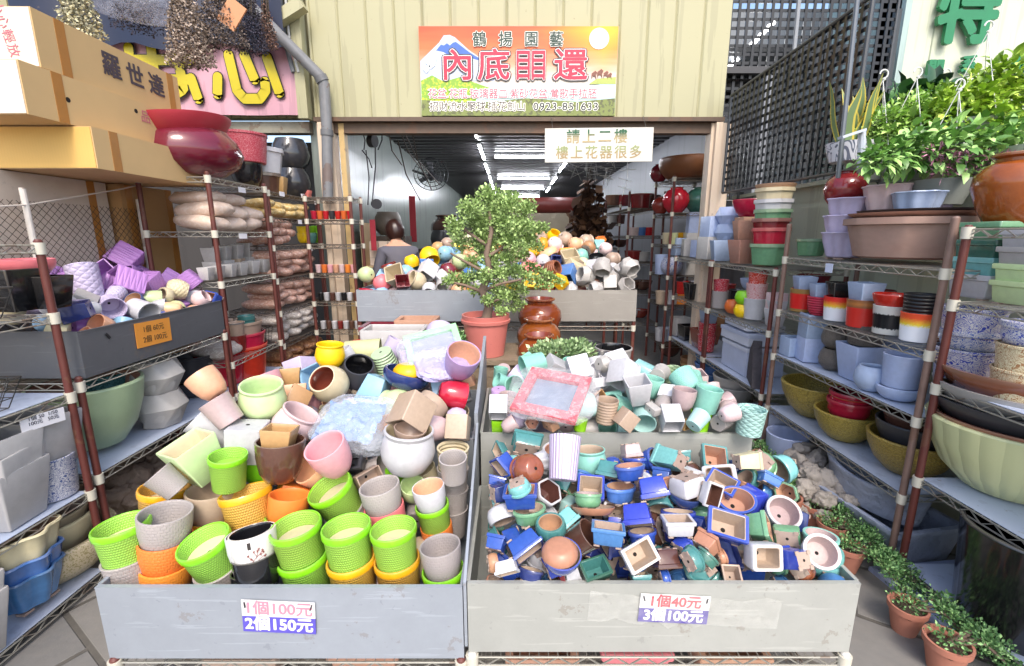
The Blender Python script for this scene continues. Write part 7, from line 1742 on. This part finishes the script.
hanger('dark narrow-leaved plant behind the middle hanging basket', (947, 73), Yp + .5, ((900, 105, 14, 60), (925, 100, 16, 60), (940, 108, 14, 50), (880, 160, 16, 50), (1000, 175, 20, 60), (960, 178, 18, 50)), .14, DGm)
sn = thing('snake_plant', 'tall striped snake plant in a white pot right of the lattice', 'plant', (atY(846, 172, 2.75).x, 2.75, 1.96), None)
b = MB(); y2 = MB()
for i in range(13):
    a = random.uniform(0, 6.28); r_ = random.uniform(0, .07); l = random.uniform(.2, .36); w = random.uniform(.02, .032); bx = Vector((r_ * math.cos(a), r_ * math.sin(a), .08)); tl = Vector((math.cos(a) * random.uniform(0, .12), math.sin(a) * .1, l)); s = Vector((math.cos(a + 1.57 + random.uniform(-.6, .6)), math.sin(a + 1.57) * .4, 0)).normalized()
    pts = []
    for k in range(7):
        f = k / 6; c = bx + tl * f + s * .012 * math.sin(f * 6 + i); ww = w * (math.sin(math.pi * min(1, .25 + f * .8)) ** .6 if f < 1 else .05); pts.append((c - s * ww, c + s * ww))
    for k in range(6):
        (a0, a1), (b0, b1) = pts[k], pts[k + 1]; e0, e1, g0, g1 = a0.lerp(a1, .18), a0.lerp(a1, .82), b0.lerp(b1, .18), b0.lerp(b1, .82)
        b.add([e0, e1, g1, g0], [(0, 1, 2, 3)]); y2.add([a0, e0, g0, b0, e1, a1, b1, g1], [(0, 1, 2, 3), (4, 5, 6, 7)])
put('leaves', b.mesh('leaves', mat('#6d8458', .45, 'plain')), sn); put('leaf_edges', y2.mesh('leaf_edges', mat('#c9b84e', .45)), sn)
b = MB(); b.cyl((0, 0, 0), (0, 0, .1), .09, 20, 0, .12); put('pot', b.mesh('pot', mat('#d8d8de', .3, 'pattern', c2='#6a7080')), sn)
hk = MB(); 
# watering stand: pale plastic angle beside the snake plant
b = MB(); p = atY(861, 168, 2.5); q2 = atY(862, 132, 2.5); b.cyl(p, q2, .018, 10); b.box(tuple((atY(852, 134, 2.48) + Vector((0, 0, .0)))), (.12, .04, .012), 0, Matrix.Rotation(R(-18), 3, 'Y')); tag(put('pipe_bracket', b.mesh('pipe_bracket', mat('#b4bac6', .4))), 'pale grey pipe bracket standing beside the snake plant', 'pipe')
b = MB(); b.cyl(atY(838, 178, 2.62), atY(858, -8, 2.62), .012, 8); tag(put('lattice_pole', b.mesh('lattice_pole', mat('#6d7278', .4, metal=.4))), 'grey steel pole at the near edge of the leaning lattice', 'pole')

# ------------------------------------------------------------------ plastic bags over the pots
def bag(label, c, d, rot, seed, tint, al):
    bm = bmesh.new(); bmesh.ops.create_uvsphere(bm, u_segments=40, v_segments=24, radius=1)
    for v in bm.verts:
        p = v.co; f = lambda x, e: math.copysign(abs(x) ** e, x)
        k = 1 + .28 * noise.noise(p * 2.6 + Vector((seed, 0, 0))) + .18 * abs(noise.noise(p * 6 + Vector((0, seed, 0)))) + .1 * noise.noise(p * 13 + Vector((0, 0, seed)))
        v.co = Vector((f(p.x, .6) * d[0] / 2 * (1 + .1 * noise.noise(p * 3)), f(p.y, .6) * d[1] / 2 * (1 + .12 * noise.noise(p * 3 + Vector((9, 0, 0)))), p.z * d[2] / 2 * k))
    bm.verts.index_update(); b = MB(); b.add([v.co.copy() for v in bm.verts], [tuple(v.index for v in f.verts) for f in bm.faces]); bm.free()
    return tag(put('plastic_bag', b.mesh('plastic_bag', film('film' + tint + str(al), tint, al), ang=25), None, c, Euler(rot)), label, 'bag', 'crumpled plastic bags on the pots')
p = onplane(358, 424, .86, 0, 1.85, 0, .36); bag('crumpled clear bag with blue lining lying among the pastel pots', p, (.34, .3, .12), (R(22), R(3), R(-8)), 2, '#dfe6f0', .3)
inn_ = MB(); bmx = bmesh.new(); bmesh.ops.create_grid(bmx, x_segments=24, y_segments=24, size=1)
for v in bmx.verts: v.co = Vector((v.co.x * .12, v.co.y * .1, .03 * noise.noise(v.co * 3) + .02 * abs(noise.noise(v.co * 8))))
bmx.verts.index_update(); inn_.add([v.co.copy() for v in bmx.verts], [tuple(v.index for v in f.verts) for f in bmx.faces]); bmx.free()
tag(put('blue_sheet', inn_.mesh('blue_sheet', mat('#6f92c4', .35), ang=40), None, p + Vector((-.02, -.02, .02)), Euler((R(24), 0, R(-8)))), 'crumpled blue sheet inside the clear bag among the pastel pots', 'sheet')
p = onplane(430, 350, .93, 0, 1.85, 0, .36); bag('crumpled clear bag around a green-rimmed tray at the top of the pastel heap', p, (.3, .24, .1), (R(28), R(-8), R(12)), 6, '#e6eaf2', .26)
b = MB(); w_, h_ = .26, .17
for c, d in (((0, -h_ / 2, 0), (w_, .035, .02)), ((0, h_ / 2, 0), (w_, .035, .02)), ((-w_ / 2 + .015, 0, 0), (.03, h_ - .035, .02)), ((w_ / 2 - .015, 0, 0), (.03, h_ - .035, .02))): b.box(c, d)
t = thing('framed_tray', 'pale green framed tray wrapped in the upper clear bag', 'tray', p + Vector((.02, 0, .02)), Euler((R(34), R(-12), R(14)))); put('frame', b.mesh('frame', mat('#9fd8a0', .4), smooth=False), t)
b = MB(); b.box((0, 0, -.012), (w_ - .03, h_ - .02, .01)); put('tray_floor', b.mesh('tray_floor', mat('#8d8fb4', .4), smooth=False), t)
p = onplane(440, 362, .9, 0, 1.85, 0, .36); bag('lilac plastic bag under the green-rimmed tray', p + Vector((.02, -.03, .0)), (.26, .2, .07), (R(30), 0, R(20)), 11, '#b7b0dc', .75)
p = onplane(552, 394, .915, 0, 1.85, 0, .22)
t = thing('framed_tray', 'coral red framed tray with crackled surface on the mint pots', 'tray', p, Euler((R(24), R(4), R(-22)))); b = MB(); w_, h_ = .27, .22
for c, d in (((0, -h_ / 2, 0), (w_, .045, .022)), ((0, h_ / 2, 0), (w_, .045, .022)), ((-w_ / 2 + .02, 0, 0), (.04, h_ - .045, .022)), ((w_ / 2 - .02, 0, 0), (.04, h_ - .045, .022))): b.box(c, d)
put('frame', b.mesh('frame', mat('#d85f68', .45, 'speck', c2='#e89a9a', n=50), smooth=False), t); b = MB(); b.box((0, 0, -.016), (w_ - .05, h_ - .03, .008)); put('tray_floor', b.mesh('tray_floor', mat('#7c8698', .25, 'plain'), smooth=False), t)
bag('clear plastic bag wrapped round the coral framed tray', p + Vector((.005, .02, -.005)), (.38, .33, .07), (R(22), R(3), R(-20)), 17, '#eef0f4', .16)

# ------------------------------------------------------------------ shop helper standing behind the left back bin
def person(label, loc, rotz):
    t = thing('person', label, 'person', loc, Euler((0, 0, R(rotz))))
    V = [(0, 0, .92), (0, 0, 1.08), (0, .02, 1.25), (0, .04, 1.36), (0, .06, 1.43), (0, .1, 1.52),
         (-.17, .03, 1.34), (-.24, .06, 1.1), (-.18, .26, 1.0), (.17, .03, 1.34), (.24, .06, 1.1), (.18, .26, 1.0),
         (-.1, 0, .86), (-.11, .02, .48), (-.11, 0, .08), (-.11, .12, .04), (.1, 0, .86), (.11, .02, .48), (.11, 0, .08), (.11, .12, .04)]
    E = [(0, 1), (1, 2), (2, 3), (3, 4), (4, 5), (3, 6), (6, 7), (7, 8), (3, 9), (9, 10), (10, 11), (0, 12), (12, 13), (13, 14), (14, 15), (0, 16), (16, 17), (17, 18), (18, 19)]
    Rd = [(.16, .11), (.14, .1), (.165, .11), (.13, .09), (.05, .05), (.05, .05), (.065,) * 2, (.045,) * 2, (.03,) * 2, (.065,) * 2, (.045,) * 2, (.03,) * 2, (.085,) * 2, (.058,) * 2, (.04,) * 2, (.035,) * 2, (.085,) * 2, (.058,) * 2, (.04,) * 2, (.035,) * 2]
    me = bpy.data.meshes.new('body'); me.from_pydata(V, E, []); o = put('body', me, t)
    md = o.modifiers.new('skin', 'SKIN'); sd_ = o.modifiers.new('sub', 'SUBSURF'); sd_.levels = 2; sd_.render_levels = 2
    for i, r in enumerate(Rd): me.skin_vertices[0].data[i].radius = r
    me.skin_vertices[0].data[0].use_root = True
    bpy.context.view_layer.update(); dg_ = bpy.context.evaluated_depsgraph_get(); me2 = bpy.data.meshes.new_from_object(o.evaluated_get(dg_)); o.modifiers.clear(); o.data = me2
    SK, SHT, TR = mat('#c99a80', .5), mat('#3c4258', .8, 'clay'), mat('#2c2c34', .8, 'clay')
    me2.materials.clear()
    for m_ in (SHT, SK, TR): me2.materials.append(m_)
    for p_ in me2.polygons:
        c_ = p_.center; p_.material_index = 1 if c_.z > 1.405 or (c_.y > .14 and c_.z > .9) else 2 if c_.z < .92 else 0
        p_.use_smooth = True
    # head with face, then hair over crown, back and sides
    bm = bmesh.new(); bmesh.ops.create_uvsphere(bm, u_segments=28, v_segments=20, radius=1)
    for v in bm.verts:
        p_ = v.co.copy(); x, y, z = p_.x * .073, p_.y * .09, p_.z * .112
        if z < -.02: x *= 1 + (z + .02) * 3.2; y *= 1 + (z + .02) * .8
        if y > 0:
            y += .016 * math.exp(-((x / .013) ** 2 + ((z + .012) / .022) ** 2))            # nose
            y -= .007 * (math.exp(-(((x - .03) / .014) ** 2 + ((z - .014) / .012) ** 2)) + math.exp(-(((x + .03) / .014) ** 2 + ((z - .014) / .012) ** 2)))
            y += .005 * math.exp(-((x / .022) ** 2 + ((z + .052) / .009) ** 2))
        v.co = Vector((x, y, z))
    bm.verts.index_update(); b = MB(); b.add([v.co.copy() for v in bm.verts], [tuple(v.index for v in f.verts) for f in bm.faces])
    for s in (-1, 1): b.rock((s * .074, -.005, .0), .02, 0, 2, 2, (.35, .8, 1.3))
    for s in (-1, 1): b.rock((s * .03, .078, .014), .009, 1, 0, 1, (1.2, .6, .6))
    b.box((0, .089, -.05), (.036, .006, .006), 2)
    hd = put('head', b.mesh('head', [SK, mat('#1c1614', .3), mat('#a4605a', .5)], ang=80), t, (0, .1, 1.535), Euler((R(-14), 0, R(8))))
    bm.clear(); bmesh.ops.create_uvsphere(bm, u_segments=40, v_segments=26, radius=1); b = MB(); vs = []
    for v in bm.verts:
        p_ = v.co.copy(); k = 1 + .03 * math.sin(26 * math.atan2(p_.x, p_.y)) * (1 - abs(p_.z))
        x, y, z = p_.x * .092 * k, p_.y * .103 * k - .012, p_.z * .122 + .014
        v.co = Vector((x, y, z))
    dele = [v for v in bm.verts if (v.co.y > .045 and v.co.z < .07) or v.co.z < -.085]; bmesh.ops.delete(bm, geom=dele, context='VERTS')
    bm.verts.index_update(); b.add([v.co.copy() for v in bm.verts], [tuple(v.index for v in f.verts) for f in bm.faces]); bm.free()
    put('hair', b.mesh('hair', mat('#2e1712', .35, 'plain'), ang=80), t, (0, .1, 1.535), Euler((R(-14), 0, R(8))))
    return t
q = atY(402, 233, 5.0)
po = person('person with short dark brown hair and dark blue top behind the back bin', (atY(402, 233, 4.92).x - .04, 4.95, 0), 40); po.scale = (1.05, 1.05, 1.035)
# ------------------------------------------------------------------ hall clutter
t = thing('side_cabinet', 'pale wooden open cabinet with small boxes at the hall entrance', 'cabinet', (-1.52, 5.55, 0)); WD = mat('#c9b08a', .6, 'plain')
for nm, c, d in (('side_panel', (-.2, 0, .85), (.03, .35, 1.7)), ('side_panel', (.22, 0, .62), (.03, .35, 1.24)), ('shelf', (.01, 0, 1.2), (.38, .34, .02)), ('shelf', (.01, 0, .8), (.38, .34, .02)), ('rear_panel', (.01, .175, .7), (.4, .015, 1.4))):
    b = MB(); b.box(c, d); put(nm, b.mesh(nm, WD, smooth=False), t)
for i in range(9):
    x, z = i % 3, i // 3; b = MB(); b.box((0, 0, .045), (.1, .1, .09)); tag(put('gift_box', b.mesh('gift_box', mat('#d6c4b4', .6), smooth=False), None, (-1.6 + x * .11, 5.46, 1.215 + z * .093)), f'small pinkish box in the pale cabinet, row {ORDN[z]} from below, {ORDN[x]} from left', 'box', 'small boxes in the pale cabinet')
b = MB(); b.box((0, 0, 0), (.085, .01, .62)); tag(put('red_scroll', b.mesh('red_scroll', mat('#a82032', .5), smooth=False), None, (atY(413, 222, 6.6).x, 6.6, 1.78)), 'narrow red hanging scroll inside the hall behind the person', 'scroll')
b = MB(); b.box((0, 0, 0), (.06, .01, .34)); tag(put('red_scroll', b.mesh('red_scroll', mat('#a83040', .5), smooth=False), None, (atY(373, 232, 5.3).x, 5.3, 1.56)), 'short red paper strip on the pale cabinet post', 'scroll')
WH = 'in the hall'; GH = 'jars in the hall'
far(388, 222, 26, 6.0, 1.55, 'ball', '#6a6058', WH, GH); ALL[-1]['label'] = 'big grey-brown jar in the hall left of the person'
b = MB(); b.box((0, 0, .775), (.5, .4, 1.55)); tag(put('jar_stand', b.mesh('jar_stand', mat('#574e46', .7, 'stone'), smooth=False), None, (atY(388, 222, 6.0).x, 6.0, 0)), 'stand under the big grey-brown jar in the hall', 'plinth')
for px, Y, z, w, c, k, l in ((440, 8, 1.35, 20, 'chg', 'ball', 'charcoal jar on the hall counter, left one'), (452, 8.1, 1.35, 22, 'gry', 'ball', 'grey jar on the hall counter beside the charcoal jar'), (446, 8.4, 1.35, 24, 'brn', 'urn', 'brown urn on the hall counter behind the grey jar'), (462, 8.2, 1.35, 18, 'dred', 'ball', 'dark red jar on the hall counter')):
    far(px, 215, w, Y, z, k, c, WH, GH); ALL[-1]['label'] = l
b = MB(); b.box((0, 0, .67), (1.0, .9, 1.34)); tag(put('counter', b.mesh('counter', mat('#4a4038', .6, 'stone'), smooth=False), None, (atY(450, 215, 8.2).x, 8.25, 0)), 'dark counter with jars by the left hall wall', 'counter')
b = MB(); b.box((0, 0, 1.0), (1.7, .6, 2.0)); tag(put('end_cabinet', b.mesh('end_cabinet', mat('#a89c88', .6, 'plain'), smooth=False), None, (atY(540, 215, 9.6).x, 9.8, 0)), 'pale cabinet across the hall behind the bonsai crown', 'cabinet')
b = MB(); b.cyl((-.75, 0, .16), (.75, 0, .16), .16, 18); tag(put('red_roll', b.mesh('red_roll', mat('#6f2a26', .4, 'plain')), None, (atY(540, 205, 9.6).x, 9.7, 2.0)), 'long dark red roll lying on the pale cabinet in the hall', 'roll')
for i, px in enumerate((528, 538, 548, 556)): far(px, 230, 11, 9.3, 1.2, 'cyl', ('wht', 'lgy', 'chg', 'wht')[i], 'on the small table before the pale cabinet', GH)
b = MB(); b.box((0, 0, .6), (1.5, .3, 1.2)); tag(put('side_table', b.mesh('side_table', mat('#5a4c40', .6, 'plain'), smooth=False), None, (atY(542, 230, 9.3).x, 9.3, 0)), 'dark side table before the pale cabinet in the hall', 'table')
bunch('large dry brown leaf bunch hanging from the hall ceiling at right', atY(590, 178, 7.0), .95, .32, ('#4e3426', '#7c5a40'), 420, .9, .15, 'dry bunches in the hall')
bunch('dusky brown dry bunch hanging left of the doorway racks', atY(578, 210, 7.6), .7, .25, ('#33241e', '#5a4234'), 300, .9, .13, 'dry bunches in the hall')
fan = thing('wall_fan', 'dark round wall fan high on the left hall wall', 'fan', (atY(431, 174, 8.0).x, 8.0, atY(431, 174, 8.0).z), Euler((R(70), R(25), 0)))
b = MB()
for r_ in (.08, .15, .22, .28): b.tube([(r_ * math.cos(6.2832 * k / 28), r_ * math.sin(6.2832 * k / 28), .03 * (1 - r_ / .28)) for k in range(29)], .006, 5)
for k in range(16): b.cyl((0, 0, .04), (.28 * math.cos(.3927 * k), .28 * math.sin(.3927 * k), 0), .004, 4)
put('cage', b.mesh('cage', mat('#4a4c50', .4, metal=.4)), fan)
b = MB()
for k in range(3): b.box((.12 * math.cos(2.094 * k), .12 * math.sin(2.094 * k), -.02), (.2, .09, .006), 0, Matrix.Rotation(2.094 * k, 3, 'Z') @ Matrix.Rotation(R(18), 3, 'X'))
put('blades', b.mesh('blades', mat('#6a6c70', .4)), fan)
b = MB(); b.cyl((0, 0, -.16), (0, 0, -.01), .05, 12); b.cyl((0, 0, -.12), (-.34, 0, -.2), .02, 8); put('motor', b.mesh('motor', mat('#3a3c40', .4)), fan)
o = thing('wire_stands', 'tangle of thin white wire plant stands hanging under the hall ceiling', 'stands')
for i in range(18):
    b = MB(); x = random.uniform(.85, 1.6); y = random.uniform(5.6, 7.2); z = random.uniform(2.1, 2.7); a = random.uniform(-.5, .5)
    b.box((x, y, z), (.18, .004, .006), 0, Matrix.Rotation(a, 3, 'Y')); b.box((x, y, z), (.006, .004, .2), 0, Matrix.Rotation(a, 3, 'Y')); b.box((x, y, z + .1), (.18, .004, .006), 0, Matrix.Rotation(a, 3, 'Y')); put('stand', b.mesh('stand', mat('#b9b9b6', .4, metal=.5), smooth=False), o)
for i, (x0, z0, x1, z1) in enumerate(((395, 118, 428, 178), (402, 128, 440, 185), (398, 140, 420, 200), (410, 122, 432, 190), (388, 128, 402, 165))):
    b = MB(); b.tube([atY(x0, z0, 5.6), atY((x0 + x1) / 2 - 3, (z0 + z1) / 2 + 4, 6.2), atY(x1, z1, 7.0)], .008, 5); tag(put('dry_branch', b.mesh('dry_branch', mat('#5a504a', .7))), f'bare dry branch hanging under the hall ceiling at left, {ORDN[i]} of five', 'branch', 'dry branches in the hall')
b = MB(); 
for x0, y0_, x1, y1_ in ((362, 130, 364, 150), (366, 150, 368, 205), (375, 128, 372, 205), (362, 150, 372, 168), (382, 130, 378, 150)): b.tube([atY(x0, y0_, 4.85), atY((x0 + x1) / 2 + 2, (y0_ + y1_) / 2, 4.85), atY(x1, y1_, 4.85)], .006, 5)
b.cyl(atY(370, 141, 4.84), atY(375, 141, 4.82), .06, 14); b.cyl(atY(376, 204, 4.84), atY(377, 204, 4.8), .05, 12)
tag(put('hanging_cables', b.mesh('hanging_cables', mat('#25252a', .5))), 'black cables with a lamp socket on the left hall wall', 'cables')
# ------------------------------------------------------------------ painted cups and the carved cup
def cup_paint(o, size):
    """Reddish twigs and a dark seal painted on the white cup; lines lie on the cup's own outline."""
    def at(a, z):
        prof = KINDS['cup'][4]; h = KINDS['cup'][3]
        for (r0, z0), (r1, z1) in zip(prof[:-1], prof[1:]):
            if z0 <= z <= z1: r = r0 + (r1 - r0) * (z - z0) / max(1e-6, z1 - z0); break
        return Vector((math.cos(a) * (r * .5 + .004), math.sin(a) * (r * .5 + .004), (z - .5) * h))
    inv = o.rotation_quaternion.inverted(); f = inv @ (CAM - o.location); a0 = math.atan2(f.y, f.x)
    b = MB()
    for pts in (((-.25, .34), (-.1, .42), (.05, .5), (.1, .62)), ((.0, .46), (.2, .56), (.3, .6)), ((-.12, .42), (-.3, .55)), ((.1, .4), (.3, .46), (.42, .44)), ((.05, .5), (-.05, .62))):
        b.tube([at(a0 + x, z) for x, z in pts], .006, 5)
    for x, z in ((.1, .64), (.3, .62), (-.3, .57), (.42, .45), (-.05, .64), (.22, .53), (-.2, .47), (.16, .68), (.34, .56)):
        for k in range(5):
            b.tube([at(a0 + x, z), at(a0 + x + .06 * math.cos(k * 1.257), min(.97, z + .04 * math.sin(k * 1.257)))], .007, 5)
    put('painted_twigs', b.mesh('painted_twigs', mat('#8a4a44', .4)), o)
    b = MB(); c = [at(a0 - .28, .72), at(a0 - .14, .72), at(a0 - .14, .9), at(a0 - .28, .9)]; b.add(c, [(0, 1, 2, 3)])
    put('seal', b.mesh('seal', mat('#35302e', .4), smooth=False), o)
for e in [e for e in ALL if e['where'] == 'A' and e['kind'] == 'cup' and e['base'].startswith('white') and e['o'].data.materials[1] is not e['o'].data.materials[0] and abs(e['o'].location.x + .75) < .1 and e['o'].location.y < 1.45 and abs(e['o'].location.y - 1.3) < .12][:1]:
    e['o'].data = e['o'].data.copy(); e['o'].data.materials[0] = zmat('0:#1c1a1a|.04:#1c1a1a|.06:#8d5f52|.2:#8d5f52|.22:#d8d6d2|1:#d8d6d2', .01)
    cup_paint(e['o'], e['r'] * 2); e['label'] = 'white cup-shaped pot with black inside and painted red twigs, front of left front bin'
for e in ALL:
    if e['where'] == 'C' and e['base'].startswith('charcoal ball'):
        o = e['o']; e['label'] = 'charcoal ball-shaped pot with a carved cream face, rear of the pastel bin'
        inv = o.rotation_quaternion.inverted(); f = (inv @ (CAM - o.location + Vector((-.1, 0, -.35)))).normalized(); a0 = math.atan2(f.y, f.x)
        b = MB(); c = Vector((math.cos(a0) * .45, math.sin(a0) * .45, -.16)); t = Vector((-math.sin(a0), math.cos(a0), 0))
        for dx, dz, r in ((0, 0, .13), (-.14, .03, .09), (.14, .03, .09), (.26, .0, .08), (-.05, .1, .06), (.07, .1, .06)): b.rock(c + t * dx + Vector((0, 0, dz)) - Vector((math.cos(a0), math.sin(a0), 0)) * (dx * dx * .9), r, 0, dx * 7, 2, (.7, .7, .8))
        put('carved_face', b.mesh('carved_face', mat('#b9a890', .6)), o); b = MB()
        for dx in (-.06, .06): b.rock(c * 1.22 + t * dx + Vector((0, 0, .08)), .025, 0, 1, 1)
        put('carved_eyes', b.mesh('carved_eyes', mat('#1c1816', .5)), o)
# ------------------------------------------------------------------ what no ray from the camera meets is left out; every pot left gets its own description
def visible_points(o, dg, n=60):
    meshes = [c for c in ([o] + list(o.children)) if c.type == 'MESH']; own = {c.name for c in meshes}; hits = 0; pts = []
    for c in meshes:
        mw = c.matrix_world; N_ = len(c.data.vertices); st = max(1, N_ // n)
        for i in range(0, N_, st):
            p = mw @ c.data.vertices[i].co; q = project(p)
            if q is None or not (0 <= q[0] < 1024 and 0 <= q[1] < 666): continue
            d = p - CAM; L = d.length
            ok, loc, _n, _i, ob, _m = sc.ray_cast(dg, CAM, d / L, distance=L + .01)
            k = 0
            while ok and ob.name.startswith('plastic_bag') and k < 4:
                s = (loc - CAM).length + .002; ok, loc, _n, _i, ob, _m = sc.ray_cast(dg, CAM + d / L * s, d / L, distance=L + .01 - s); k += 1
            if ok and ob.name in own and (loc - p).length < .03: hits += 1; pts.append(q)
    return hits, pts
bpy.context.view_layer.update(); dg = bpy.context.evaluated_depsgraph_get()
keep = []; drop = []
for e in ALL:
    h, pts = visible_points(e['o'], dg)
    e['hits'] = h
    if h < (3 if e['filler'] else 1): drop.append(e)
    else:
        e['px'] = sum(q[0] for q in pts) / len(pts); e['py'] = sum(q[1] for q in pts) / len(pts); keep.append(e)
for e in drop:
    for c in list(e['o'].children): bpy.data.objects.remove(c)
    bpy.data.objects.remove(e['o'])
# where in its bin: front, middle or back, by what is seen
SPAN = {'A': (500, 545), 'C': (375, 415), 'B': (485, 535), 'D': (385, 412), 'E': (258, 278), 'G': (276, 296)}
ORD = ['', 'first', 'second', 'third', 'fourth', 'fifth', 'sixth', 'seventh', 'eighth', 'ninth', 'tenth', 'eleventh', 'twelfth', 'thirteenth', 'fourteenth', 'fifteenth', 'sixteenth', 'seventeenth', 'eighteenth', 'nineteenth', 'twentieth']
by = {}
for e in keep:
    if e['label']: d = e['label']
    elif e['where'] in SPAN:
        a, b_ = SPAN[e['where']]; z = 'rear' if e['py'] < a else 'middle' if e['py'] < b_ else 'front'
        d = f"{e['base']}{e['pose']}, {z} of {BINW[e['where']]}"
    else: d = f"{e['base']}{e['pose']} {e['where']}"
    e['d'] = d; by.setdefault(d, []).append(e)
for d, v in by.items():
    if len(v) == 1: v[0]['o']['label'] = d; continue
    v.sort(key=lambda e: e['px']); xs = [e['px'] for e in v]
    if max(xs) - min(xs) < 14:                      # a pile: count from the top
        v.sort(key=lambda e: e['py'])
        for i, e in enumerate(v): e['o']['label'] = d + (', topmost of its kind' if i == 0 else f", {ORD[i + 1]} from top")
    else:
        n = len(v)
        for i, e in enumerate(v):
            e['o']['label'] = d + (', leftmost' if i == 0 else ', rightmost' if i == n - 1 else f", {ORD[i + 1]} from left" if i < 20 else f", {ORD[n - i]} from right")
print('POTS', len(keep), 'dropped', len(drop))
print('LONG', [o['label'] for o in bpy.data.objects if 'label' in o.keys() and not 4 <= len(o['label'].split()) <= 16])
